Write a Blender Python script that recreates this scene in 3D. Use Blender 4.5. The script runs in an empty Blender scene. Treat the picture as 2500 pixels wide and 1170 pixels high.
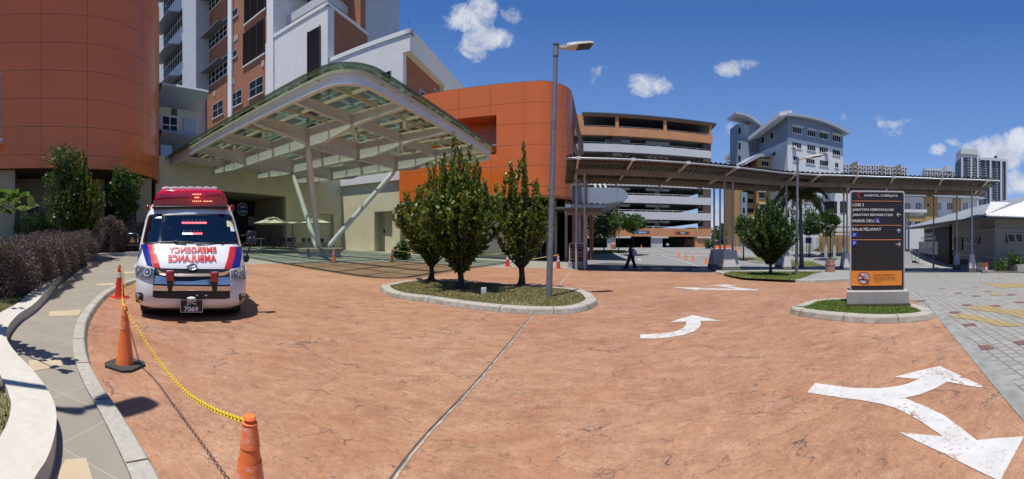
import bpy, bmesh, math, random
import numpy as np
from mathutils import Vector, Matrix
R = math.radians
S = bpy.context.scene
COL = S.collection
rnd = random.Random(7)
# ---------------------------------------------------------------- survey helpers: the photo is a cylindrical panorama
F, HZ, CZ = 900.0, 590.0, 1.5          # pixels per radian, horizon row, eye height
def th(px): return (px-1250.0)/F
def sst(x, a, b):
    t = min(1.0, max(0.0, (x-a)/(b-a))); return t*t*(3-2*t)
def terr(x, y):
    d = math.hypot(x, y)
    k = .045 if x < 0 else .03
    return -k*x*sst(d, 8, 20)*(1-sst(d, 34, 58)) + .35*sst(d, 36, 60)
def at(px, py, d):
    t = th(px); return Vector((d*math.sin(t), d*math.cos(t), CZ+d*(HZ-py)/F))
def G(px, py, dz=0.0):
    d = 20.0
    t = th(px)
    for _ in range(40):
        z = terr(d*math.sin(t), d*math.cos(t))+dz
        d = .5*d+.5*(CZ-z)*F/max(py-HZ, 1.0)
    return Vector((d*math.sin(t), d*math.cos(t), terr(d*math.sin(t), d*math.cos(t))+dz))
def GD(px, d, dz=0.0):
    t = th(px); x, y = d*math.sin(t), d*math.cos(t)
    return Vector((x, y, terr(x, y)+dz))
def cr(pts, n=6, closed=False):
    """Catmull-Rom through the points."""
    P = [Vector(p) for p in pts]; out = []; N = len(P)
    for i in range(N if closed else N-1):
        p0 = P[(i-1) % N] if closed or i > 0 else P[0]
        p1 = P[i]; p2 = P[(i+1) % N]
        p3 = P[(i+2) % N] if closed or i+2 < N else P[-1]
        for k in range(n):
            t = k/n
            out.append(.5*((2*p1)+(p2-p0)*t+(2*p0-5*p1+4*p2-p3)*t*t+(3*p1-p0-3*p2+p3)*t**3))
    if not closed: out.append(P[-1].copy())
    return out
# ---------------------------------------------------------------- objects
def tag(o, label=None, cat=None, group=None, kind=None):
    if label: o['label'] = label
    if cat: o['category'] = cat
    if group: o['group'] = group
    if kind: o['kind'] = kind
    return o
def root(name, loc, label, cat, group=None, rz=0.0):
    o = bpy.data.objects.new(name, None); COL.objects.link(o)
    o.location = Vector(loc); o.rotation_euler = (0, 0, rz); o.empty_display_size = .2
    return tag(o, label, cat, group)
def copy_tree(o, parent=None):
    c = o.copy(); COL.objects.link(c)
    if parent: c.parent = parent
    for ch in list(o.children): copy_tree(ch, c)
    return c
class MB:
    def __init__(s): s.v = []; s.f = []; s.m = []; s.cm = 0
    def add(s, vs, fs):
        b = len(s.v); s.v += [tuple(v) for v in vs]
        for f in fs: s.f.append([b+i for i in f]); s.m.append(s.cm)
        return s
    def poly(s, pts): return s.add(pts, [list(range(len(pts)))])
    def extr(s, pts, vec):
        n = len(pts); v = Vector(vec)
        a = [Vector(p) for p in pts]; b = [p+v for p in a]
        return s.add(a+b, [list(range(n)), list(range(2*n-1, n-1, -1))]+[[i, i+n, (i+1) % n+n, (i+1) % n] for i in range(n)])
    def obox(s, o, a, b, c):
        o, a, b, c = Vector(o), Vector(a), Vector(b), Vector(c)
        return s.extr([o, o+a, o+a+b, o+b], c)
    def box(s, x0, x1, y0, y1, z0, z1): return s.obox((x0, y0, z0), (x1-x0, 0, 0), (0, y1-y0, 0), (0, 0, z1-z0))
    def prism(s, pts2, z0, z1): return s.extr([(p[0], p[1], z0) for p in pts2], (0, 0, z1-z0))
    def tube(s, p, q, r, r2=None, n=8, cap=True):
        p, q = Vector(p), Vector(q); r2 = r if r2 is None else r2
        d = (q-p).normalized(); u = d.cross(Vector((0, 0, 1)) if abs(d.z) < .9 else Vector((1, 0, 0))).normalized(); w = d.cross(u)
        A = [p+(u*math.cos(2*math.pi*i/n)+w*math.sin(2*math.pi*i/n))*r for i in range(n)]
        B = [q+(u*math.cos(2*math.pi*i/n)+w*math.sin(2*math.pi*i/n))*r2 for i in range(n)]
        fs = [[i, (i+1) % n, (i+1) % n+n, i+n] for i in range(n)]
        if cap: fs += [list(range(n-1, -1, -1)), list(range(n, 2*n))]
        return s.add(A+B, fs)
    def path(s, pts, r, n=6, closed=False):
        P = [Vector(p) for p in pts]; N = len(P); rr = r if hasattr(r, '__len__') else [r]*N
        vs = []; u = None
        for i in range(N):
            if closed: t = P[(i+1) % N]-P[i-1]
            else: t = P[min(i+1, N-1)]-P[max(i-1, 0)]
            t.normalize()
            if u is None: u = t.cross(Vector((0, 0, 1)) if abs(t.z) < .9 else Vector((1, 0, 0)))
            u = (u-t*u.dot(t)).normalized(); w = t.cross(u)
            vs += [P[i]+(u*math.cos(2*math.pi*k/n)+w*math.sin(2*math.pi*k/n))*rr[i] for k in range(n)]
        fs = []
        for i in range(N if closed else N-1):
            j = (i+1) % N
            fs += [[i*n+k, i*n+(k+1) % n, j*n+(k+1) % n, j*n+k] for k in range(n)]
        if not closed: fs += [list(range(n-1, -1, -1)), list(range((N-1)*n, N*n))]
        return s.add(vs, fs)
    def lathe(s, prof, c=(0, 0, 0), n=16, ax=None):
        vs = []; c = Vector(c)
        for r, z in prof:
            for k in range(n):
                a = 2*math.pi*k/n; vs.append(c+Vector((r*math.cos(a), r*math.sin(a), z)))
        fs = []
        for i in range(len(prof)-1):
            fs += [[i*n+k, i*n+(k+1) % n, (i+1)*n+(k+1) % n, (i+1)*n+k] for k in range(n)]
        fs += [list(range(n-1, -1, -1)), list(range((len(prof)-1)*n, len(prof)*n))]
        return s.add(vs, fs)
    def ell(s, c, r, n=12, m=8):
        pr = [(max(1e-4, math.cos(-math.pi/2+math.pi*i/m)), math.sin(-math.pi/2+math.pi*i/m)) for i in range(m+1)]
        b = len(s.v); s.lathe(pr, (0, 0, 0), n)
        s.v[b:] = [(c[0]+v[0]*r[0], c[1]+v[1]*r[1], c[2]+v[2]*r[2]) for v in s.v[b:]]
        return s
    def xf(s, M, start=0):
        s.v[start:] = [tuple(M @ Vector(v)) for v in s.v[start:]]; return s
    def build(s, name, mat, parent=None, smooth=False, bevel=0, local=False, weld=False):
        me = bpy.data.meshes.new(name)
        vs = s.v
        if parent is not None and not local:
            inv = parent.matrix_basis.inverted() if parent.parent is None else (parent.parent.matrix_basis @ parent.matrix_basis).inverted()
            vs = [tuple(inv @ Vector(v)) for v in vs]
        me.from_pydata(vs, [], s.f)
        for m in (mat if isinstance(mat, (list, tuple)) else [mat]): me.materials.append(m)
        if isinstance(mat, (list, tuple)): me.polygons.foreach_set('material_index', s.m)
        bm = bmesh.new(); bm.from_mesh(me)
        if weld: bmesh.ops.remove_doubles(bm, verts=bm.verts, dist=1e-4)
        bmesh.ops.recalc_face_normals(bm, faces=bm.faces); bm.to_mesh(me); bm.free()
        if smooth: me.shade_smooth() if smooth is True else me.shade_auto(smooth) if hasattr(me, 'shade_auto') else me.shade_smooth()
        o = bpy.data.objects.new(name, me); COL.objects.link(o)
        if parent is not None: o.parent = parent
        if bevel:
            b = o.modifiers.new('bevel', 'BEVEL'); b.width = bevel; b.segments = 2; b.limit_method = 'ANGLE'; b.harden_normals = False
        return o
def autosmooth(o, ang=35):
    me = o.data; me.polygons.foreach_set('use_smooth', [True]*len(me.polygons))
    bm = bmesh.new(); bm.from_mesh(me)
    for e in bm.edges:
        e.smooth = not (len(e.link_faces) == 2 and e.calc_face_angle(0) > R(ang))
    bm.to_mesh(me); bm.free(); return o
def cyl_mat(o): return o
def drape(name, pts, dz, mat, parent=None, step=1.0, zf=None, kind=None):
    bm = bmesh.new()
    f = bm.faces.new([bm.verts.new((p[0], p[1], 0)) for p in pts])
    bmesh.ops.triangulate(bm, faces=[f])
    xs = [p[0] for p in pts]; ys = [p[1] for p in pts]
    for ax, lo, hi in ((0, min(xs), max(xs)), (1, min(ys), max(ys))):
        k = math.ceil(lo/step)*step
        while k < hi:
            co = Vector((0, 0, 0)); co[ax] = k; no = Vector((0, 0, 0)); no[ax] = 1
            bmesh.ops.bisect_plane(bm, geom=bm.verts[:]+bm.edges[:]+bm.faces[:], plane_co=co, plane_no=no)
            k += step
    for v in bm.verts: v.co.z = (terr(v.co.x, v.co.y) if zf is None else zf(v.co.x, v.co.y))+dz
    bmesh.ops.recalc_face_normals(bm, faces=bm.faces)
    if sum(f.normal.z for f in bm.faces) < 0: bmesh.ops.reverse_faces(bm, faces=bm.faces)
    me = bpy.data.meshes.new(name); bm.to_mesh(me); bm.free(); me.materials.append(mat)
    o = bpy.data.objects.new(name, me); COL.objects.link(o)
    if parent: o.parent = parent
    if kind: o['kind'] = kind
    return o
def text_mesh(txt, size=1.0, extrude=0.0, align='LEFT', sx=1.0, bold=0.0):
    """Vertices/faces of a line of writing in its own XY plane."""
    cu = bpy.data.curves.new('lettering', 'FONT'); cu.body = txt; cu.size = size; cu.align_x = align; cu.extrude = extrude; cu.resolution_u = 3
    cu.offset = bold
    o = bpy.data.objects.new('lettering', cu); COL.objects.link(o)
    dg = bpy.context.evaluated_depsgraph_get(); dg.update()
    me = bpy.data.meshes.new_from_object(o.evaluated_get(dg))
    vs = [Vector((v.co.x*sx, v.co.y, v.co.z)) for v in me.vertices]; fs = [list(p.vertices) for p in me.polygons]
    bpy.data.objects.remove(o); bpy.data.curves.remove(cu); bpy.data.meshes.remove(me)
    return vs, fs
class Pl:
    """A vertical wall plane: normal heading t0 (radians right of straight ahead), distance D."""
    def __init__(s, t0, D):
        s.t0 = t0; s.D = D
        s.n = Vector((math.sin(t0), math.cos(t0), 0)); s.t = Vector((math.cos(t0), -math.sin(t0), 0))
    def d(s, px, out=0): return (s.D-out)/math.cos(th(px)-s.t0)
    def s_(s, px, out=0): return (s.D-out)*math.tan(th(px)-s.t0)
    def z(s, px, py, out=0): return CZ+(HZ-py)/F*s.d(px, out)
    def P(s, sv, z, out=0): return s.n*(s.D-out)+s.t*sv+Vector((0, 0, z))
    def box(s, mb, s0, s1, z0, z1, o0, o1):
        """o0..o1: how far the box stands out towards the camera from the plane"""
        return mb.obox(s.P(s0, z0, o0), s.t*(s1-s0), Vector((0, 0, z1-z0)), -s.n*(o1-o0))
    def pbox(s, mb, px0, px1, z0, z1, o0, o1): return s.box(mb, s.s_(px0), s.s_(px1), z0, z1, o0, o1)
# ---------------------------------------------------------------- materials
def nmat(name):
    m = bpy.data.materials.new(name); m.use_nodes = True
    nt = m.node_tree; b = nt.nodes['Principled BSDF']; return m, nt, b
def nn(nt, t, **k):
    n = nt.nodes.new(t)
    for a, v in k.items():
        if a == 'inp':
            for i, x in v.items(): n.inputs[i].default_value = x
        else: setattr(n, a, v)
    return n
def c4(c): return (c[0], c[1], c[2], 1)
def ramp(nt, fac, stops, interp='LINEAR'):
    r = nn(nt, 'ShaderNodeValToRGB'); r.color_ramp.interpolation = interp
    e = r.color_ramp.elements
    while len(e) > 1: e.remove(e[0])
    e[0].position = stops[0][0]; e[0].color = c4(stops[0][1]) if hasattr(stops[0][1], '__len__') else (stops[0][1],)*3+(1,)
    for p, c in stops[1:]:
        x = e.new(p); x.color = c4(c) if hasattr(c, '__len__') else (c, c, c, 1)
    nt.links.new(fac, r.inputs[0]); return r.outputs[0]
def noise(nt, vec, scale, detail=4, rough=.55, dist=0):
    n = nn(nt, 'ShaderNodeTexNoise', inp={'Scale': scale, 'Detail': detail, 'Roughness': rough, 'Distortion': dist})
    nt.links.new(vec, n.inputs['Vector']); return n.outputs['Fac']
def mixc(nt, f, a, b, mode='MIX'):
    m = nn(nt, 'ShaderNodeMix', data_type='RGBA', blend_type=mode)
    for s_, v in ((0, f), (6, a), (7, b)):
        if hasattr(v, 'is_output'): nt.links.new(v, m.inputs[s_])
        else: m.inputs[s_].default_value = (c4(v) if s_ else v)
    return m.outputs[2]
def math_(nt, op, a, b=None, c=None):
    m = nn(nt, 'ShaderNodeMath', operation=op)
    for i, v in enumerate((a, b, c)):
        if v is None: continue
        if hasattr(v, 'is_output'): nt.links.new(v, m.inputs[i])
        else: m.inputs[i].default_value = v
    return m.outputs[0]
def geo(nt): return nn(nt, 'ShaderNodeNewGeometry').outputs['Position']
def bump(nt, b, h, strength=.3, dist=.01):
    n = nn(nt, 'ShaderNodeBump', inp={'Strength': strength, 'Distance': dist}); nt.links.new(h, n.inputs['Height']); nt.links.new(n.outputs[0], b.inputs['Normal'])
def simple(name, col, rough=.6, metal=0.0, var=.12, scale=2.0, bmp=0, bscale=60, coat=0, spec=.5, streak=0):
    m, nt, b = nmat(name)
    b.inputs['Roughness'].default_value = rough; b.inputs['Metallic'].default_value = metal
    b.inputs['Coat Weight'].default_value = coat; b.inputs['Coat Roughness'].default_value = .05; b.inputs['Specular IOR Level'].default_value = spec
    p = geo(nt)
    if var:
        f = noise(nt, p, scale, 5, .6)
        d = [max(0, c*(1-var)) for c in col]; l = [min(1, c*(1+var*.6)) for c in col]
        out = ramp(nt, f, [(.3, d), (.7, l)])
        if streak:
            mp = nn(nt, 'ShaderNodeMapping'); mp.inputs['Scale'].default_value = (3, 3, .22); nt.links.new(p, mp.inputs[0])
            g = noise(nt, mp.outputs[0], 2.5, 5, .65)
            out = mixc(nt, math_(nt, 'MULTIPLY', ramp(nt, g, [(.5, 0.0), (.75, 1.0)]), streak), out, [c*.45 for c in col])
        nt.links.new(out, b.inputs['Base Color'])
    else: b.inputs['Base Color'].default_value = c4(col)
    if bmp: bump(nt, b, noise(nt, p, bscale, 4, .6), bmp, .01)
    return m
def emis(name, col, strength):
    m, nt, b = nmat(name); b.inputs['Base Color'].default_value = c4(col)
    b.inputs['Emission Color'].default_value = c4(col); b.inputs['Emission Strength'].default_value = strength; return m
def tinted_glass(name, tint, refl=.12, rough=.02, film=(.5, .5, .5), filmfac=0.0):
    """thin sheet: lets the sun through with a tint and mirrors the surroundings"""
    m, nt, b = nmat(name); nt.nodes.remove(b)
    out = nt.nodes['Material Output']
    tr = nn(nt, 'ShaderNodeBsdfTransparent'); tr.inputs[0].default_value = c4(tint)
    gl = nn(nt, 'ShaderNodeBsdfGlossy'); gl.inputs['Roughness'].default_value = rough; gl.inputs[0].default_value = (.9, .95, .95, 1)
    fr = nn(nt, 'ShaderNodeFresnel', inp={'IOR': 1.5})
    fac = math_(nt, 'MINIMUM', math_(nt, 'ADD', math_(nt, 'MULTIPLY', fr.outputs[0], .9), refl), 1.0)
    mx = nn(nt, 'ShaderNodeMixShader'); nt.links.new(fac, mx.inputs[0]); nt.links.new(tr.outputs[0], mx.inputs[1]); nt.links.new(gl.outputs[0], mx.inputs[2])
    if filmfac:
        df = nn(nt, 'ShaderNodeBsdfDiffuse'); df.inputs[0].default_value = c4(film)
        m2 = nn(nt, 'ShaderNodeMixShader'); m2.inputs[0].default_value = filmfac
        nt.links.new(mx.outputs[0], m2.inputs[1]); nt.links.new(df.outputs[0], m2.inputs[2]); mx = m2
    nt.links.new(mx.outputs[0], out.inputs[0]); return m
def leafm(name, cols, rough=.4, trans=.25, spec=.4):
    m, nt, b = nmat(name)
    g = nn(nt, 'ShaderNodeNewGeometry')
    c = ramp(nt, g.outputs['Random Per Island'], [(i/(len(cols)-1), x) for i, x in enumerate(cols)])
    nt.links.new(c, b.inputs['Base Color']); b.inputs['Roughness'].default_value = rough; b.inputs['Specular IOR Level'].default_value = spec
    tl = nn(nt, 'ShaderNodeBsdfTranslucent'); nt.links.new(mixc(nt, 1.0, c, (1.0, 1.0, .55), 'MULTIPLY'), tl.inputs[0])
    mx = nn(nt, 'ShaderNodeMixShader'); mx.inputs[0].default_value = trans
    nt.links.new(b.outputs[0], mx.inputs[1]); nt.links.new(tl.outputs[0], mx.inputs[2]); nt.links.new(mx.outputs[0], nt.nodes['Material Output'].inputs[0])
    return m
def panel_mat(name, col, sx, sz, z0, t0, rough=.35, line=(.05, .03, .02), w=.012, polar=None, coat=.3, s0=0.0):
    """cladding with thin dark seams: seams along height every sz, along the wall every sx"""
    m, nt, b = nmat(name); p = geo(nt)
    sp = nn(nt, 'ShaderNodeSeparateXYZ'); nt.links.new(p, sp.inputs[0])
    s = math_(nt, 'ADD', math_(nt, 'MULTIPLY', sp.outputs[0], math.cos(t0)), math_(nt, 'MULTIPLY', sp.outputs[1], -math.sin(t0)))
    def seam(v, per, off):
        a = math_(nt, 'FRACT', math_(nt, 'DIVIDE', math_(nt, 'SUBTRACT', v, off), per))
        a = math_(nt, 'ABSOLUTE', math_(nt, 'SUBTRACT', a, .5))
        return math_(nt, 'GREATER_THAN', a, .5-w/per)
    f = seam(sp.outputs[2], sz, z0)
    if sx: f = math_(nt, 'MAXIMUM', f, seam(s, sx, s0))
    base = ramp(nt, noise(nt, p, .35, 3, .5), [(.3, [c*.93 for c in col]), (.7, [min(1, c*1.05) for c in col])])
    nt.links.new(mixc(nt, f, base, line), b.inputs['Base Color'])
    b.inputs['Roughness'].default_value = rough; b.inputs['Coat Weight'].default_value = coat; b.inputs['Coat Roughness'].default_value = .15
    bump(nt, b, math_(nt, 'ADD', math_(nt, 'MULTIPLY', f, -1.0), math_(nt, 'MULTIPLY', noise(nt, p, 1.2, 2), .6)), .15, .02)
    return m
M = {}
def ground_mats():
    # stamped terracotta concrete
    m, nt, b = nmat('stamped_concrete'); p = geo(nt)
    mp = nn(nt, 'ShaderNodeMapping'); mp.inputs['Rotation'].default_value = (0, 0, .35); mp.inputs['Scale'].default_value = (1.0, 1.5, 1); nt.links.new(p, mp.inputs[0])
    q = mp.outputs[0]
    a = noise(nt, q, .45, 6, .6, .4); c = noise(nt, q, 3.2, 8, .7, .6); d = noise(nt, p, 55, 4, .7)
    col = ramp(nt, a, [(.3, (.27, .105, .045)), (.47, (.335, .160, .082)), (.62, (.385, .212, .125)), (.78, (.37, .235, .16))])
    col2 = ramp(nt, c, [(.28, (.16, .072, .04)), (.5, (.335, .167, .09)), (.72, (.50, .31, .2))])
    col = mixc(nt, .48, col, col2)
    e_ = noise(nt, q, 16, 5, .75); col = mixc(nt, 1.0, col, ramp(nt, e_, [(.32, (.82, .80, .78)), (.5, (1.0, 1.0, 1.0)), (.7, (1.1, 1.12, 1.14))]), 'MULTIPLY')
    col = mixc(nt, math_(nt, 'MULTIPLY', ramp(nt, d, [(.35, 1.0), (.55, 0.0)]), .35), col, (.18, .09, .06))
    # pale worn film
    col = mixc(nt, math_(nt, 'MULTIPLY', ramp(nt, noise(nt, q, 1.3, 8, .75), [(.56, 0.0), (.8, 1.0)]), .4), col, (.46, .33, .27))
    # dark pits
    sp = noise(nt, q, 9, 6, .8, .8); pits = ramp(nt, sp, [(.60, 0.0), (.66, 1.0)])
    pm = ramp(nt, noise(nt, q, .9, 4, .6), [(.35, .15), (.62, 1.0)])
    sp2 = noise(nt, q, 30, 4, .75, .5); pits2 = math_(nt, 'MULTIPLY', ramp(nt, sp2, [(.59, 0.0), (.64, 1.0)]), ramp(nt, noise(nt, q, 1.4, 3), [(.4, 0.1), (.6, .9)]))
    pits = math_(nt, 'MAXIMUM', math_(nt, 'MULTIPLY', pits, pm), pits2)
    # wandering cracks
    wq = nn(nt, 'ShaderNodeVectorMath', operation='ADD'); nz = nn(nt, 'ShaderNodeTexNoise', inp={'Scale': 1.6, 'Detail': 6, 'Roughness': .65}); nt.links.new(q, nz.inputs['Vector'])
    sc = nn(nt, 'ShaderNodeVectorMath', operation='SCALE'); sc.inputs[3].default_value = .9; nt.links.new(nz.outputs['Color'], sc.inputs[0]); nt.links.new(q, wq.inputs[0]); nt.links.new(sc.outputs[0], wq.inputs[1])
    def crack(scale, wd, lo, hi, ms):
        v = nn(nt, 'ShaderNodeTexVoronoi', feature='DISTANCE_TO_EDGE', inp={'Scale': scale}); nt.links.new(wq.outputs[0], v.inputs['Vector'])
        k = ramp(nt, v.outputs['Distance'], [(0, 1.0), (wd*.5, .9), (wd, 0.0)])
        g = ramp(nt, noise(nt, q, ms, 3, .6), [(lo, 0.0), (hi, 1.0)])
        return math_(nt, 'MULTIPLY', k, g)
    ck = math_(nt, 'MAXIMUM', crack(.62, .007, .50, .56, 1.3), math_(nt, 'MULTIPLY', crack(1.9, .014, .52, .58, 2.4), .7))
    ck = math_(nt, 'MAXIMUM', ck, math_(nt, 'MULTIPLY', crack(8.5, .05, .45, .6, 1.3), .3))
    dark = math_(nt, 'MAXIMUM', math_(nt, 'MULTIPLY', pits, .6), ck)
    col = mixc(nt, dark, col, (.075, .05, .042))
    col = mixc(nt, 1.0, col, (1.04, 1.10, 1.18), 'MULTIPLY')
    zone = ramp(nt, noise(nt, p, .13, 3, .5), [(.38, (1.04, 1.05, .98)), (.62, (.97, .9, .86))]); col = mixc(nt, 1.0, col, zone, 'MULTIPLY')
    nt.links.new(col, b.inputs['Base Color']); b.inputs['Roughness'].default_value = .62
    h = math_(nt, 'SUBTRACT', math_(nt, 'ADD', math_(nt, 'MULTIPLY', c, .7), math_(nt, 'MULTIPLY', d, .2)), math_(nt, 'MULTIPLY', dark, 1.1))
    bump(nt, b, h, .5, .012); M['terra'] = m
    # grey paving blocks
    def pavers(name, c1, c2, mort=(.07, .075, .06)):
        m, nt, b = nmat(name); p = geo(nt)
        mp = nn(nt, 'ShaderNodeMapping'); mp.inputs['Rotation'].default_value = (0, 0, R(-38)); nt.links.new(p, mp.inputs[0])
        br = nn(nt, 'ShaderNodeTexBrick', inp={'Scale': 1.0, 'Mortar Size': .007, 'Mortar Smooth': .2, 'Bias': 0.0, 'Brick Width': .17, 'Row Height': .17})
        br.inputs['Color1'].default_value = c4(c1); br.inputs['Color2'].default_value = c4(c2); br.inputs['Mortar'].default_value = c4(mort)
        nt.links.new(mp.outputs[0], br.inputs['Vector'])
        col = mixc(nt, .35, br.outputs['Color'], ramp(nt, noise(nt, p, 1.6, 6, .65), [(.3, [x*.7 for x in c1]), (.7, c2)]))
        nt.links.new(mixc(nt, br.outputs['Fac'], col, mort), b.inputs['Base Color']); b.inputs['Roughness'].default_value = .8
        bump(nt, b, math_(nt, 'SUBTRACT', math_(nt, 'MULTIPLY', noise(nt, p, 60), .2), br.outputs['Fac']), .6, .01)
        return m
    M['paver'] = pavers('grey_paving_blocks', (.235, .232, .205), (.31, .305, .275))
    M['paver_y'] = pavers('yellow_paving_blocks', (.31, .225, .085), (.36, .265, .115))
    M['paver_r'] = simple('red_paving_block', (.16, .075, .065), .8, var=.2, scale=8)
    # footpath tiles
    m, nt, b = nmat('footpath_tiles'); p = geo(nt)
    mp = nn(nt, 'ShaderNodeMapping'); mp.inputs['Rotation'].default_value = (0, 0, R(-22)); mp.inputs['Location'].default_value = (.1, .12, 0); nt.links.new(p, mp.inputs[0])
    br = nn(nt, 'ShaderNodeTexBrick', offset=0.0, inp={'Scale': 1.0, 'Mortar Size': .004, 'Mortar Smooth': .1, 'Brick Width': .6, 'Row Height': .6})
    br.inputs['Color1'].default_value = c4((.245, .222, .182)); br.inputs['Color2'].default_value = c4((.275, .25, .205)); br.inputs['Mortar'].default_value = c4((.42, .385, .32))
    nt.links.new(mp.outputs[0], br.inputs['Vector'])
    col = mixc(nt, .3, br.outputs['Color'], ramp(nt, noise(nt, p, 2.5, 6, .6), [(.3, (.19, .172, .14)), (.7, (.32, .29, .24))]))
    nt.links.new(col, b.inputs['Base Color']); b.inputs['Roughness'].default_value = .55; bump(nt, b, noise(nt, p, 90), .1, .003); M['tile'] = m
    M['tile_b'] = simple('beige_tile', (.46, .375, .25), .55, var=.1, scale=3)
    # asphalt
    m, nt, b = nmat('worn_asphalt'); p = geo(nt)
    c = mixc(nt, .5, ramp(nt, noise(nt, p, .3, 6, .6), [(.3, (.15, .152, .152)), (.7, (.235, .237, .235))]), ramp(nt, noise(nt, p, 40, 4, .7), [(.3, (.12, .12, .12)), (.7, (.28, .28, .275))]))
    nt.links.new(c, b.inputs['Base Color']); b.inputs['Roughness'].default_value = .85; bump(nt, b, noise(nt, p, 80), .4, .01); M['asph'] = m
    m, nt, b = nmat('shadowed_asphalt'); p = geo(nt)
    c = ramp(nt, noise(nt, p, 25, 5, .7), [(.3, (.045, .046, .05)), (.7, (.085, .086, .09))]); nt.links.new(c, b.inputs['Base Color']); b.inputs['Roughness'].default_value = .85; M['asph_sh'] = m
    # kerb concrete
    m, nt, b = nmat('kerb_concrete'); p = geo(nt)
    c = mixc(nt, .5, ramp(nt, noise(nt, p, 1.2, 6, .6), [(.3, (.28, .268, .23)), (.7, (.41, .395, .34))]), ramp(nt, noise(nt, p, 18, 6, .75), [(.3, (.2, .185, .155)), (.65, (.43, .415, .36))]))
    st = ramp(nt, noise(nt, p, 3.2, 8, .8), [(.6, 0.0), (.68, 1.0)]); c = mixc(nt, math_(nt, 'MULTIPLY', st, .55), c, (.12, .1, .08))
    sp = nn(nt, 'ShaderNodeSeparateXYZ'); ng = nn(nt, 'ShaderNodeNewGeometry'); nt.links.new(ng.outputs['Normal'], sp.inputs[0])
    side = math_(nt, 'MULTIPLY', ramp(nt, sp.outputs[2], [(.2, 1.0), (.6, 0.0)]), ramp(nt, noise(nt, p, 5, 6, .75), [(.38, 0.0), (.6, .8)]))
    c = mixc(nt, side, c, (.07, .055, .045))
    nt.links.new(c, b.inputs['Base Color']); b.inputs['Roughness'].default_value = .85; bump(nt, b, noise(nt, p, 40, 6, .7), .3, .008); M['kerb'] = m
    # plaster wall of the planting bed
    m, nt, b = nmat('bed_wall_plaster'); p = geo(nt)
    c = mixc(nt, .5, ramp(nt, noise(nt, p, 1.5, 6, .65), [(.3, (.43, .41, .355)), (.7, (.54, .52, .455))]), ramp(nt, noise(nt, p, 11, 7, .75), [(.3, (.38, .355, .3)), (.65, (.55, .53, .465))]))
    st = ramp(nt, noise(nt, p, 4, 8, .8), [(.66, 0.0), (.72, 1.0)]); c = mixc(nt, math_(nt, 'MULTIPLY', st, .5), c, (.16, .14, .12))
    nt.links.new(c, b.inputs['Base Color']); b.inputs['Roughness'].default_value = .8; bump(nt, b, noise(nt, p, 30, 6, .7), .25, .008); M['bedwall'] = m
    # road paint with chips
    m, nt, b = nmat('worn_road_paint'); p = geo(nt)
    ch = math_(nt, 'MULTIPLY', ramp(nt, noise(nt, p, 26, 5, .8, .5), [(.56, 0.0), (.60, 1.0)]), ramp(nt, noise(nt, p, 1.7, 3), [(.38, .15), (.6, 1.0)]))
    big = math_(nt, 'MULTIPLY', ramp(nt, noise(nt, p, 9, 6, .8, .9), [(.53, 0.0), (.57, 1.0)]), ramp(nt, noise(nt, p, .9, 2), [(.5, 0.0), (.56, 1.0)]))
    c = mixc(nt, math_(nt, 'MAXIMUM', ch, big), ramp(nt, noise(nt, p, 4, 4), [(.3, (.47, .465, .45)), (.7, (.58, .575, .56))]), (.24, .15, .11))
    nt.links.new(c, b.inputs['Base Color']); b.inputs['Roughness'].default_value = .6; M['paint'] = m
    m, nt, b = nmat('soil'); p = geo(nt)
    c = ramp(nt, noise(nt, p, 7, 8, .75), [(.3, (.09, .075, .04)), (.5, (.2, .18, .09)), (.7, (.32, .29, .16))])
    nt.links.new(c, b.inputs['Base Color']); b.inputs['Roughness'].default_value = .95; bump(nt, b, noise(nt, p, 25, 6, .8), .8, .03); M['soil'] = m
    M['grass'] = leafm('grass_blades', [(.15, .16, .05), (.34, .28, .13), (.22, .21, .07), (.44, .36, .2), (.14, .16, .05), (.3, .25, .12)], .6, .3, .2)
    M['grass_g'] = leafm('green_grass_blades', [(.09, .17, .03), (.2, .27, .06), (.14, .22, .045), (.3, .32, .1)], .6, .3, .2)
ground_mats()
M['white'] = simple('white_render', (.68, .67, .64), .8, var=.07, scale=.8, bmp=.15, bscale=25, streak=.18)
M['whitec'] = simple('white_render_clean', (.72, .71, .68), .8, var=.05, scale=.5, streak=.1)
M['greyw'] = simple('pale_grey_render', (.46, .475, .49), .75, var=.06, scale=.5, streak=.1)
M['brown'] = simple('russet_render', (.32, .125, .062), .85, var=.14, scale=.9, bmp=.25, bscale=18, streak=.15)
M['cream'] = simple('cream_render', (.62, .60, .42), .8, var=.07, scale=.7, bmp=.1, bscale=20, streak=.1)
M['creamd'] = simple('beige_render', (.36, .31, .21), .8, var=.07, scale=.7)
M['steel'] = simple('painted_steel', (.70, .69, .65), .45, var=.08, scale=2, streak=.2)
M['steelw'] = simple('white_painted_steel', (.72, .71, .70), .4, var=.07, scale=2, streak=.1)
M['purlin'] = simple('cream_purlin', (.58, .56, .38), .5, var=.08)
M['cglass'] = tinted_glass('green_canopy_glass', (.74, .83, .775), .03)
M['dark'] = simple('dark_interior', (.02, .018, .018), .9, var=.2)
M['darkm'] = simple('dark_metal', (.05, .05, .055), .5, var=.1)
M['glassd'] = simple('dark_window_glass', (.012, .018, .02), .15, var=.2, scale=.6, spec=.15)
M['glassg'] = simple('green_window_glass', (.012, .03, .032), .12, var=.3, scale=.4, spec=.25)
M['frame'] = simple('white_window_frame', (.62, .61, .57), .5, var=.05)
M['alum'] = simple('aluminium_cladding', (.33, .37, .43), .38, .35, var=.06, scale=.5)
M['louv'] = simple('brown_louvre', (.07, .05, .045), .5, var=.1)
M['shade'] = simple('grey_sunshade', (.2, .21, .22), .5, .3, var=.1)
M['galv'] = simple('galvanised_steel', (.22, .24, .27), .45, .5, var=.25, scale=9)
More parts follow.
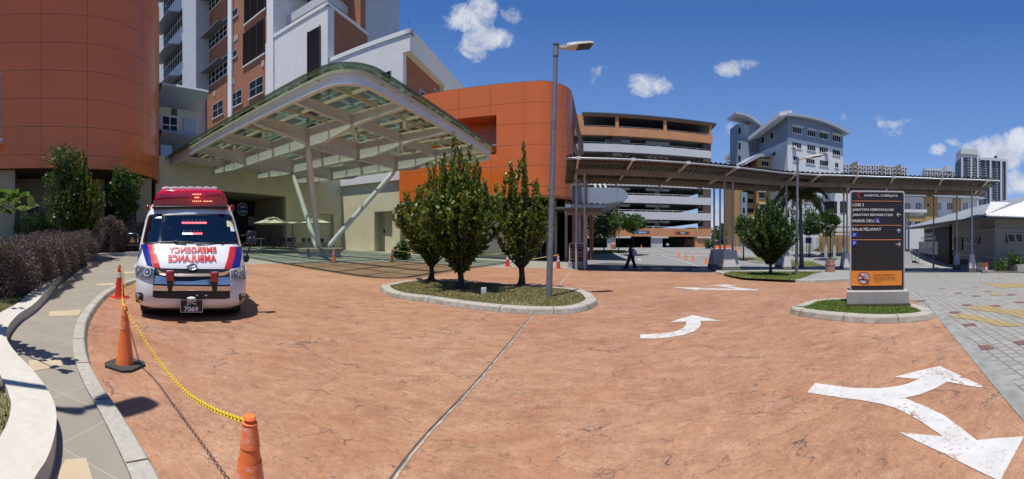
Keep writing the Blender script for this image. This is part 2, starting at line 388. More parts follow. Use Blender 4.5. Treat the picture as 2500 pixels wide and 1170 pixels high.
M['lampg'] = simple('lamp_housing_grey', (.5, .47, .42), .5, var=.06)
M['bark'] = simple('bark', (.06, .045, .032), .95, var=.35, scale=12, bmp=.6, bscale=40)
M['black'] = simple('black_plastic', (.012, .012, .014), .4, var=.1)
M['rubber'] = simple('black_rubber', (.035, .036, .03), .8, var=.2, scale=10, bmp=.2)
M['orangeb'] = panel_mat('orange_cladding_front', (.70, .150, .014), None, 1.62, 13.02+.81, .20)
M['orangeL'] = panel_mat('orange_cladding_left', (.72, .165, .028), None, 1.605, 7.26+.8025, -1.277, coat=.25)
M['seam'] = simple('cladding_joint_shadow_gap', (.03, .015, .01), .9, var=0)
M['joint'] = simple('joint_filler', (.34, .285, .23), .9, var=.5, scale=7)
M['jointd'] = simple('joint_gap', (.10, .075, .06), .9, var=.5, scale=9)
SUN_EL, SUN_AZ = 75.0, 33.0
SKY_ST, SKY_SAT, SKY_VAL, EXPO =   .11, 1.18, 1.02, 0.22
# ---------------------------------------------------------------- the ground: one sheet to the horizon
def build_ground():
    ax = [-2500, -1200, -600, -300, -180, -120, -90, -75]+list(range(-64, 81))+[90, 105, 130, 180, 300, 600, 1200, 2500]
    ay = [-2500, -900, -300, -120, -60, -40]+list(range(-24, 81))+[90, 105, 130, 180, 300, 600, 1200, 2500]
    vs = [(x, y, terr(x, y)) for y in ay for x in ax]; w = len(ax)
    fs = [[j*w+i, j*w+i+1, (j+1)*w+i+1, (j+1)*w+i] for j in range(len(ay)-1) for i in range(w-1)]
    me = bpy.data.meshes.new('ground'); me.from_pydata(vs, [], fs); me.materials.append(M['asph'])
    o = bpy.data.objects.new('ground', me); COL.objects.link(o); o['kind'] = 'structure'
build_ground()
def sheet(name, pts, dz, mat, **k): return drape(name, pts, dz, mat, kind='structure', **k)
# kerb beside the footpath (road-side edge), seen curving away on the left
K1 = [(455, 1290), (410, 1170), (350, 1070), (300, 995), (250, 925), (220, 865), (213, 810), (222, 770), (250, 730), (282, 705), (335, 683), (420, 668), (520, 661)]
k1 = cr([G(x, y, .12) for x, y in K1], 6)
# island outlines
ISL1 = [G(*p) for p in [(928, 706), (938, 719), (972, 730), (1044, 740), (1116, 752), (1188, 761), (1284, 769), (1380, 769), (1428, 761.5), (1453, 751), (1460, 743)]]+[G(*p, .12) for p in [(1452, 721), (1440, 713.6), (1404, 704.5), (1308, 697), (1212, 691), (1128, 686), (1044, 683.6), (984, 686), (948, 693)]]
isl1 = cr(ISL1, 3, True)
ISL2 = [G(*p) for p in [(1928, 762), (1938, 771), (1990, 780), (2058, 787), (2126, 791.5), (2194, 791), (2253, 786), (2280, 779)]]+[G(*p, .12) for p in [(2279, 758), (2262, 751), (2217, 738), (2130, 729), (2036, 729), (1981, 733), (1945, 745)]]
isl2 = cr(ISL2, 3, True)
K2 = [(1745, 667), (1766, 673.5), (1812, 682), (1884, 687), (1955, 691), (2027, 689.5), (2073, 686), (2140, 681), (2205, 676)]
k2 = cr([G(*p) for p in K2], 4)
# stamped concrete forecourt
far = [G(2205, 667), G(1960, 668), G(1734, 667), G(1600, 663.5), G(1552, 662), G(1400, 658), G(1260, 654), G(1181, 652), G(1100, 647), G(1000, 640.5), G(900, 641), G(800, 643), G(652, 644.5), G(560, 650)]
terra_pts = [G(2500, 1034)+(G(2500, 1034)-G(2285, 771)).normalized()*4.0, G(2500, 1034), G(2285, 771), G(2217, 728)]+far
kk = [p for p in reversed(k1)]
terra_pts += kk
terra_pts = [Vector((p[0], p[1], 0)) for p in terra_pts]
sheet('stamped_forecourt_paving', terra_pts, .012, M['terra'])
# grey paving blocks on the right
e1 = G(2500, 1034); e2 = G(2285, 771); e3 = G(2217, 728)
dirn = (e1-e2).normalized()
pv = [e1+dirn*4, e1, e2, e3, G(2205, 667), G(2340, 668), G(2400, 668), Vector((40, 3, 0)), Vector((40, -12, 0)), Vector((0, -8, 0))]
sheet('block_paving', [Vector((p[0], p[1], 0)) for p in pv], .010, M['paver'])
# edge row of blocks along the forecourt (soldier course)
nrm = Vector((dirn.y, -dirn.x, 0)); nrm = nrm if nrm.x > 0 else -nrm
edge = [e1+dirn*3.9, e2+(e2-e1).normalized()*3.5]
edge += [edge[1]+nrm*.22, edge[0]+nrm*.22]
sheet('block_paving_edge_row', [Vector((p[0], p[1], 0)) for p in edge], .018, simple('edge_blocks', (.24, .245, .23), .8, var=.3, scale=5))
# yellow block pattern
def z5(*q): return [(1562+x/2.187, 635+y/2.187) for x, y in q]
for i, pts in enumerate([z5((1655, 303), (1720, 292), (1800, 300), (1870, 318), (1950, 336), (2051, 345), (2140, 350), (2140, 362), (2051, 357), (1935, 360), (1870, 345), (1790, 325), (1700, 315)),
        z5((1718, 262), (1800, 248), (1870, 250), (1960, 265), (2051, 272), (2140, 276), (2140, 315), (2040, 312), (1990, 302), (1930, 288), (1870, 280), (1800, 270)),
        z5((1810, 118), (1900, 128), (2051, 125), (2140, 128), (2140, 148), (2051, 145), (1930, 155), (1880, 140)), z5((1860, 178), (1930, 182), (1960, 190), (1890, 192))]):
    sheet('yellow_block_pattern', [G(*p) for p in pts], .016, M['paver_y'])
mb = MB()
for x, y in [(2404, 848), (2498, 836), (2367, 793), (2331, 763), (2360, 745), (2246, 735), (2260, 724), (2384, 723), (2430, 747), (2489, 738), (2383, 701), (2311, 687), (2289, 675), (2300, 706), (2440, 680), (2470, 720), (2410, 712), (2340, 716)]:
    c = G(x, y, .016); a = R(38)
    u = Vector((math.cos(a), math.sin(a), 0))*.11; w = Vector((-u.y, u.x, 0))
    mb.poly([c-u-w, c+u-w, c+u+w, c-u+w])
mb.build('red_paving_blocks', M['paver_r'])['kind'] = 'structure'
# porch paving beyond the forecourt, grey-green blocks
M['porch'] = simple('porch_paving', (.26, .255, .205), .75, var=.2, scale=1.5, bmp=.2, bscale=30)
pp = [G(520, 661), G(652, 644.5), G(800, 643), G(900, 641), G(1000, 640.5), G(1100, 647), G(1181, 652), G(1260, 654), G(1395, 657.5), GD(1395, 34), GD(1000, 36), GD(760, 40), GD(600, 46), GD(480, 46), GD(430, 36), GD(440, 22)]
sheet('porch_paving', [Vector((p[0], p[1], 0)) for p in pp], .008, M['porch'])
# grooves: joints in the forecourt
def strip(name, px, w, dz, mat, kind='structure'):
    P = [G(*p) for p in px]; P = cr(P, 8) if len(P) > 2 else [P[0].lerp(P[1], i/30) for i in range(31)]
    L, Rr = [], []
    for i, p in enumerate(P):
        t = P[min(i+1, len(P)-1)]-P[max(i-1, 0)]; n = Vector((-t.y, t.x, 0)).normalized()*w/2*(1+.25*math.sin(i*2.1))
        L.append(p+n); Rr.append(p-n)
    mb = MB()
    for i in range(len(P)-1):
        q = [L[i], L[i+1], Rr[i+1], Rr[i]]
        mb.poly([(v.x, v.y, terr(v.x, v.y)+dz) for v in q])
    o = mb.build(name, mat); o['kind'] = kind; return o
strip('forecourt_joint', [(955, 1180), (1045, 1064), (1180, 918), (1301, 771)], .042, .016, M['joint'])
strip('forecourt_joint_gap', [(950, 1180), (1041, 1064), (1177, 918), (1299, 771)], .016, .021, M['jointd'])
strip('forecourt_joint', [(1364, 700), (1398, 658.5)], .06, .016, M['joint'])
strip('forecourt_joint', [(1845, 700), (1935, 737)], .04, .016, M['joint'])
strip('forecourt_joint', [(1300, 742), (1600, 757), (1930, 769)], .012, .016, M['joint'])
strip('forecourt_joint', [(214, 822), (420, 803), (640, 800)], .012, .016, M['joint'])
# ---------------------------------------------------------------- road paint
def paint(polys):
    mb = MB()
    for p in polys:
        q = [G(x, y, .017) for x, y in p]
        mb.poly(q)
    o = mb.build('painted_arrow', M['paint']); o['kind'] = 'structure'; return o
def z2(p): return (1900+p[0]/2.208, 640+p[1]/2.208)
A = [(200, 652), (155, 703), (300, 725), (450, 745), (560, 765), (640, 790), (720, 830), (800, 880), (885, 938), (650, 917), (900, 1035), (1195, 1180), (1325, 940), (1190, 948), (1070, 960), (1000, 905), (900, 830), (800, 780), (680, 732), (760, 715), (850, 680), (910, 645), (1020, 665), (1125, 680), (990, 615), (870, 560), (750, 587), (620, 620), (760, 630), (700, 655), (640, 670), (540, 680), (400, 678)]
paint([[z2(p) for p in A]])
def z3(p): return (1600+p[0]/5.85, 700+p[1]/5.85)
B = [(1563, 817), (1563, 826)]+[z3(p) for p in [(0, 742), (200, 725), (400, 690), (550, 640), (630, 580), (652, 530), (640, 488), (950, 490), (530, 406), (200, 508), (440, 498), (440, 540), (400, 590), (300, 635), (150, 662), (0, 674)]]
paint([B])
paint([[(1637, 701), (1708, 702.3), (1706, 704.3), (1760, 704.8), (1800, 706), (1765, 700.5), (1755, 698.4), (1733, 697.6), (1773, 694.8), (1800, 699), (1782, 699.3), (1800, 702), (1851, 707.6), (1850, 709.3), (1760, 708), (1706, 706.6), (1705.6, 708.6)]])
# crossing squares and kerb line at the road mouth
M['paintg'] = simple('grey_white_paint', (.27, .28, .285), .7, var=.2, scale=6)
mb = MB()
for a, b_, dx in [(1485, 1512, 0), (1537, 1565, 0), (1588, 1619, 0), (1638, 1671, 0), (1689, 1726, 0)]:
    f0 = (a-1485)/241*6.5
    mb.poly([G(a, 650+f0, .016), G(b_-2, 650.5+f0, .016), G(b_+6, 656.8+f0*.8, .016), G(a+2, 656.4+f0*.8, .016)])
mb.build('crossing_blocks', M['paintg'])['kind'] = 'structure'
sheet('road_mouth_shadow', [G(1400, 657.3), G(1552, 661.3), G(1734, 666), G(1745, 664), G(1700, 650), G(1560, 645), G(1480, 642), G(1390, 650)], .009, M['asph_sh'])  # dark sheet: shadow of the walkway roof put into the road colour
def line(px, w, dz=.012, mat=None): strip('road_line', px, w, dz, mat or M['paint'])
line([(1612, 624), (1665, 638), (1726, 658)], .12)
line([(1400, 658.6), (1552, 662.8), (1734, 667.5)], .12, .02, M['kerb'])
for p in [[(1554, 632), (1561, 632), (1568, 637), (1560, 636)]]: paint([p])
# ---------------------------------------------------------------- kerbs
def loop_area(P): return sum(P[i].x*P[(i+1) % len(P)].y-P[(i+1) % len(P)].x*P[i].y for i in range(len(P)))/2
def offset(P, w, closed=True):
    out = []; N = len(P)
    for i in range(N):
        a = P[i-1] if (closed or i > 0) else P[i]; b = P[(i+1) % N] if (closed or i < N-1) else P[i]
        t = (b-a); n = Vector((-t.y, t.x, 0)).normalized(); out.append(P[i]+n*w)
    return out
def kerb(name, P, w, h=.13, closed=True, batter=.035, mat=None, base=None):
    """P runs with the kerb's inside on its left"""
    P = [Vector((p[0], p[1], 0)) for p in P]
    if closed and loop_area(P) < 0: P.reverse()
    rings = []
    for off, z in ((0, -.05), (0, .02), (batter, h-.02), (batter+.02, h), (w, h), (w, -.05)):
        q = offset(P, off, closed)
        rings.append([Vector((v.x, v.y, (terr(v.x, v.y) if base is None else base)+z)) for v in q])
    mb = MB(); N = len(P); vs = [v for r in rings for v in r]
    fs = []
    for k in range(len(rings)-1):
        for i in range(N if closed else N-1):
            j = (i+1) % N; fs.append([k*N+i, k*N+j, (k+1)*N+j, (k+1)*N+i])
    if not closed: fs += [[k*N for k in range(len(rings))], [k*N+N-1 for k in range(len(rings)-1, -1, -1)]]
    mb.add(vs, fs); mb.cm = 1; acc = .4; per = .95
    for i in range(1, N):
        acc += (P[i]-P[i-1]).length
        if acc < per: continue
        acc = 0; t = (P[i]-P[i-1]).normalized()*.007; up = Vector((0, 0, .003)); ou = Vector((t.y, -t.x, 0)).normalized()*.003
        for k in range(1, 4):
            a, b_ = rings[k][i]+up+ou, rings[k+1][i]+up+ou; mb.poly([a-t, a+t, b_+t, b_-t])
    o = mb.build(name, [mat or M['kerb'], M['jointd']]); o['kind'] = 'structure'; return rings
def grass_patch(name, P, z, n, seed, hgt=.05, mat='grass', soil=True, zf=None):
    P = [Vector((p[0], p[1], 0)) for p in P]
    if soil: drape('soil_bed' if name != 'lawn' else 'lawn_soil', P, z, M['soil'], step=1.0, zf=zf, kind='structure')
    rs = np.random.RandomState(seed); xs = [p.x for p in P]; ys = [p.y for p in P]
    from mathutils.geometry import intersect_point_tri_2d
    pts = []
    while len(pts) < n:
        q = rs.rand(4000, 2)*[max(xs)-min(xs), max(ys)-min(ys)]+[min(xs), min(ys)]
        ins = np.zeros(len(q), bool)
        for i in range(len(P)):
            a, b = P[i-1], P[i]
            c = ((a.y > q[:, 1]) != (b.y > q[:, 1])) & (q[:, 0] < (b.x-a.x)*(q[:, 1]-a.y)/((b.y-a.y) or 1e-9)+a.x)
            ins ^= c
        pts += list(q[ins])
    pts = np.array(pts[:n])
    zz = np.array([(terr(*p) if zf is None else zf(*p))+z for p in pts])
    dens = np.sin(pts[:, 0]*2.3+1)*np.cos(pts[:, 1]*1.9)+rs.randn(n)*.6
    keep = dens > -1.0; pts = pts[keep]; zz = zz[keep]; n = len(pts)
    a = rs.rand(n)*6.283; w = .006+rs.rand(n)*.008; h = hgt*(.4+rs.rand(n)); ln = rs.randn(n, 2)*hgt*.5
    base = np.c_[pts, zz]
    u = np.c_[np.cos(a)*w, np.sin(a)*w, np.zeros(n)]
    tip = base+np.c_[ln, h]
    V = np.stack([base-u, base+u, tip], 1).reshape(-1, 3)
    raw_mesh(name, V, 3, M[mat], kind='stuff')
def raw_mesh(name, V, k, mat, parent=None, kind=None):
    """k-sided loose faces from an (n*k,3) array"""
    n = len(V)//k; me = bpy.data.meshes.new(name)
    if parent is not None: V = V-np.array(parent.location)
    me.vertices.add(n*k); me.vertices.foreach_set('co', V.astype(np.float32).ravel())
    me.loops.add(n*k); me.loops.foreach_set('vertex_index', np.arange(n*k, dtype=np.int32))
    me.polygons.add(n); me.polygons.foreach_set('loop_start', np.arange(0, n*k, k, dtype=np.int32)); me.polygons.foreach_set('loop_total', np.full(n, k, dtype=np.int32))
    me.update(calc_edges=True); me.validate(); me.materials.append(mat)
    o = bpy.data.objects.new(name, me); COL.objects.link(o)
    if parent is not None: o.parent = parent
    if kind: o['kind'] = kind
    return o
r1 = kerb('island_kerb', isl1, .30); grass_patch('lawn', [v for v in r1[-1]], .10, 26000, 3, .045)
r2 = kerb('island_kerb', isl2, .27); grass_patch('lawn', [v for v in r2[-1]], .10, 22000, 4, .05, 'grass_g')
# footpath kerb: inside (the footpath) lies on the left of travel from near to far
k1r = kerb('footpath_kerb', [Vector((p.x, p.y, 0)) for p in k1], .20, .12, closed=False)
# ---------------------------------------------------------------- planting-bed wall
W1 = [(80, 1170, .28), (112, 1120, .28), (130, 1072, .28), (138, 1025, .28), (134, 985, .28), (120, 955, .28), (100, 925, .28), (70, 890, .28), (40, 860, .28), (20, 833, .28), (15, 815, .28), (18, 800, .28), (28, 783, .28), (50, 762, .28), (85, 739, .29), (118, 703, .36), (144, 672, .45), (169, 647, .60), (201, 628, .80), (251, 618.5, .92), (337, 614.8, 1.0), (390, 613, 1.04)]
wt = [Vector((-.62, -.9, .28)), Vector((-.85, -.25, .28)), Vector((-1.32, .17, .28))]
for px, y, z in W1:
    d = (CZ-z)*F/(y-HZ); t = th(px); wt.append(Vector((d*math.sin(t), d*math.cos(t), z)))
wt = cr(wt, 4)
nw = offset([Vector((p.x, p.y, 0)) for p in wt], .33, False)
wallb = MB(); N = len(wt); vs = []
for k in range(4):
    for i in range(N):
        p = wt[i]; q = nw[i]; zt = p.z
        vs.append([(p.x, p.y, terr(p.x, p.y)-.1), (p.x, p.y, zt-.01), (q.x, q.y, zt-.005), (q.x, q.y, zt-.5)][k])
fs = [[k*N+i, k*N+i+1, (k+1)*N+i+1, (k+1)*N+i] for k in range(3) for i in range(N-1)]+[[0, N, 2*N, 3*N], [N-1, 4*N-1, 3*N-1, 2*N-1]]
wallb.add(vs, fs)
o = wallb.build('planter_wall', M['bedwall'])
tag(o, 'low winding white plastered planter wall along the footpath, topped with a broad ledge', 'wall')
# footpath between wall and kerb
foot = [Vector((p.x, p.y, 0)) for p in k1r[-1]]
path_poly = [Vector((p.x, p.y, 0)) for p in wt][::-1]
path_pts = offset([Vector((p.x, p.y, 0)) for p in k1], .18, False)+[Vector((-13.5, 13.8, 0))]+[Vector((p.x, p.y, 0)) for p in offset([Vector((p.x, p.y, 0)) for p in wt], .05, False)][::-1]+[]
sheet('footpath', path_pts, .10, M['tile'])
mb = MB()
for quad in [[(121, 760), (200, 756), (192, 770), (119, 773)], [(70, 880), (148, 875), (152, 893), (72, 908)], [(160, 1122), (210, 1118), (232, 1190), (120, 1190)], [(232, 693), (282, 691), (276, 697), (238, 697)], [(302, 664), (330, 663), (330, 667), (300, 668)]]:
    mb.poly([G(x, y, .105) for x, y in quad])
mb.build('beige_footpath_tiles', M['tile_b'])['kind'] = 'structure'
def bedz(x, y):
    d = math.hypot(x, y); return float(np.interp(d, [6, 9.3, 11.8, 14.7, 17, 18.6, 30], [.20, .28, .36, .51, .7, .82, .98]))
inn = [Vector((p.x, p.y, 0)) for p in offset([Vector((p.x, p.y, 0)) for p in wt], .30, False)]
bed = inn+[Vector((-15.8, 14, 0)), Vector((-22, 16, 0)), Vector((-27, 8, 0)), Vector((-27, -6, 0)), Vector((-6, -6, 0)), Vector((-1.2, -3, 0))]
drape('planting_bed', bed, 0, M['soil'], zf=bedz, kind='structure')
near = [p for p in inn if math.hypot(p.x, p.y) < 9.5]
grass_patch('lawn', near+[Vector((-12, 3.5, 0)), Vector((-12, -3, 0)), Vector((-3, -3, 0))], 0, 45000, 9, .06, 'grass', soil=False, zf=bedz)
# ---------------------------------------------------------------- right side pavement with its tree strip
side = [Vector((p.x, p.y, 0)) for p in k2]
kerb('pavement_kerb', side, .25, .13, closed=False)
pave = [Vector((p.x, p.y, 0)) for p in offset(side, .2, False)]
pave += [G(2205, 655), G(2140, 651), G(2060, 650), G(1960, 655), G(1800, 655), G(1745, 655), G(1738, 660)]
M['pave'] = simple('pavement_grey', (.25, .255, .245), .8, var=.15, scale=2, bmp=.15)
sheet('pavement', [Vector((p.x, p.y, 0)) for p in pave], .115, M['pave'])
grass_patch('lawn', [G(1766, 669, .12), G(1812, 678, .12), (G(1884, 682, .12)), G(1940, 684, .12), G(1985, 669, .12), G(2010, 664, .12), G(1900, 664, .12), G(1785, 664, .12)], .125, 14000, 5, .06, 'grass_g')
# strip beyond, by the palm, and the service road kerbs
sheet('verge', [G(1800, 628), G(1850, 630), G(1985, 640), G(2015, 652), G(1930, 652), G(1890, 646), G(1840, 641)], .05, M['soil'])
grass_patch('lawn', [G(1800, 628), G(1850, 630), G(1985, 640), G(2015, 652), G(1930, 652), G(1890, 646), G(1840, 641)], .06, 12000, 6, .08, 'grass_g', soil=False)
sheet('verge', [G(1450, 613), G(1530, 613), G(1522, 617), G(1445, 619)], .05, M['soil'])
grass_patch('lawn', [G(1450, 613), G(1530, 613), G(1522, 617.5), G(1445, 620)], .06, 16000, 8, .12, 'grass_g', soil=False)
for P in ([(1525, 612), (1540, 617), (1620, 617.5), (1735, 619.5)], [(1608, 607), (1622, 612), (1660, 615), (1735, 616.5)], [(1600, 624.5), (1690, 627), (1735, 629)], [(1795, 631), (1838, 640), (1885, 646)], [(1940, 624), (2010, 628), (2060, 630)]):
    kerb('road_kerb', cr([G(*p) for p in P], 4), .25, .12, closed=False)
# right: raised kerb in front of the hall
sheet('hall_apron', [G(2205, 665.5), G(2260, 645), G(2205, 640), G(2207, 632), GD(2207, 58), GD(2500, 60), G(2560, 655), G(2500, 662), G(2420, 664)], .03, M['pave'])
kerb('road_kerb', cr([G(2205, 643), G(2250, 648), G(2285, 656)], 4), .2, .1, closed=False)
kerb('road_kerb', cr([G(2560, 668), G(2490, 667), G(2430, 666), G(2395, 667)], 4), .2, .12, closed=False)
# grassy tufts behind the sign plinth come with the lawn; small drain mouths in the kerb
# ---------------------------------------------------------------- glass entrance canopy
AU = .294
U = Vector((-math.cos(AU), math.sin(AU), 0)); V = Vector((math.sin(AU), math.cos(AU), 0))
C0 = Vector((-5.25, 11.15, 0)); LU, LV = 17.0, 14.7
def uv(u, v, z): return C0+U*u+V*v+Vector((0, 0, z))
def canopy_outline(o=0.0, r=1.3, z=0.0):
    """rounded plan; o = how far outside the steel"""
    pts = []
    def arc(cu, cv, a0, a1, rr, n=10):
        for i in range(n+1):
            a = a0+(a1-a0)*i/n; pts.append(uv(cu+rr*math.cos(a), cv+rr*math.sin(a), z))
    arc(r, r, -math.pi/2, -math.pi, r+o)          # near corner
    arc(1.5, LV-1.5, math.pi, math.pi/2, 1.5+o)   # far right corner
    pts.append(uv(LU+.3, LV+o, z)); pts.append(uv(LU+.3, -o, z))
    return pts
cn_root = root('glass_canopy', uv(9.1, 7.4, terr(*uv(9.1, 7.4, 0).xy)), 'large green glass and white steel entrance canopy with a rounded corner on slanting columns', 'canopy')
ZF = 7.02
def ring_wall(mb, o0, o1, z0, z1):
    A = canopy_outline(o0); B = canopy_outline(o1); n = len(A)
    vs = [v+Vector((0, 0, z0)) for v in A]+[v+Vector((0, 0, z1)) for v in A]+[v+Vector((0, 0, z1)) for v in B]+[v+Vector((0, 0, z0)) for v in B]
    mb.add(vs, [[k*n+i, k*n+(i+1) % n, ((k+1) % 4)*n+(i+1) % n, ((k+1) % 4)*n+i] for k in range(4) for i in range(n)])
mb = MB(); ring_wall(mb, -.02, -.22, ZF, ZF+.04); ring_wall(mb, -.02, -.22, ZF+.34, ZF+.38); ring_wall(mb, -.10, -.13, ZF+.04, ZF+.34)
autosmooth(mb.build('edge_beam', M['steelw'], cn_root))
us = [3.1, 6.2, 9.3, 12.4, 15.3]; vv = [3.6, 7.6, 11.6]
def ibeam(mb, p, q, dep0, dep1, zt=ZF+.36, fw=.11, tw=.025):
    """I-section between two plan points, its depth running from dep0 to dep1"""
    p = Vector(p); q = Vector(q); t = (q-p).normalized(); n = Vector((-t.y, t.x, 0))
    a = Vector((0, 0, zt))
    web = [p+a, q+a, q+a-Vector((0, 0, dep1)), p+a-Vector((0, 0, dep0))]
    mb.extr([w-n*tw/2 for w in web], n*tw)
    mb.extr([p+a-n*fw, q+a-n*fw, q+a+n*fw, p+a+n*fw], (0, 0, -.03))
    lo = [p+a-Vector((0, 0, dep0))-n*fw, q+a-Vector((0, 0, dep1))-n*fw, q+a-Vector((0, 0, dep1))+n*fw, p+a-Vector((0, 0, dep0))+n*fw]
    mb.extr(lo, (0, 0, .035))
def P2(u, v): return C0+U*u+V*v
for v in vv:        # deep beams running away from the near edge, in bays
    mb = MB(); big = v in vv
    ib = [(0.1, .36), (2.4, .5), (5.0, .95), (7.4, .95), (11.0, .95), (13.8, .95), (LU, .7)]
    for (a, d0), (b, d1) in zip(ib, ib[1:]): ibeam(mb, P2(a, v), P2(b, v), d0, d1)
    for a in us:
        for s_ in (-.06,): mb.obox(P2(a+s_, v)-V*.1+Vector((0, 0, ZF-.5)), U*.02, V*.2, (0, 0, .86))
    mb.build('main_beam', M['steel'], cn_root)
for i, u in enumerate(us):
    big = i in (1, 3); mb = MB()
    ib = [(0.1, .36), (2.2, .6), (4.2, .95), (8, .95), (12, .95), (14.0, .6), (LV-.1, .36)] if big else [(0.1, .36), (2.0, .48), (LV-2, .48), (LV-.1, .36)]
    for (a, d0), (b, d1) in zip(ib, ib[1:]): ibeam(mb, P2(u, a), P2(u, b), d0, d1, fw=.13 if big else .09)
    mb.build('main_beam' if big else 'cross_beam', M['steel'], cn_root)
mb = MB()
for u in np.arange(1.55, LU, 3.08):
    mb.obox(P2(u, .02)+Vector((0, 0, ZF+.30)), U*.08, V*(LV-.04), (0, 0, .16))
for k, v in enumerate(np.arange(-.02+1.85, LV-.5, 1.96)):
    mb.obox(P2(.02, v)+Vector((0, 0, ZF+.34)), U*(LU-.05), V*.08, (0, 0, .14))
mb.build('purlin', M['purlin'], cn_root)
# glazing: bays of glass resting on the purlins, reaching past the edge beam
mb = MB(); g0 = canopy_outline(.34); n = len(g0)
zg = ZF+.58
mb.extr([p+Vector((0, 0, zg)) for p in g0], (0, 0, .015)); mb.build('glazing', M['cglass'], cn_root)
mb = MB()
ring_wall(mb, .0, -.06, ZF+.385, ZF+.50)
mb.build('glazing_bead', M['purlin'], cn_root)
mb = MB()
M['joint_b'] = simple('glass_joint', (.05, .1, .09), .5, var=0)
for u in np.arange(1.6, LU, 1.54): mb.obox(P2(u, -.26)+Vector((0, 0, zg+.021)), U*.02, V*(LV+.5), (0, 0, .004))
for v in np.arange(1.9, LV, 1.96): mb.obox(P2(-.26, v)+Vector((0, 0, zg+.026)), U*(LU+.2), V*.02, (0, 0, .004))
mb.build('glass_joint', M['joint_b'], cn_root)
for u, v in [(4.6, 5.6), (10.8, 5.6), (4.6, 9.6), (10.8, 9.6), (14, 5.6), (7.7, 9.7), (7.7, 1.9), (10.8, 1.9), (14, 1.9), (1.5, 5.6)]:
    mb = MB(); mb.lathe([(.14, ZF-.12), (.14, ZF+.2)], P2(u, v), 12); mb.build('downlight', M['purlin'], cn_root)
cb = P2(9.1, 7.4); zb = terr(*cb.xy)
cb = GD(781, 24); zb = cb.z
PLT = root('column_plinth', (cb.x, cb.y, zb), 'low round two-tier grey concrete plinth carrying the slanting canopy columns', 'plinth')
mb = MB(); mb.lathe([(1.36, zb-.1), (1.36, zb+.30)], (cb.x, cb.y, 0), 40); autosmooth(mb.build('drum', simple('plinth_grey', (.36, .35, .38), .7), PLT))
mb = MB(); mb.lathe([(1.40, zb+.302), (1.40, zb+.50), (1.38, zb+.52)], (cb.x, cb.y, 0), 40); autosmooth(mb.build('cap', M['creamd'], PLT))
for u, v, (dx, dy) in [(6.2, 3.6, (.1, -.35)), (12.4, 7.6, (-.3, .1)), (6.2, 11.6, (.4, .2))]:
    top = uv(u, v, ZF-.58); bot = Vector((cb.x+dx, cb.y+dy, zb+.52))
    mb = MB(); mb.tube(bot+(top-bot)*.03, bot+(top-bot)*.955, .165, n=18); mb.tube(bot, bot+(top-bot)*.035, .07, .165, n=12); mb.tube(bot+(top-bot)*.955, top, .165, .05, n=12)
    mb.lathe([(.2, bot.z), (.2, bot.z+.03)], (bot.x, bot.y, 0), 12); mb.lathe([(.2, top.z), (.2, top.z+.03)], (top.x, top.y, 0), 12)
    autosmooth(mb.build('column', M['steel'], cn_root), 40)
# ---------------------------------------------------------------- hospital walls
TA = .22
HB = root('hospital_building', GD(900, 33), 'tall russet and white hospital block with louvres rising behind the glass canopy', 'building')
Fp = Pl(TA, 28.66)
def window(parent, pl, px0, px1, z0, z1, nx=2, nz=2, out=0.0, fw=.045, glass='glassd', sill=True, name='window', ow=None):
    """recess-looking window: dark pane, frame bars proud of the wall"""
    s0, s1 = pl.s_(px0, out), pl.s_(px1, out)
    return window_s(parent, pl, s0, s1, z0, z1, nx, nz, out, fw, glass, sill, name)
def window_s(parent, pl, s0, s1, z0, z1, nx=2, nz=2, out=0.0, fw=.045, glass='glassd', sill=True, name='window'):
    mb = MB()
    for k in range(nx+1):
        s = s0+(s1-s0-fw)*k/nx; pl.box(mb, s, s+fw, z0, z1, out-.02, out+.05)
    for k in range(nz+1):
        z = z0+(z1-z0-fw)*k/nz; pl.box(mb, s0, s1, z, z+fw, out-.02, out+.053)
    if sill: pl.box(mb, s0-.15, s1+.15, z0-.14, z0-.02, out-.02, out+.16)
    f = mb.build(name, M['frame'], parent)
    mb = MB(); pl.box(mb, s0+.01, s1-.01, z0+.01, z1-.01, out-.01, out+.02); mb.build('pane', M[glass], f)
    return f
def louvre(parent, pl, px0, px1, z0, z1, out=0, n=None, posts=2, mat='louv'):
    s0, s1 = pl.s_(px0, out), pl.s_(px1, out); n = n or int((z1-z0)/.22); mb = MB()
    pl.box(mb, s0, s1, z0, z1, out, out+.02)
    for k in range(n):
        z = z0+(z1-z0)*(k+.3)/n
        a = pl.P(s0, z, out+.14); mb.obox(a, pl.t*(s1-s0), pl.n*.12+Vector((0, 0, .09)), Vector((0, 0, .02)))
    for k in range(posts+2):
        s = s0+(s1-s0-.06)*k/(posts+1); pl.box(mb, s, s+.06, z0, z1, out, out+.17)
    o = mb.build('louvre', M[mat], parent)
    mb = MB(); pl.box(mb, s0-.15, s1+.15, z0-.2, z0-.03, out-.02, out+.2); mb.build('sill', M['frame'], o); return o
# wall under the canopy, running away from us (A), and the wall facing us (B)
Ap = Pl(-(math.pi/2-AU), 25.3)
def aS(px): return Ap.s_(px)
mb = MB()
za = 7.7
PR = root('porch_wall', Ap.P(aS(760), .6), 'cream rendered wall under the glass canopy with a dark cafe opening and a roller shutter', 'building')
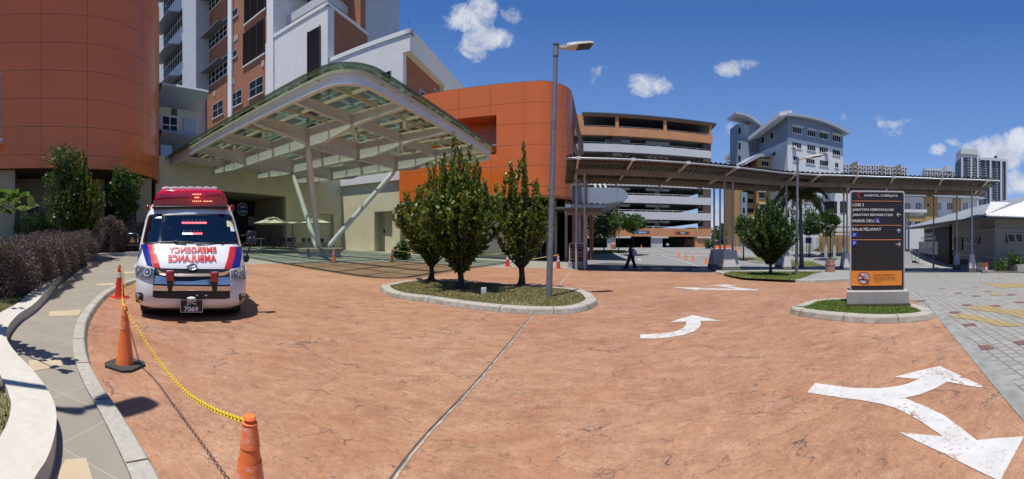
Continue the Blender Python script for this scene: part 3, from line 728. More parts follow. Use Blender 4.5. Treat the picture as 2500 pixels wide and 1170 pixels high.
# opening px 470..698, top 479@698 -> z ; shutter px 780..815
zo = Ap.z(698, 479.5); zs = Ap.z(795, 523)
Ap.pbox(mb, 380, 405, -.2, za, -.4, 0); Ap.pbox(mb, 405, 698.5, zo, za, -.4, 0); Ap.pbox(mb, 698.5, 780, -.2, za, -.4, 0)
Ap.pbox(mb, 780, 815, zs, za, -.4, 0); Ap.pbox(mb, 815, 836, -.2, za, -.4, 0)
mb.build('wall', M['cream'], PR)
s0, s1 = aS(405), aS(698.5)
mb = MB(); Ap.box(mb, s1, s1+.3, -.2, zo, -5, -.4); mb.build('opening_jamb', M['creamd'], PR)
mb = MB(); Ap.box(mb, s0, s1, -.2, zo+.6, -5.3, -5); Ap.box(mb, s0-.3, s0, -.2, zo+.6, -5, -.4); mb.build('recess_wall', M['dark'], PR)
mb = MB(); Ap.box(mb, s0, s1, zo, zo+.2, -5, -.4); mb.build('recess_ceiling', M['creamd'], PR)
# shutter
mb = MB(); a0, a1 = aS(780), aS(815)
for k in range(26):
    z = .6+k*(zs-.6)/26; Ap.box(mb, a0, a1, z, z+(zs-.6)/26-.03, -.35, -.31-.0)
Ap.box(mb, a0, a1, .5, zs, -.42, -.36); mb.build('roller_shutter', M['cream'], PR)
mb = MB(); Fp.pbox(mb, 835.5, 914, -.2, 9.2, -.4, 0); Fp.pbox(mb, 958, 976, -.2, 9.2, -.4, 0); zd = Fp.z(936, 516); Fp.pbox(mb, 914, 958, zd, 9.2, -.4, 0)
Fp.box(mb, Fp.s_(914)-.02, Fp.s_(958)+.02, -.2, zd+.1, -1.3, -1.2)
Fp.box(mb, Fp.s_(914)-.12, Fp.s_(914), -.2, zd+.1, -1.2, -.4); Fp.box(mb, Fp.s_(958), Fp.s_(958)+.12, -.2, zd+.1, -1.2, -.4)
mb.build('wall', M['cream'], PR)
mb = MB(); o_ = -1.2; q0, q1 = Fp.s_(925, o_), Fp.s_(955, o_); zt = Fp.z(940, 545, o_)
Fp.box(mb, q0, q1, .4, zt, o_, o_+.05); dr = mb.build('door', M['cream'], PR)
mb = MB(); Fp.box(mb, q0+.55, q0+.75, zt-.95, zt-.6, o_+.05, o_+.06); mb.build('vision_panel', M['dark'], dr)
mb = MB(); Fp.box(mb, q1-.18, q1-.12, 1.1, 1.35, o_+.05, o_+.12); mb.build('handle', M['darkm'], dr)
mb = MB(); Fp.pbox(mb, 836, 914, .3, .62, 0, .05); Fp.pbox(mb, 958, 976, .3, .62, 0, .05); mb.build('skirting', M['darkm'], PR)
# round shop sign & notice on the dark cafe wall
sg = root('shop_sign', Ap.P(0, 4, -5), 'round blue and white cafe emblem on the dark wall of the porch recess', 'sign')
def disc(pl, px, py, out, r, mb, th_=.03, n=28, o1=0):
    s = pl.s_(px, out); z = pl.z(px, py, out)
    mb.extr([pl.P(s+r*math.cos(2*math.pi*k/n), z+r*math.sin(2*math.pi*k/n), out+o1) for k in range(n)], -pl.n*th_)
M['signblue'] = simple('sign_blue', (.02, .10, .32), .4, var=0); M['signwhite'] = simple('sign_white', (.75, .77, .78), .4, var=0)
mb = MB(); disc(Ap, 592, 511, -5, .62, mb); mb.build('ring', M['signwhite'], sg)
mb = MB(); disc(Ap, 592, 511, -5, .54, mb, o1=.034); mb.build('band', M['signblue'], sg)
mb = MB(); disc(Ap, 592, 511, -5, .34, mb, o1=.068); mb.build('centre', M['signwhite'], sg)
sx = Ap.s_(592, -5); zx = Ap.z(592, 511, -5)
mb = MB(); Ap.box(mb, sx-.66, sx+.66, zx-.13, zx+.13, -4.93, -4.9); mb.build('name_bar', M['signblue'], sg)
for o in list(sg.children): pass
nb = MB(); sx = Ap.s_(614, -5); zx = Ap.z(614, 540, -5); Ap.box(nb, sx-.35, sx+.35, zx-.45, zx+.45, -5, -4.96)
tag(nb.build('notice_board', simple('notice_white', (.3, .31, .3), .5), None), 'white paper notice pinned beside the round cafe emblem', 'notice')
# upper facade ----------------------------------------------------
def zf(px, py, out=0): return Fp.z(px, py, out)
ZT = 95.0
# box1: white stair box and its russet side
b1o = .6
mb = MB(); z1 = zf(800, 5, b1o)
Fp.box(mb, Fp.s_(648, b1o), Fp.s_(800, b1o), 7, z1-.35, b1o-1.0, b1o)
mb.build('white_wall', M['white'], HB)
sd = Fp.s_(800, b1o)
mb = MB(); Fp.box(mb, sd-.2, sd+.012, 7, z1-.35, b1o-7.0, b1o-1.0); mb.build('side_wall', M['brown'], HB)
mb = MB(); Fp.box(mb, sd-.3, sd+.1, z1-.35, z1, b1o-7.1, b1o+.1); Fp.box(mb, Fp.s_(660, b1o), sd+.1, z1-.35, z1, b1o-.3, b1o+.1); mb.build('coping', M['whitec'], HB)
lz0, lz1 = 8.2, zf(768, 70, b1o)
louvre(HB, Fp, 752, 783, lz0, lz1, b1o, posts=0)
# white block with corner at px 1001
b2o = .25; z2_ = zf(1001, 70, b2o)
mb = MB(); s_a, s_b = Fp.s_(800, b2o), Fp.s_(1001, b2o)
Fp.box(mb, s_a+.02, Fp.s_(984, b2o), 7, z2_-.4, b2o-.6, b2o); zz = zf(985, 128, b2o); Fp.box(mb, Fp.s_(984, b2o), s_b, zz, z2_-.4, b2o-.6, b2o)
mb.build('white_wall', M['white'], HB)
mb = MB(); Fp.box(mb, s_b-.5, s_b, zz, z2_-.4, b2o-34, b2o-.6)
Fp.box(mb, s_b-1.6, s_b-.5, zz-.001, zz+.2, b2o-34, b2o-.6)
mb.build('overhanging_parapet', M['whitec'], HB)
mb = MB(); Fp.box(mb, s_b-.6, s_b+.1, z2_-.4, z2_, b2o-34, b2o+.1); Fp.box(mb, s_a, s_b+.1, z2_-.4, z2_, b2o-.6, b2o+.1); mb.build('coping', M['whitec'], HB)
srx = Fp.s_(984, b2o)
mb = MB(); Fp.box(mb, srx-.4, srx, 7, zz, b2o-8.0, b2o-.6); mb.build('side_wall', M['brown'], HB)
mb = MB(); Fp.box(mb, srx-.4, srx+.5, 7, zz, b2o-34, b2o-8.0); mb.build('side_wall', M['white'], HB)
# windows on that receding side wall: plane with normal to the right
Sp = Pl(TA-math.pi/2, 0.0)
def sidewin(s_fix, f0, f1, z0, z1, nx=2, nz=2, mat='glassg', nm='window'):
    """s_fix: how far right along the facade; f0,f1: depth behind facade"""
    mb = MB(); fw = .07
    for k in range(nx+1):
        f = f0+(f1-f0-fw)*k/nx; Fp.box(mb, s_fix, s_fix+.06, z0, z1, -f-fw, -f)
    for k in range(nz+1):
        z = z0+(z1-z0-fw)*k/nz; Fp.box(mb, s_fix, s_fix+.063, z, z+fw, -f1, -f0)
    w_ = mb.build(nm, M['frame'], HB)
    mb = MB(); Fp.box(mb, s_fix-.02, s_fix+.02, z0, z1, -f1+.01, -f0-.01); mb.build('pane', M[mat], w_)
sidewin(srx, 3.0, 7.0, 11.4, 16.2, 2, 2); sidewin(srx, 6.2, 7.2, 16.6, 17.5, 1, 1, 'louv')
window(HB, Fp, 931, 956, zf(943, 238, b2o), zf(943, 175, b2o), 2, 2, b2o, glass='glassg', sill=False)
# lightning rod on the corner
mb = MB(); mb.tube(Fp.P(s_b-.2, z2_, b2o-.2), Fp.P(s_b-.2, z2_+1.0, b2o-.2), .02, n=5); mb.build('lightning_rod', M['darkm'], HB)
# tall shaft behind
sK = Fp.s_(866, -8.6); dK = sK/math.tan(th(975)-TA)-Fp.D
mb = MB(); Fp.box(mb, sK-6, sK, 8, ZT, -dK, -12.05); mb.build('shaft_wall', M['greyw'], HB)
mb = MB(); Fp.box(mb, sK-.02, sK+.02, 8, ZT, -dK, -8.62); mb.build('shaft_side', M['greyw'], HB)
mb = MB(); Fp.box(mb, Fp.s_(846, -8.6), Fp.s_(866, -8.6), 8, ZT, -12, -8.6); mb.build('shaft_wall', simple('pale_render', (.5, .53, .57), .8), HB)
# recessed russet wall between white pilaster and shaft with slab beams
rc = -5.0
mb = MB(); Fp.box(mb, Fp.s_(655, rc), Fp.s_(880, rc), 8, ZT, rc-1, rc); mb.build('russet_wall', M['brown'], HB)
for z in (zf(740, 60, rc+1), zf(740, -35, rc+1), zf(740, -130, rc+1)):
    mb = MB(); Fp.box(mb, Fp.s_(662, rc), Fp.s_(850, rc), z-1.0, z, rc, rc+3.6); mb.build('slab_beam', M['greyw'], HB)
zc = zf(690, 80, rc)
for px0, px1, y0, y1 in [(676, 705, 110, 70), (676, 705, 17, -25), (722, 775, 40, -22), (790, 838, 52, -30)]:
    if px0 < 710: louvre(HB, Fp, px0, px1, zf(px0, y0, rc), zf(px0, y1, rc), rc, posts=0)
    else: window(HB, Fp, px0, px1, zf(px0, y0, rc), zf(px0, y1, rc), 3, 3, rc)
# pilasters
for p0, p1, o1 in [(651, 667, .75), (556, 565, .3)]:
    mb = MB(); Fp.box(mb, Fp.s_(p0, o1), Fp.s_(p1, o1), 7, ZT, -6 if p0 > 600 else -.2, o1); mb.build('pilaster', M['whitec'], HB)
# russet wall with punched windows
mb = MB(); Fp.box(mb, Fp.s_(563), Fp.s_(653), 6, ZT, -.5, 0); Fp.box(mb, Fp.s_(489), Fp.s_(558), 6, zf(522, 222), -.5, -.05); mb.build('russet_wall', M['brown'], HB)
for x0, x1, yb, yt in [(520, 545, 283, 249), (564, 591, 258, 224), (609, 643, 233, 193)]:
    xm = (x0+x1)/2; window(HB, Fp, x0, x1, zf(xm, yb), zf(xm, yt), 2, 2, .0 if x0 > 550 else -.05, glass='glassd')
for x0, x1, yb, yt, k in [(595, 647, 146, 62, 0), (598, 649, 40, -40, 0)]:
    xm = (x0+x1)/2; louvre(HB, Fp, x0, x1, zf(xm, yb), zf(xm, yt), 0, posts=2, n=26)
for x0, x1, yb, yt in [(565, 579, 141, 124), (567, 581, 41, 22)]:
    xm = (x0+x1)/2; window(HB, Fp, x0, x1, zf(xm, yb), zf(xm, yt), 1, 1, 0, glass='glassg')
for x0, y0, w_ in [(572, 97, 9), (563, 204, 9), (640, 157, 5), (521, 230, 4)]:
    mb = MB(); out = 0 if x0 > 550 else -.05; z = zf(x0, y0); Fp.box(mb, Fp.s_(x0), Fp.s_(x0+w_), z-.35, z+.35, out, out+.08); v_ = mb.build('vent', M['frame'], HB)
    mb = MB(); Fp.box(mb, Fp.s_(x0)+.1, Fp.s_(x0+w_)-.1, z-.25, z+.25, out+.08, out+.1); mb.build('vent_grille', M['creamd'], v_)
# ribbon-window bay with sunshades
rb = -.8
mb = MB(); Fp.box(mb, Fp.s_(489, rb), Fp.s_(560, rb), 6, ZT, rb-.5, rb); mb.build('russet_wall', M['brown'], HB)
for yb, yt in [(223, 178), (133, 92), (38, 0), (-60, -100)]:
    xm = 525; za_, zb_ = zf(xm, yb-22, rb), zf(xm, yt-22, rb)
    window(HB, Fp, 491, 556, za_, zb_, 7, 3, rb, fw=.09, sill=True)
    mb = MB(); zs_ = za_+(zb_-za_)*.72
    a = Fp.P(Fp.s_(488, rb), zs_, rb+.1)
    mb.obox(a, Fp.t*(Fp.s_(553, rb)-Fp.s_(488, rb)), -Fp.n*1.5+Vector((0, 0, -.25)), Vector((0, 0, .12)))
    mb.build('sunshade', M['shade'], HB)
# pale column and shaded white bay at far left
co_ = 1.6
mb = MB(); Fp.box(mb, Fp.s_(448, co_), Fp.s_(490, co_)-1.5, 10, ZT, -4, co_); mb.build('column', M['greyw'], HB)
wb = -2.0
mb = MB(); Fp.box(mb, Fp.s_(352, wb), Fp.s_(452, wb), 8, ZT, wb-1, wb); mb.build('white_wall', M['greyw'], HB)
for yb, yt in [(233, 196), (170, 120), (88, 45), (5, -40)]:
    xm = 425; za_, zb_ = zf(xm, yb, wb), zf(xm, yt, wb)
    window(HB, Fp, 400, 446, za_, zb_, 8, 2, wb, fw=.1, sill=False)
    mb = MB(); zs_ = za_+(zb_-za_)*.85; a = Fp.P(Fp.s_(398, wb), zs_, wb+.1)
    mb.obox(a, Fp.t*(Fp.s_(441, wb)-Fp.s_(398, wb)), -Fp.n*2.6+Vector((0, 0, -.4)), Vector((0, 0, .15))); mb.build('sunshade', M['shade'], HB)
# aluminium-eaved block at the left of the porch
EB = root('link_building', Pl(-(math.pi/2-AU), 27).P(4, 8), 'cream link block with two curved aluminium eaves between the orange drum and the russet tower', 'building')
Ep = Pl(-(math.pi/2-AU), 27.0)
e0, e1_ = Ep.s_(380), Ep.s_(483)
mb = MB(); Ep.box(mb, e0-8, e0, 0, 16, -4, -.5); Ep.box(mb, e0, e1_, 6.2, Ep.z(430, 262), -4, 0); mb.build('wall', M['cream'], EB)
mb = MB(); Ep.box(mb, e0, Ep.s_(434), Ep.z(415, 330), Ep.z(415, 282), 0, .04)
w_ = window(EB, Ep, 394, 434, Ep.z(414, 328), Ep.z(414, 284), 2, 2, 0, fw=.08)
mb = MB(); Ep.pbox(mb, 418, 432, Ep.z(425, 282), Ep.z(425, 266), 0, .05); mb.build('vent', M['louv'], EB)
mb = MB(); Ep.pbox(mb, 447, 478, Ep.z(460, 333), Ep.z(460, 290), 0, .12); mb.build('panel', M['greyw'], EB)
def eave(pl, p0, p1, ztop, dep, out, name):
    s0, s1 = pl.s_(p0), pl.s_(p1); prof = [(-1, ztop), (out-.5, ztop), (out-.2, ztop-.06), (out, ztop-.3), (out-.1, ztop-.42), (-.2, ztop-dep)]
    mb = MB(); mb.extr([pl.P(s0, z, o) for o, z in prof], pl.t*(s1-s0)); return autosmooth(mb.build(name, M['alum'], EB), 40)
eave(Ep, 380, 490, Ep.z(430, 229)+.2, 1.5, 1.5, 'upper_eave'); eave(Ep, 380, 483, Ep.z(415, 335)+.2, 1.6, 1.5, 'lower_eave')
mb = MB(); Ep.pbox(mb, 386, 413, Ep.z(400, 440, .6), Ep.z(400, 352, .6), .2, .6); mb.build('corner_panel', M['alum'], EB)
# ---------------------------------------------------------------- orange drum on the left
def arcpts(c, r, h0, h1, n):
    """plan arc; h = heading of travel (rad from +Y, clockwise), turning left"""
    out = []
    for i in range(n+1):
        h = h0+(h1-h0)*i/n
        out.append(c+Vector((math.cos(h), -math.sin(h), 0))*r)   # centre lies to the left of travel
    return out
OL = root('orange_clad_wing', (-22, 10, .5), 'dark orange panel-clad wing with a rounded end, beyond the planting bed', 'building')
zb0, zt0 = 5.70, 18.0
h0 = AU; Pn = Pl(-(math.pi/2-AU), 21.0)
pst = Pn.P(Pn.s_(213), 0); pfar = Pn.P(Pn.s_(213)-22, 0)
RR = 6.0; cc_ = pst+U*RR
arc = arcpts(cc_, RR, h0, h0-R(135), 22)
plan = [pfar]+arc
def wall_sheet(mb, plan, z0, z1, t=.15):
    P = [Vector((p.x, p.y, 0)) for p in plan]; Q = offset(P, t, False); n = len(P)
    vs = [v+Vector((0, 0, z0)) for v in P]+[v+Vector((0, 0, z1)) for v in P]+[v+Vector((0, 0, z1)) for v in Q]+[v+Vector((0, 0, z0)) for v in Q]
    mb.add(vs, [[k*n+i, k*n+i+1, ((k+1) % 4)*n+i+1, ((k+1) % 4)*n+i] for k in range(4) for i in range(n-1)])
mb = MB(); wall_sheet(mb, plan, zb0, zt0)
def vseam(mb, p, nrm, z0, z1, w=.016):
    t = Vector((-nrm.y, nrm.x, 0)); mb.obox(p+nrm*.004-t*w/2+Vector((0, 0, z0)), t*w, -nrm*.02, (0, 0, z1-z0))
mb.cm = 1
for px in (-120, -10, 101): vseam(mb, Pn.P(Pn.s_(px), 0), -Pn.n, zb0, zt0)
for i in (0, 6, 11, 16):
    p = arc[i]; vseam(mb, p, (p-cc_).normalized(), zb0, zt0)
autosmooth(mb.build('orange_cladding', [M['orangeL'], M['seam']], OL), 30)
# soffit, recessed ground floor
mb = MB(); mb.extr([v+Vector((0, 0, zb0+.02)) for v in offset(plan, .1, False)]+[arc[-1]+U*8+Vector((0, 0, zb0+.02)), pfar+U*9+Vector((0, 0, zb0+.02))], (0, 0, .2)); mb.build('soffit', simple('dark_soffit', (.06, .045, .04), .8), OL)
Rp = Pl(-(math.pi/2-AU), 24.6)
mb = MB(); Rp.box(mb, Rp.s_(36)-14, Rp.s_(255), -.2, zb0, -.3, 0); mb.build('ground_floor_wall', M['creamd'], OL)
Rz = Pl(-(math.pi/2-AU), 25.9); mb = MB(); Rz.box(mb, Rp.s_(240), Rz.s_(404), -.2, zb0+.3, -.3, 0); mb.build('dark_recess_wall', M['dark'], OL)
mb = MB(); Pn.box(mb, Pn.s_(36, -.5)-10, Pn.s_(36, -.5), -.2, zb0, -2.5, -.5); mb.build('pier', M['creamd'], OL)
Rq = Pl(-(math.pi/2-AU), 23.4); mb = MB(); Rq.box(mb, Rq.s_(333), Rq.s_(370), -.2, zb0, -1.5, 0); mb.build('pier', M['creamd'], OL)
mb = MB(); Rp.pbox(mb, 62, 94, Rp.z(78, 520), Rp.z(78, 496), .0, .06); fr = mb.build('wall_board', simple('board_frame', (.12, .1, .08), .6), OL)
mb = MB(); Rp.pbox(mb, 66, 90, Rp.z(78, 517), Rp.z(78, 499), .06, .08); mb.build('board_face', M['darkm'], fr)
mb = MB(); Pn.pbox(mb, -30, 2, Pn.z(0, 325), Pn.z(0, 178), 0, .05); w_ = mb.build('window', M['frame'], OL)
mb = MB(); Pn.pbox(mb, -30, 1, Pn.z(0, 322), Pn.z(0, 181), .05, .07); mb.build('pane', M['glassd'], w_)
mb = MB(); mb.obox(Pn.P(Pn.s_(-40), Pn.z(0, 352), 0), Pn.t*(Pn.s_(10)-Pn.s_(-40)), -Pn.n*1.1+Vector((0, 0, -.1)), (0, 0, .12)); mb.build('awning', M['whitec'], OL)
# ---------------------------------------------------------------- central orange block
OC = root('orange_clad_block', GD(1250, 30), 'bright orange panel-clad block with a rounded corner and one recessed window', 'building')
Op = Pl(.20, 28.0); ob0, ob1 = 4.92, 13.84
plan0 = Op.P(Op.s_(1308), 0); h0 = .20+math.pi/2      # travelling right
def arcR(c, r, a0, a1, n): return [c+Vector((math.sin(a0+(a1-a0)*i/n), math.cos(a0+(a1-a0)*i/n), 0))*r for i in range(n+1)]
r_ = 2.7; cR = plan0+Op.n*r_
arcc = arcR(cR, r_, .20+math.pi, .20+math.pi/2+R(4), 14)
endp = arcc[-1]+Vector((math.sin(.25), math.cos(.25), 0))*17
def osheet(mb, plan, z0, z1, t=.2):
    P = [Vector((p.x, p.y, 0)) for p in plan]; Q = offset(P, t, False); n = len(P)
    vs = [v+Vector((0, 0, z0)) for v in P]+[v+Vector((0, 0, z1)) for v in P]+[v+Vector((0, 0, z1)) for v in Q]+[v+Vector((0, 0, z0)) for v in Q]
    mb.add(vs, [[k*n+i, k*n+i+1, ((k+1) % 4)*n+i+1, ((k+1) % 4)*n+i] for k in range(4) for i in range(n-1)])
mb = MB()
wx0, wx1 = Op.s_(1095), Op.s_(1212); wz0, wz1 = Op.z(1212, 376), Op.z(1212, 280.5)
Pp = lambda s: Op.P(s, 0)
osheet(mb, [Pp(wx1)]+[plan0]+arcc[1:], ob0, ob1)
osheet(mb, [Pp(Op.s_(975)), Pp(wx0)], ob0, ob1); osheet(mb, [Pp(wx0), Pp(wx1)], wz1, ob1); osheet(mb, [Pp(wx0), Pp(wx1)], ob0, wz0)
# reveal
Op.box(mb, wx0-.1, wx0, wz0, wz1, -1.8, -.2); Op.box(mb, wx1, wx1+.1, wz0, wz1, -1.8, -.2); Op.box(mb, wx0, wx1, wz1, wz1+.1, -1.8, -.2); Op.box(mb, wx0, wx1, wz0-.1, wz0, -1.8, -.2)
Op.box(mb, wx0, wx1, wz0, wz1, -1.9, -1.8)
mb.cm = 1
for px in (1046, 1120, 1198, 1279.5): vseam(mb, Op.P(Op.s_(px), 0), -Op.n, ob0, ob1)
for i in (4, 10): p = arcc[i]; vseam(mb, p, (p-cR).normalized(), ob0, ob1)
autosmooth(mb.build('orange_cladding', [M['orangeb'], M['seam']], OC), 30)
window(OC, Op, 1140, 1211, wz0+.1, Op.z(1212, 338), 3, 1, -1.8, fw=.1, sill=False)
mb = MB(); mb.obox(Op.P(Op.s_(1135), Op.z(1200, 352), -1.7), Op.t*(wx1-Op.s_(1135)-.1), -Op.n*1.2, (0, 0, .12)); mb.build('sunshade', M['alum'], OC)
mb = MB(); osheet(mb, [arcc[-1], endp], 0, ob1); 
mb.build('side_wall', panel_mat('orange_cladding_shade', (.20, .065, .04), None, 1.62, 13.02+.81, 0, rough=.55, coat=0), OC)  # unlit side face: its shade is put into a darker orange cladding colour
dv = (endp-arcc[-1]).normalized(); nv = Vector((dv.y, -dv.x, 0))
for f0, f1, z0, z1 in [(1.5, 6, 10.4, 11.6), (1.2, 4.2, 6.2, 9.4), (6, 13, 5.5, 9.6)]:
    mb = MB(); a = arcc[-1]+dv*f0+nv*.03; mb.obox(a+Vector((0, 0, z0)), dv*(f1-f0), nv*.03, (0, 0, z1-z0)); w_ = mb.build('window', M['glassg'], OC)
mb = MB(); pb = [Pp(Op.s_(975)), plan0]+arcc[1:]+[endp, endp-Op.t*14, Pp(Op.s_(975))+Op.n*14]
mb.extr([v+Vector((0, 0, ob1-.3)) for v in offset(pb[:2], .2, False)+[arcc[-1]-Op.t*.3, endp-Op.t*.3]+pb[-2:]], (0, 0, .1)); mb.build('roof', M['creamd'], OC)
mb = MB(); mb.extr([v+Vector((0, 0, ob0+.03)) for v in offset(pb[:2], .15, False)+arcc[1:]+[endp-Op.t*.3]+pb[-2:]], (0, 0, .15)); mb.build('soffit', M['creamd'], OC)
Gp = Pl(.20, 29.6)
mb = MB(); Gp.pbox(mb, 940, 1250, -.3, ob0, -.3, 0); mb.build('ground_floor_wall', M['cream'], OC)
for x0, x1 in ((998, 1030), (1170, 1203)): 
    window(OC, Gp, x0, x1, Gp.z(x0, 540), Gp.z(x0, 518), 2, 1, 0, sill=False)
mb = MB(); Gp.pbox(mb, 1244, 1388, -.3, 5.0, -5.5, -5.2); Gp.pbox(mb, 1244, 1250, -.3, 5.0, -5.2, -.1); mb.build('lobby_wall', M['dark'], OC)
for px in (1256, 1300, 1352, 1378):
    mb = MB(); Gp.pbox(mb, px, px+6, -.3, 4.9, -1.0, -.6); mb.build('lobby_column', M['creamd'], OC)
window(OC, Gp, 1305, 1350, 0.1, 3.4, 3, 2, -2.5, fw=.07, sill=False)
mb = MB(); Gp.pbox(mb, 1250, 1392, 4.0, 4.15, -3.5, 1.5); mb.build('porch_roof', simple('rusty_roof_sheet', (.12, .1, .09), .6), OC)
# ---------------------------------------------------------------- covered walkway
W1p = Pl(.13, 18.9); zeH = 4.46
WK = root('covered_walkway', GD(1790, 22.9), 'long covered walkway with a corrugated roof and paired slender columns crossing the forecourt mouth', 'walkway')
ze = 1.5+4.36
def _e(px, y): d = zeH*F/(HZ-y); t = th(px); return Vector((d*math.sin(t), d*math.cos(t), 0))
EAVE = [W1p.P(W1p.s_(1384), 0), _e(1915, 416), _e(2000, 421), _e(2139, 425.3), _e(2290, 430.5), _e(2442, 436)]
def zr(off): return ze-off*.075     # roof falls away from us
def off_line(o): return offset(EAVE, o, False)
def hit(px, off):
    """where the sight line at px crosses the run 'off' metres behind the eave: point, run direction, normal"""
    L_ = off_line(off); t = th(px); r = Vector((math.sin(t), math.cos(t), 0))
    for a, b in zip(L_, L_[1:]):
        e = b-a; den = r.x*e.y-r.y*e.x; 
        if abs(den) < 1e-9: continue
        k = (r.y*a.x-r.x*a.y)/den
        if -.02 <= k <= 1.02: e.normalize(); return a+(b-a)*k, e, Vector((-e.y, e.x, 0))
    e = (L_[-1]-L_[-2]).normalized(); return L_[-1].copy(), e, Vector((-e.y, e.x, 0))
def corr(mb, A_, B_, o0, o1, pl):
    """corrugated sheet, ribs across"""
    (P0, P1), (Q0, Q1) = A_, B_; n = max(2, int((Q0-P0).length/.30))
    for i in range(n):
        t0_, t1_ = i/n, (i+1)/n
        for u0, u1, h0, h1 in ((0, .35, 0, 0), (.35, .5, 0, .06), (.5, .85, .06, .06), (.85, 1, .06, 0)):
            ta, tb = t0_+(t1_-t0_)*u0, t0_+(t1_-t0_)*u1
            q = [P0.lerp(Q0, ta)+Vector((0, 0, h0)), P0.lerp(Q0, tb)+Vector((0, 0, h1)), P1.lerp(Q1, tb)+Vector((0, 0, h1)), P1.lerp(Q1, ta)+Vector((0, 0, h0))]
            mb.poly(q); mb.poly([v+Vector((0, 0, .012)) for v in reversed(q)])
M['corr'] = simple('corrugated_roof_sheet', (.125, .112, .092), .6, .1, var=.25, scale=3, streak=.2)
M['beamc'] = simple('weathered_concrete_beam', (.27, .235, .205), .85, var=.2, scale=1.5, streak=.5)
M['wcol'] = simple('walkway_column_grey', (.38, .38, .38), .6, var=.08)
M['plin'] = simple('plinth_plaster', (.48, .48, .48), .8, var=.08, scale=2, streak=.15); M['plinb'] = simple('plinth_band', (.15, .15, .135), .85, var=.2)
E0, E1 = off_line(0.0), off_line(6.2); mb = MB()
for k in range(len(E0)-1):
    q = [E0[k], E1[k], E0[k+1], E1[k+1]]; q = [Vector((v.x, v.y, zr(o_)+.04)) for v, o_ in zip(q, (0, 6.2, 0, 6.2))]
    corr(mb, (q[0], q[1]), (q[2], q[3]), 0, 6.2, None)
mb.build('roof_sheeting', M['corr'], WK)
def run_bar(name, off, zt, zb, wd, mat, trim=.5):
    a, b = off_line(off), off_line(off+wd)
    for L_ in (a, b): L_[0] = L_[0]+(L_[1]-L_[0]).normalized()*trim; L_[-1] = L_[-1]+(L_[-2]-L_[-1]).normalized()*trim
    n = len(a); vs = [Vector((v.x, v.y, z)) for L_, z in ((a, zb), (a, zt), (b, zt), (b, zb)) for v in L_]; mb = MB()
    mb.add(vs, [[k*n+i, k*n+i+1, ((k+1) % 4)*n+i+1, ((k+1) % 4)*n+i] for k in range(4) for i in range(n-1)]+[[0, n, 2*n, 3*n], [n-1, 4*n-1, 3*n-1, 2*n-1]]); return mb.build(name, mat, WK)
zB = 5.27
run_bar('front_beam', 1.55, zB+.27, zB, .25, M['beamc'], .5); run_bar('rear_beam', 4.3, zB+.27, zB, .25, M['beamc'], .5)
gt = MB(); gt.path([Vector((v.x, v.y, ze-.07)) for v in off_line(.06)], .06, 8); autosmooth(gt.build('gutter_pipe', M['alum'], WK), 60)
M['purd'] = simple('purlin_dark', (.16, .14, .12), .6)
for o_ in (.9, 3.2, 5.4): run_bar('purlin', o_, zr(o_)+.02, zr(o_)-.10, .08, M['purd'], .05)
# cantilever brackets and rafters
def bracket(p0, n_):
    mb = MB(); t = Vector((n_.y, -n_.x, 0))*.045
    a = p0-n_*.02; top = Vector((0, 0, ze-.12))
    a0 = a+top; b0 = a+n_*1.6+Vector((0, 0, zB+.27)); b1 = a+n_*1.6+Vector((0, 0, zB+.40))
    mb.extr([a0-t, a0+Vector((0, 0, .12))-t, b1-t, b0-t], t*2)
    mb.extr([a+n_*1.5+Vector((0, 0, zr(1.5)-.18))-t, a+n_*1.5+Vector((0, 0, zr(1.5)))-t, a+n_*6.0+Vector((0, 0, zr(6)))-t, a+n_*6.0+Vector((0, 0, zr(6)-.14))-t], t*2)
    mb.box(a.x-.1, a.x+.1, a.y-.1, a.y+.1, ze-.14, ze-.0); mb.build('rafter', M['steel'], WK)
for px in (1412, 1545, 1679, 1800, 1943, 2000, 2093, 2182, 2300, 2412): p_, e_, n_ = hit(px, 0); bracket(p_, n_)
def wcolumn(px, off, plinth=True, r=.062):
    """round column from its plinth to the beam"""
    p, e, n_ = hit(px, off); zg = terr(p.x, p.y); q = Pl(0, 1); q.t = e; q.n = n_
    mb = MB(); mb.tube((p.x, p.y, zg+(1.3 if plinth else 0)), (p.x, p.y, zB), r, n=12); autosmooth(mb.build('column', M['wcol'], WK), 50); return p, zg, q
def plinth(p, zg, q, w0, w1, h=1.35, d=.45):
    mb = MB()
    def ring(w, dd, z): return [q_ for q_ in [p-q.t*w-q.n*dd, p+q.t*w-q.n*dd, p+q.t*w+q.n*dd, p-q.t*w+q.n*dd]]
    a = [Vector((v.x, v.y, zg+.33)) for v in ring(w1, d, 0)]; b = [Vector((v.x, v.y, zg+h)) for v in ring(w0, d*.55, 0)]
    mb.add(a+b, [[0, 1, 2, 3], [7, 6, 5, 4]]+[[i, (i+1) % 4, (i+1) % 4+4, i+4] for i in range(4)]); o = mb.build('column_plinth', M['plin'], WK)
    mb = MB(); a = [Vector((v.x, v.y, zg-.1)) for v in ring(w1+.01, d+.01, 0)]; b = [Vector((v.x, v.y, zg+.33)) for v in ring(w1+.005, d+.005, 0)]
    mb.add(a+b, [[0, 1, 2, 3], [7, 6, 5, 4]]+[[i, (i+1) % 4, (i+1) % 4+4, i+4] for i in range(4)]); mb.build('base_band', M['plinb'], o)
for off, (xa, xb) in ((1.67, (1769, 1789)), (4.42, (1743.5, 1758))):
    pa, zg, q = wcolumn(xa, off); pb_, _, _ = wcolumn(xb, off); plinth((pa+pb_)/2, zg, q, (pb_-pa).length/2+.14, (pb_-pa).length/2+.28)
for off, (xa, xb) in ((1.67, (1407, 1427)), (3.6, (1415, 1432))):
    wcolumn(xa, off, False); wcolumn(xb, off, False)
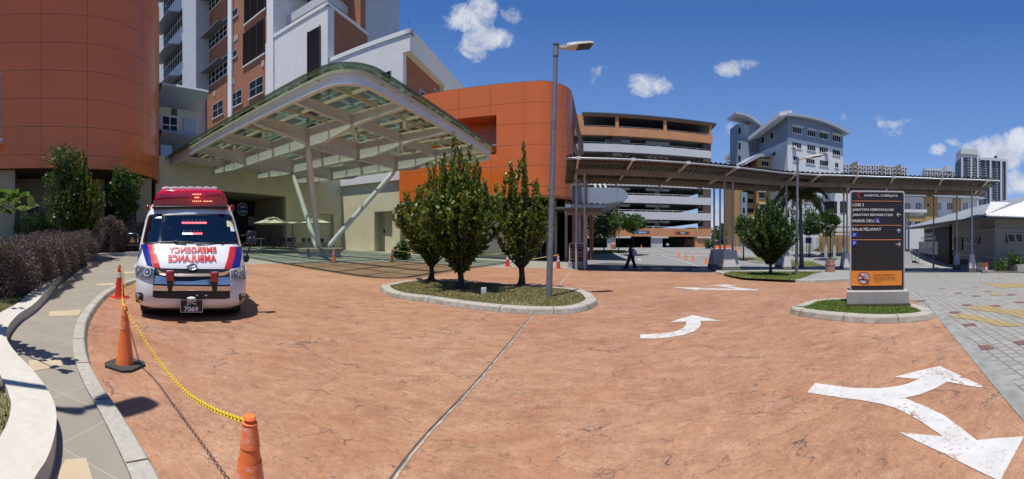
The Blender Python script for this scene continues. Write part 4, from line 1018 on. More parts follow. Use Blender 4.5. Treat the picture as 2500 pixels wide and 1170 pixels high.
for px, off in ((1920, 1.67), (2068, 1.67), (2373, 1.67), (1903, 4.42), (2060, 4.42), (2336, 4.42)):
    pa, zg, q = wcolumn(px, off); plinth(pa, zg, q, .13, .27, 1.35, .30)
# lower link roof by the lobby
lo = Pl(.13, 21.0); mb = MB(); a, b = lo.P(lo.s_(1380), 3.72), lo.P(lo.s_(1477), 3.62)
lk = root('link_roof', lo.P(lo.s_(1430), 0), 'low corrugated roof joining the lobby door to the tall walkway columns', 'roof')
corr(mb, (a, a+lo.n*3.2-Vector((0, 0, .2))), (b, b+lo.n*3.2-Vector((0, 0, .2))), 0, 0, None); mb.build('roof_sheeting', M['corr'], lk)
mb = MB(); lo.box(mb, lo.s_(1380), lo.s_(1477), 3.44, 3.62, -.03, .03); mb.build('fascia', M['alum'], lk)
mb = MB(); lo.box(mb, lo.s_(1380), lo.s_(1478), 3.1, 3.3, -1.2, -1.0); mb.build('beam', M['beamc'], lk)
# aluminium drop-off canopy behind
ac = root('dropoff_canopy', GD(1480, 36), 'grey aluminium drop-off canopy with a rounded end behind the walkway columns', 'canopy')
dp = Pl(.13, 33.0); sA, sB = dp.s_(1396), dp.s_(1533); zt_, zb_ = 6.38, 5.0
pts = []
sec = [(sA, zt_), (sB-.9, zt_), (sB-.35, zt_-.15), (sB-.05, zt_-.5), (sB, zt_-.9), (sB-.3, zt_-1.2), (sA, zt_-1.9)]
mb = MB(); mb.extr([dp.P(s, z) for s, z in sec], dp.n*16); o = autosmooth(mb.build('cladding', panel_mat('aluminium_panels', (.30, .34, .40), 2.6, 50, 0, .13, rough=.35, coat=.1), ac), 40)
for i in range(3):
    mb = MB(); f = dp.P(dp.s_(1448+i*9), 8.2-.0); mb.tube(dp.P(dp.s_(1440+i*13), 8.6)+dp.n*3, dp.P(dp.s_(1462+i*13), 6.3)+dp.n*1.5, .09, n=6); mb.build('stay_rod', M['frame'], ac)
for px in (1441, 1446):
    mb = MB(); p = GD(px, 36); mb.tube(p, (p.x, p.y, 4.8), .1, n=8); mb.build('post', simple('orange_post', (.4, .16, .06), .6), ac)
# ---------------------------------------------------------------- multi-storey car park
CP = Pl(.13, 68.0)
def cz_(px, y): return CP.z(px, y)
CK = root('multistorey_car_park', CP.P(20, .3), 'white and russet multi-storey car park with open decks behind the walkway', 'building')
sL, sR = CP.s_(1375), CP.s_(1736.5)
ztops = [cz_(1572, y) for y in (557, 517, 477, 436, 396, 355.5)]
M['cpw'] = simple('car_park_white', (.58, .58, .57), .8, var=.05, scale=.3, streak=.15); M['cpo'] = simple('car_park_russet', (.56, .26, .12), .85, var=.1, scale=.4, streak=.15)
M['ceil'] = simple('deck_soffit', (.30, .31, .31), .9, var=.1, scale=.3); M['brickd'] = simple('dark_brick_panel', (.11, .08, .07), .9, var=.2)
for i, zt in enumerate(ztops):
    h = 1.45 if i else 1.6
    mb = MB(); CP.box(mb, sL, sR, zt-h, zt, -.2, 0); CP.box(mb, sR-.2, sR, zt-h, zt, -30, -.2); mb.build('deck_parapet', M['cpw'] if i else M['cpo'], CK)
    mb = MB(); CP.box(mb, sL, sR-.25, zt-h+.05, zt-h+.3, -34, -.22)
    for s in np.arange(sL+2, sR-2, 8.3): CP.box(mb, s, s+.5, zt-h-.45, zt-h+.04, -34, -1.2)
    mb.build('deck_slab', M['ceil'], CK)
    mb = MB(); z = zt+.28; CP.box(mb, sL, sR, z, z+.07, -.14, -.08)
    for s in np.arange(sL, sR, 2.6): CP.box(mb, s, s+.06, zt, z, -.14, -.08)
    mb.build('deck_rail', M['frame'], CK)
ztr = cz_(1572, 316); zbr = cz_(1572, 336)
mb = MB(); CP.box(mb, sL, sR+.2, zbr, ztr, -.3, .25); CP.box(mb, sR, sR+.2, zbr, ztr, -30, -.3); 
CP.box(mb, sL, CP.s_(1425), ztr, cz_(1430, 281), -.3, .25)
ztt = cz_(1572, 289.5)
CP.box(mb, CP.s_(1425), sR+.2, ztt, ztt+.6, -.3, .25)
for px in (1505, 1622, 1733): CP.box(mb, CP.s_(px)-.2, CP.s_(px)+(.4 if px < 1700 else .3), ztr, ztt, -.3, .24)
mb.build('top_parapet', M['cpo'], CK)
mb = MB(); CP.box(mb, sL, sR-.25, zbr+.05, zbr+.3, -34, -.32); mb.build('deck_slab', M['ceil'], CK)
mb = MB(); CP.box(mb, CP.s_(1425), sR+.2, ztr+.25, ztr+.32, -.1, -.04)
for s in np.arange(CP.s_(1425), sR, 2.4): CP.box(mb, s, s+.06, ztr, ztr+.25, -.1, -.04)
mb.build('deck_rail', M['frame'], CK)
mb = MB(); zr_ = cz_(1572, 287)
a = CP.P(CP.s_(1421), zr_-.1, .5); mb.obox(a, CP.t*(sR+.9-CP.s_(1421)), CP.n*34+Vector((0, 0, -4.5)), Vector((0, 0, .4))); mb.build('roof', simple('dark_roof', (.05, .055, .065), .5), CK)
for s in np.arange(CP.s_(1440), sR, 6):
    mb = MB(); CP.box(mb, s, s+1.7, ztt-.35, ztt-.22, -4, -3.8); mb.build('strip_light', M['frame'], CK)
# interior darkness: back wall and ramps
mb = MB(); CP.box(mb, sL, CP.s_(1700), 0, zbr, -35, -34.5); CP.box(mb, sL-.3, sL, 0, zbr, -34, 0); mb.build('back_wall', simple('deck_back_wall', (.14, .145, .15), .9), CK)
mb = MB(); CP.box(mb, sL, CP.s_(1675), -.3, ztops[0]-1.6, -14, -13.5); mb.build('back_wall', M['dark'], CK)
for px in (1512, 1612, 1420):
    for z0, z1 in zip([ztops[k] for k in range(6)], [ztops[k]-1.45 for k in range(1, 6)]+[zbr]):
        p = 'cpw'
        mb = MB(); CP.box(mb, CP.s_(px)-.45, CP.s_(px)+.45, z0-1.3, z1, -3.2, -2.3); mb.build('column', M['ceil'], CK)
        if px == 1612 or px == 1512: mb = MB(); CP.box(mb, CP.s_(px)-2.4, CP.s_(px)+2.4, z1-.55, z1-.1, -2.6, -1.9); mb.build('crosshead', M['cpw'], CK)
for i in range(6):
    z0 = ztops[i]; z1 = (ztops[i+1]-1.45) if i < 5 else zbr
    mb = MB(); CP.box(mb, CP.s_(1717), sR-.05, z0, z1, -3, -.05); mb.build('brick_panel', M['brickd'], CK)
    if i >= 4: mb = MB(); CP.box(mb, CP.s_(1494), CP.s_(1516), z0, z1, -1, -.05); mb.build('brick_panel', M['brickd'], CK)
# ground storey
zg_ = ztops[0]-1.6
for px, w_, m_ in ((1493, 1.6, 'plin'), (1604, 2.2, 'plin'), (1714, 3.0, 'cpo'), (1684, 2.4, 'cpo'), (1660, 2.0, 'brickd'), (1645, 1.6, 'brickd')):
    o_ = -.2 if px in (1493, 1604, 1714) else -9; mb = MB(); CP.box(mb, CP.s_(px, o_)-w_/2, CP.s_(px, o_)+w_/2, .0, zg_, o_-1, o_); mb.build('column', M[m_], CK)
for qa, qb in ((sL, CP.s_(1540)), (CP.s_(1590), CP.s_(1632)), (CP.s_(1702), sR)): mb = MB(); CP.box(mb, qa, qb, zg_-.3, zg_, -.2, .05); mb.build('lintel', M['cpw'], CK)
def board(name, label, px0, px1, y0, y1, pl, out, mats, txt, cat='sign'):
    r = root(name, pl.P(pl.s_((px0+px1)/2, out), pl.z((px0+px1)/2, y1, out), out), label, cat)
    s0, s1 = pl.s_(px0, out), pl.s_(px1, out); z0, z1 = pl.z((px0+px1)/2, y1, out), pl.z((px0+px1)/2, y0, out)
    mb = MB(); pl.box(mb, s0, s1, z0, z1, out, out+.12); mb.build('panel', mats[0], r)
    for f0, f1, m_ in mats[1]: mb = MB(); pl.box(mb, s0+(s1-s0)*f0, s0+(s1-s0)*f1, z0+.02, z1-.02, out+.12, out+.135); mb.build('colour_field', m_, r)
    mb = MB()
    for t_, f0, f1, g0, g1 in txt:
        vs, fs = text_mesh(t_, 1, 0, 'LEFT', 1, .02); xs = [v.x for v in vs]; ys = [v.y for v in vs]
        mb.add([pl.P(s0+(s1-s0)*(f0+(f1-f0)*(v.x-min(xs))/(max(xs)-min(xs))), z0+(z1-z0)*(g0+(g1-g0)*(v.y-min(ys))/(max(ys)-min(ys))), out+.15) for v in vs], fs)
    mb.build('lettering', M['signwhite'], r); return r
M['signred'] = simple('sign_red', (.35, .02, .02), .5, var=0); M['signdk'] = simple('sign_dark', (.03, .03, .04), .5, var=0)
board('car_park_sign', 'blue and red overhead sign with a letter P on the car park entrance', 1547, 1586, 564, 571.5, CP, .3, (M['signblue'], [(.84, 1, M['signred'])]), [('P', .04, .1, .15, .85), ('AMBULANCE', .3, .78, .25, .75)])
board('car_park_sign', 'dark overhead sign with two red ends on the car park exit', 1649, 1683, 566, 573, CP, .3, (M['signdk'], [(0, .2, M['signred']), (.82, 1, M['signred'])]), [('DILARANG', .32, .7, .52, .88), ('MASUK', .38, .64, .12, .44)])

# cars parked on the decks
def deck_car(s, z, o, col, label):
    r = root('parked_car', CP.P(s, z, o), label, 'car', 'cars parked on the car park decks', rz=-.13)
    mb = MB(); prof = [(-2.1, .25), (-2.15, .75), (-1.5, .92), (-.9, 1.42), (.7, 1.45), (1.4, .98), (2.1, .85), (2.15, .3)]; mb.extr([(x, -.85, z_) for x, z_ in prof], (0, 1.7, 0)); mb.build('body', simple('car_paint', col, .3, coat=.6), r, local=True, bevel=.06)
    mb = MB(); mb.extr([(x, -.86, z_) for x, z_ in [(-1.3, .98), (-.85, 1.35), (.62, 1.38), (1.1, 1.0)]], (0, 1.72, 0)); mb.build('window', M['glassd'], r, local=True)
    for x in (-1.3, 1.3):
        for y in (-.75, .75): mb = MB(); mb.lathe([(.32, -.1), (.32, .1)], n=16); mb.xf(Matrix.Translation((x, y, .32)) @ Matrix.Rotation(R(90), 4, 'X')); mb.build('wheel', M['rubber'], r, local=True)
fl = [zt-1.45+.3 for zt in ztops]
for px, k, o, col, l in ((1700, 0, -3, (.03, .03, .035), 'dark parked car at the right end of the lowest open deck'), (1580, 3, -3, (.3, .3, .32), 'silver parked car on the middle deck above the drop-off canopy'), (1660, 2, -3, (.5, .5, .5), 'white parked car on the third open deck'), (1560, 5, -3.5, (.25, .03, .03), 'red parked car on the upper white deck')): deck_car(CP.s_(px), fl[k], o, col, l)
# ---------------------------------------------------------------- white and blue-grey quarters block
Q1p = Pl(.174, 70.0); QB = root('quarters_block', Q1p.P(60, .3), 'white and blue-grey hospital quarters with a curved roof and hooded windows, behind the walkway', 'building')
M['qw'] = simple('quarters_white', (.62, .63, .63), .8, var=.05, scale=.3, streak=.12); M['qg'] = simple('quarters_blue_grey', (.21, .26, .32), .8, var=.06, scale=.3); M['qy'] = simple('quarters_ochre', (.42, .27, .10), .8, var=.06, scale=.3)
M['qroof'] = simple('roof_edge_grey', (.33, .37, .42), .5, var=.05); M['qshade'] = simple('mid_blue_grey', (.15, .18, .22), .8, var=.06)
s0, s1 = Q1p.s_(1923), Q1p.s_(2058); zg2 = Q1p.z(1990, 350); 
# split line of paint slopes with perspective only: constant height
zsplit = Q1p.z(1990, 349); ztopw = Q1p.z(1990, 306)
DEP = 26.0
def qroofz(f): return Q1p.z(1990, 301)+1.3*math.sin(math.pi*(f*.75+.12))-.7+(-.8*f)
mb = MB(); Q1p.box(mb, s0, s1, -.5, zsplit, -DEP, 0); mb.build('white_wall', M['qw'], QB)
mb = MB(); n = 14; top = [(s0+(s1-s0)*i/n, qroofz(i/n)) for i in range(n+1)]
mb.extr([Q1p.P(s, z) for s, z in top]+[Q1p.P(s1, zsplit), Q1p.P(s0, zsplit)], Q1p.n*DEP); mb.build('blue_grey_wall', M['qg'], QB)
mb = MB(); top = [(s0-.9+(s1-s0+2.0)*i/n, qroofz(-.03+1.06*i/n)+.05) for i in range(n+1)]
mb.extr([Q1p.P(s, z, 1.5) for s, z in top]+[Q1p.P(s, z+.6, 1.5) for s, z in reversed(top)], Q1p.n*(DEP+2)); autosmooth(mb.build('roof', M['qroof'], QB), 40)
def hood_win(pl, px0, px1, yt, yb, out=0, n=4, hood=True, par=None, fw=.055):
    xm = (px0+px1)/2; z0, z1 = pl.z(xm, yb, out), pl.z(xm, yt, out)
    w_ = window(par or QB, pl, px0, px1, z0, z1, n, 1, out, fw=fw, glass='glassd')
    if hood:
        mb = MB(); pl.box(mb, pl.s_(px0, out)-.3, pl.s_(px1, out)+.3, z1+.1, z1+.35, out, out+.55); mb.build('hood', M['frame'], w_)
def c2(x, y): return 1740+x/3.655, 260+y/3.655
rows = [[(712, 790, 188, 240), (845, 917, 217, 268), (950, 1027, 238, 290), (1068, 1140, 262, 314)], [(708, 790, 322, 370), (842, 917, 345, 394), (950, 1027, 365, 412), (1068, 1136, 388, 436)], [(718, 760, 445, 488), (832, 910, 467, 512), (955, 1030, 482, 533), (1090, 1122, 503, 548)]]
for i, r_ in enumerate(rows):
    for x0, x1, y0, y1 in r_:
        a, b = c2(x0, y0), c2(x1, y1); hood_win(Q1p, a[0], b[0], a[1], b[1], n=4 if x1-x0 > 60 else 2, hood=(i == 0))
for (x0, x1, y0, y1) in [(1936, 1945, 475, 494), (1964, 1978, 478, 495), (1935, 1944, 512, 527), (1964, 1978, 513, 528)]: hood_win(Q1p, x0, x1, y0, y1, n=3, hood=False)
for px, py in ((1938, 362), (2017, 377)):
    z = Q1p.z(px, py+3); s = Q1p.s_(px); mb = MB(); Q1p.box(mb, s-.5, s+.5, z, z+.75, 0, .5); a_ = mb.build('air_conditioner', M['frame'], QB)
    mb = MB(); disc(Q1p, px, py, .5, .28, mb, th_=.03, o1=.02); mb.build('fan_grille', M['darkm'], a_)
# receding left face (already box side) with windows, and the stepped lower part
Qs = Pl(.174-math.pi/2, 0)
def sidebox(mb, f0, f1, z0, z1, o): Q1p.box(mb, s0-o, s0+.02, z0, z1, -f1, -f0)
zA = qroofz(0)
mb = MB(); sidebox(mb, 0.02, DEP-.02, zsplit-.6, zA-.6, .04); mb.build('blue_grey_wall', M['qg'], QB)
for f, z0, z1 in ((6, zsplit+1.2, zsplit+3), (10.5, zsplit+1.2, zsplit+3), (9, zsplit-5, zsplit-3.2), (14, zsplit-5, zsplit-3.2), (9, zsplit-8.4, zsplit-6.6), (5, zsplit-3, zsplit-2)):
    mb = MB(); sidebox(mb, f, f+1.6, z0, z1, .12); w_ = mb.build('window', M['frame'], QB); mb = MB(); sidebox(mb, f+.12, f+1.48, z0+.12, z1-.12, .16); mb.build('pane', M['glassd'], w_)
# wing roof over the left face (big sloping overhang)
mb = MB(); zt_ = zA+.3
a = Q1p.P(s0-1.6, zt_+.9, 1.5); b = Q1p.P(s0+.5, zt_+1.2, 1.5)
pts = [Q1p.P(s0+.3, zt_+.2, 1.4), Q1p.P(s0-3.0, zt_-.8, 1.4), Q1p.P(s0-3.0, zt_+.1, 1.4), Q1p.P(s0+.3, zt_+1.1, 1.4)]
mb.extr(pts, Q1p.n*(DEP+5)+Vector((0, 0, -3.5))); mb.build('roof_overhang', M['qw'], QB)
# left tower with the swooping roof
T1 = Pl(.174, 84.0); t0, t1 = T1.s_(1802), T1.s_(1856)
TB = root('quarters_tower', T1.P((t0+t1)/2, .3), 'blue-grey stair tower with a swooping roof, left end of the quarters block', 'building')
ztw = T1.z(1815, 292)
mb = MB(); T1.box(mb, t0, t1, -.5, T1.z(1830, 306), -5, 0); T1.box(mb, t1, T1.s_(1900), -.5, T1.z(1880, 312), -5, -1); mb.build('wall', M['qg'], TB)
n = 12; tt = [(t0-1.3+(T1.s_(1860)-t0+1.3)*i/n, T1.z(1800, 284)-i/n*2.6+.9*math.sin(i/n*math.pi*1.0)) for i in range(n+1)]
tt += [(T1.s_(1860)+(T1.s_(1915)-T1.s_(1860))*i/6, tt[-1][1]+.5*math.sin(i/6*math.pi/2)) for i in range(1, 7)]
mb = MB(); mb.extr([T1.P(s, z, 1.5) for s, z in tt]+[T1.P(s, z+.6, 1.5) for s, z in reversed(tt)], T1.n*5.5); autosmooth(mb.build('roof', M['qroof'], TB), 40)
mb = MB(); T1.pbox(mb, 1829, 1852, T1.z(1840, 343), T1.z(1840, 303), .02, .08); T1.pbox(mb, 1829, 1851, T1.z(1840, 372), T1.z(1840, 349), .02, .08); mb.build('recess_panel', M['qshade'], TB)
for y in (318, 355, 386):
    mb = MB(); T1.pbox(mb, 1803, 1808, T1.z(1805, y+9), T1.z(1805, y-6), 0, .06); mb.build('window', M['glassd'], TB)
# ochre stepped part
O1 = Pl(.174, 78.0); OB = root('ochre_annex', O1.P(O1.s_(1866), .3), 'ochre quarters annex with a tilted grey roof in front of the blue-grey tower', 'building')
mb = MB(); O1.box(mb, O1.s_(1848), O1.s_(1884), -.5, O1.z(1866, 384), -8, 0); O1.box(mb, O1.s_(1800), O1.s_(1848), -.5, O1.z(1820, 405), -8, -1.5); mb.build('wall', M['qy'], OB)
mb = MB(); mb.extr([O1.P(O1.s_(1812), O1.z(1812, 399), 1.5), O1.P(O1.s_(1842), O1.z(1842, 379), 1.5), O1.P(O1.s_(1887), O1.z(1887, 378), 1.5), O1.P(O1.s_(1887), O1.z(1887, 384), 1.5), O1.P(O1.s_(1848), O1.z(1848, 386), 1.5), O1.P(O1.s_(1812), O1.z(1812, 406), 1.5)], O1.n*10); mb.build('roof', M['qroof'], OB)
hood_win(O1, 1859, 1876, 394, 406, n=3, par=OB)
for x0, x1 in ((1807, 1822),):
    mb = MB(); O1.pbox(mb, x0, x1, -.5, O1.z(1812, 470), .0, .5); mb.build('blue_grey_wall', M['qg'], OB)
    for y in (482, 508, 536, 562): mb = MB(); O1.pbox(mb, x0+4, x1-6, O1.z(1812, y+12), O1.z(1812, y), .5, .56); mb.build('window', M['glassd'], OB)
for y in (462, 484, 508, 532, 556):
    mb = MB(); O1.pbox(mb, 1824, 1846, O1.z(1835, y+10), O1.z(1835, y), -1.45, -1.4); mb.build('window', M['glassd'], OB)
for x0, x1, y0, y1 in ((1853, 1866, 470, 484), (1856, 1868, 500, 514)): hood_win(O1, x0, x1, y0, y1, n=3, par=OB)
# ---------------------------------------------------------------- gabled white hall behind the sign
H1 = Pl(.9, 52.0); HB2 = root('gabled_hall', H1.P(H1.s_(2035), 0), 'white gabled hall with two tall dark panels seen under the walkway roof', 'building')
mb = MB(); h0_, h1_ = H1.s_(1998), H1.s_(2078)
mb.extr([H1.P(h0_, -1), H1.P(h0_, H1.z(2000, 492)), H1.P(H1.s_(2040), H1.z(2040, 462)), H1.P(h1_, H1.z(2078, 440)), H1.P(h1_, -1)], H1.n*10); mb.build('wall', M['qw'], HB2)
for x0, x1, y0, y1 in ((2013, 2044, 492, 522), (2051, 2066, 492, 520)):
    mb = MB(); H1.pbox(mb, x0, x1, H1.z(2030, y1), H1.z(2030, y0), 0, .08); mb.build('dark_panel', M['dark'], HB2)
mb = MB(); a = H1.P(H1.s_(1994), H1.z(1994, 496), .8); b = H1.P(H1.s_(2040), H1.z(2040, 463)+.3, .8); mb.extr([a, b, b+Vector((0, 0, .4)), a+Vector((0, 0, .4))], H1.n*11); mb.build('roof', M['qroof'], HB2)
mb = MB(); H1.pbox(mb, 2000, 2078, -1, H1.z(2030, 566), .5, .8); mb.build('ochre_base', M['qy'], HB2)
H2 = Pl(.9, 45); LP2 = root('side_shelter', H2.P(H2.s_(2040), 0), 'low flat-roofed shelter on white tapered posts beneath the gabled hall', 'shelter')
mb = MB(); H2.pbox(mb, 2002, 2072, H2.z(2040, 574), H2.z(2040, 570), -5, .5); H2.pbox(mb, 2035, 2075, H2.z(2040, 553), H2.z(2040, 549), -5, .5); mb.build('roof', M['steel'], LP2)
for px in (2015, 2036, 2058):
    mb = MB(); H2.pbox(mb, px, px+3, -.8, H2.z(px, 574), 0, .2); H2.pbox(mb, px-2, px+5, -.8, H2.z(px, 605), -.1, .3); mb.build('post', M['plin'], LP2)
# ---------------------------------------------------------------- long ochre and white school-like block on the right
L1 = Pl(.83, 62.0); LB = root('ochre_white_block', L1.P(L1.s_(2280), 0), 'long low ochre and white block with dark windows behind the visitor hall roof', 'building')
l0, l1 = L1.s_(2190), L1.s_(2385)
mb = MB(); L1.box(mb, l0, l1, -1.5, L1.z(2280, 482), -10, 0); mb.build('wall', M['qw'], LB)
mb = MB(); L1.pbox(mb, 2257, 2288, -1.5, L1.z(2270, 480), 0, .3); L1.box(mb, l0, l1, L1.z(2230, 541), L1.z(2230, 528), 0, .2); L1.pbox(mb, 2326, 2345, -1.5, L1.z(2335, 486), 0, .3); mb.build('ochre_wall', M['qy'], LB)
mb = MB(); L1.box(mb, l0-1, l1+1, L1.z(2280, 482), L1.z(2280, 477), -11, 1.2); mb.build('roof', M['qroof'], LB)
for x0, x1 in ((2207, 2224), (2234, 2251), (2283, 2298), (2311, 2331), (2350, 2364)):
    xm = (x0+x1)/2; window(LB, L1, x0, x1, L1.z(xm, 514), L1.z(xm, 494), 4, 1, .0 if not 2257 < xm < 2288 else .3, fw=.12, sill=False)
for x0, x1 in ((2207, 2226), (2233, 2254)):
    xm = (x0+x1)/2; window(LB, L1, x0, x1, L1.z(xm, 552), L1.z(xm, 538), 3, 1, 0, fw=.12, sill=False)
mb = MB(); L1.pbox(mb, 2263, 2267, L1.z(2265, 505), L1.z(2265, 498), .3, .36); mb.build('window', M['glassd'], LB)
# ---------------------------------------------------------------- far towers
def far_block(name, label, px0, px1, ytop, D, t0, rows, cols, wall, win, side=None, depth=20, win_w=.6, win_h=.6, crown=0):
    pl = Pl(t0, D*math.cos(th((px0+px1)/2)-t0)); s0, s1 = pl.s_(px0), pl.s_(px1); zt = pl.z((px0+px1)/2, ytop)
    r = root(name, pl.P((s0+s1)/2, .3), label, 'building')
    mb = MB(); pl.box(mb, s0, s1, 0, zt, -depth, 0); mb.build('wall', wall, r)
    mb = MB(); mf = MB(); hz = zt/rows if rows > 0 else 3; z0f = 0
    for i in range(rows):
        z = i*zt/rows
        if pl.z((px0+px1)/2, 480) > z+hz: continue
        for j in range(cols):
            s = s0+(s1-s0)*(j+.5-win_w/2)/cols; e = s+(s1-s0)*win_w/cols
            pl.box(mb, s, e, z+hz*.2, z+hz*(.2+win_h), 0, .15)
            if j % 2 == 0: pl.box(mf, s-.2, e+.2, z+hz*.1, z+hz*.28, .15, 1.0)
    w_ = mb.build('windows', win, r); w_['kind'] = 'stuff'
    b_ = mf.build('balconies', M['qw'], r); b_['kind'] = 'stuff'
    return r, pl, s0, s1, zt
gl_ = simple('far_window', (.05, .06, .08), .2, var=.3, scale=.1)
twd = simple('tower_dark', (.10, .11, .14), .7, var=.05); M['tww'] = simple('tower_pale', (.55, .55, .54), .8, var=.05)
r, pl, s0_, s1_, zt = far_block('apartment_tower', 'tall dark and white apartment tower at the far right of the skyline', 2346, 2456, 388, 260, 1.0, 34, 16, twd, gl_, win_w=.5)
mb = MB(); pl.box(mb, s0_, s0_+(s1_-s0_)*.42, zt, zt+2.5, -18, .3); pl.box(mb, s0_-.3, s0_+(s1_-s0_)*.36, zt+2.5, zt+6, -16, 1.2); pl.box(mb, s0_+(s1_-s0_)*.4, s1_+.3, zt-1, zt+.8, -20, 1.2); mb.build('crown', M['tww'], r)
for f in (.0, .2, .34, .62, .86, .985):
    mb = MB(); pl.box(mb, s0_+(s1_-s0_)*f, s0_+(s1_-s0_)*f+1.2, 0, zt, 0, 1.3); mb.build('pilaster', M['tww'], r)
mb = MB(); pl.box(mb, s0_+(s1_-s0_)*.8, s0_+(s1_-s0_)*.84, zt, zt+4, -8, -4); mb.build('mast', M['darkm'], r)
r, pl, s0_, s1_, zt = far_block('apartment_slab', 'pale low apartment slab with a roof garden left of the tall dark tower', 2258, 2344, 418, 300, .95, 24, 14, M['tww'], gl_)
mb = MB(); pl.box(mb, pl.s_(2308), pl.s_(2324), zt, pl.z(2316, 405), -14, .4); pl.box(mb, s0_, pl.s_(2300), zt, zt+2, -14, .2); mb.build('roof_block', M['tww'], r)
r, pl, s0_, s1_, zt = far_block('condominium', 'pale stepped condominium with brown roof blades behind the walkway roof', 2060, 2214, 404, 210, .75, 22, 26, M['tww'], gl_, depth=16)
for a, b, t_, m_ in ((2077, 2093, 393, 'creamd'), (2145, 2156, 403, 'creamd'), (2184, 2199, 401, 'creamd')):
    mb = MB(); mb.extr([pl.P(pl.s_(a), zt-6, .6), pl.P(pl.s_(a), pl.z(a, t_+7), .6), pl.P(pl.s_(b), pl.z(b, t_), .6), pl.P(pl.s_(b), zt-6, .6)], pl.n*12); mb.build('roof_blade', simple('brown_blade', (.2, .16, .13), .8), r)
far_block('apartment_slab', 'thin cream apartment slab seen between the walkway columns', 1777, 1800, 372, 190, .5, 30, 5, M['tww'], gl_, depth=10, win_w=.7)
# ---------------------------------------------------------------- visitor hall on the right
Ec = at(2402, 527.5, 28.5); ez = Ec.z; El = at(2207, 558, 0); dl = (ez-CZ)*F/(HZ-557.5); El = at(2207, 557.5, dl); d3 = (Ec-El).normalized(); dr_ = Vector((-d3.y, d3.x, 0)); dr_ = dr_ if dr_.x > 0 else -dr_
VH = root('visitor_hall', (Ec.x+4, Ec.y+2, terr(Ec.x, Ec.y)), 'single-storey visitor hall with a white metal hip roof and grey walls', 'building')
M['hroof'] = simple('white_metal_roof', (.68, .69, .69), .6, var=.04, scale=.4); M['hwall'] = simple('hall_grey_wall', (.26, .255, .24), .85, var=.06, scale=.5); M['hband'] = simple('hall_band', (.34, .33, .31), .8, var=.05)
El = Ec-d3*28.5; Er = Ec+dr_*16; inw = None
n_in = Vector((d3.y, -d3.x, 0)); n_in = n_in if n_in.dot(Vector((1, 0, 0))) > 0 else -n_in     # away from us, off the left eave
# the left eave runs El->Ec; the interior lies on the side of dr_
pitch = .33
def up(p, inn): return p+dr_*inn+Vector((0, 0, inn*pitch))
ridge0 = El+dr_*9+d3*9+Vector((0, 0, 9*pitch)); ridge1 = Ec+dr_*9-d3*3+Vector((0, 0, 9*pitch))
zc_ = Vector((0, 0, .0))
mb = MB()
back0 = El+dr_*18; back1 = Ec+dr_*18
mb.poly([El, Ec, ridge1, ridge0]); mb.poly([El, ridge0, back0]); mb.poly([back0, ridge0, ridge1, back1]); mb.poly([Ec, back1, ridge1])
rf = mb.build('roof', M['hroof'], VH)
mb = MB()
def seam_line(a, b, n, up_):
    for i in range(1, n):
        p = a.lerp(b, i/n); yield p
N_ = 60
for i in range(1, N_):
    f = i/N_; a = El.lerp(Ec, f); L_ = 28.5; x = f*L_
    inn = min(9.0, x) if x < 9 else (9.0 if x < L_-3 else 9-(x-(L_-3))*3)
    if inn <= .3: continue
    b = a+dr_*inn+Vector((0, 0, inn*pitch)); t = d3*.02; mb.extr([a-t+Vector((0, 0, .005)), a+t+Vector((0, 0, .005)), b+t+Vector((0, 0, .005)), b-t+Vector((0, 0, .005))], (0, 0, .035))
mb.build('roof_rib', simple('roof_seam', (.33, .35, .38), .5), rf)
# lower front roof plane at the right
F0 = Ec+Vector((0, 0, 0)); mb = MB()
q0, q1 = Ec-d3*0+d3*.0, Ec+dr_*18
g0 = Ec+d3*.02; 
lowroof = [Ec+Vector((0, 0, .02)), Ec+dr_*18+Vector((0, 0, .02)), Ec+dr_*18-d3*6+Vector((0, 0, 2.0)), Ec+dr_*3.2-d3*5.2+Vector((0, 0, 1.72))]
mb.extr(lowroof, (0, 0, .05)); mb.build('front_roof', M['hroof'], VH)
mb = MB()
for i in range(1, 40):
    a = Ec+dr_*18*i/40+Vector((0, 0, .08)); L = min(5.8, 18*i/40*1.6); b = a-d3*L+Vector((0, 0, L*.333)); t = dr_*.02; mb.extr([a-t, a+t, b+t, b-t], (0, 0, .03))
mb.build('front_roof_rib', simple('roof_seam2', (.33, .35, .38), .5), VH)
mb = MB()
for a, b in ((El, Ec), (Ec, Ec+dr_*18)):
    mb.tube(a+Vector((0, 0, -.08)), b+Vector((0, 0, -.08)), .10, n=8)
autosmooth(mb.build('gutter', simple('dark_gutter', (.03, .035, .045), .5), VH), 60)
zlow = -1.3
def hbox(mb, a0, a1, i0, i1, z0, z1):     # a along left eave from the corner (metres back), i inwards
    mb.obox(Ec-d3*a1+dr_*i0+Vector((0, 0, z0-Ec.z)), d3*(a1-a0), dr_*(i1-i0), (0, 0, z1-z0))
mb = MB(); hbox(mb, 1.5, 11, 1.6, 1.9, zlow, ez-.1); hbox(mb, 1.2, 1.5, 1.6, 18, zlow, ez-.1); mb.build('wall', M['hwall'], VH)
mb = MB(); hbox(mb, -.0, 28, .1, 1.6, ez-.12, ez-.06); hbox(mb, -.0, 1.2, 1.6, 18, ez-.12, ez-.06); mb.build('soffit', simple('hall_soffit', (.3, .28, .26), .8), VH)
mb = MB(); hbox(mb, 1.14, 11, 1.52, 1.6, ez-1.12, ez-.98); hbox(mb, 1.12, 1.2, 1.6, 18, ez-1.12, ez-.98); hbox(mb, 1.12, 11, 1.5, 1.6, .28-.2, .46-.2); hbox(mb, 1.10, 1.2, 1.5, 18, .08, .26); mb.build('wall_band', M['hband'], VH)
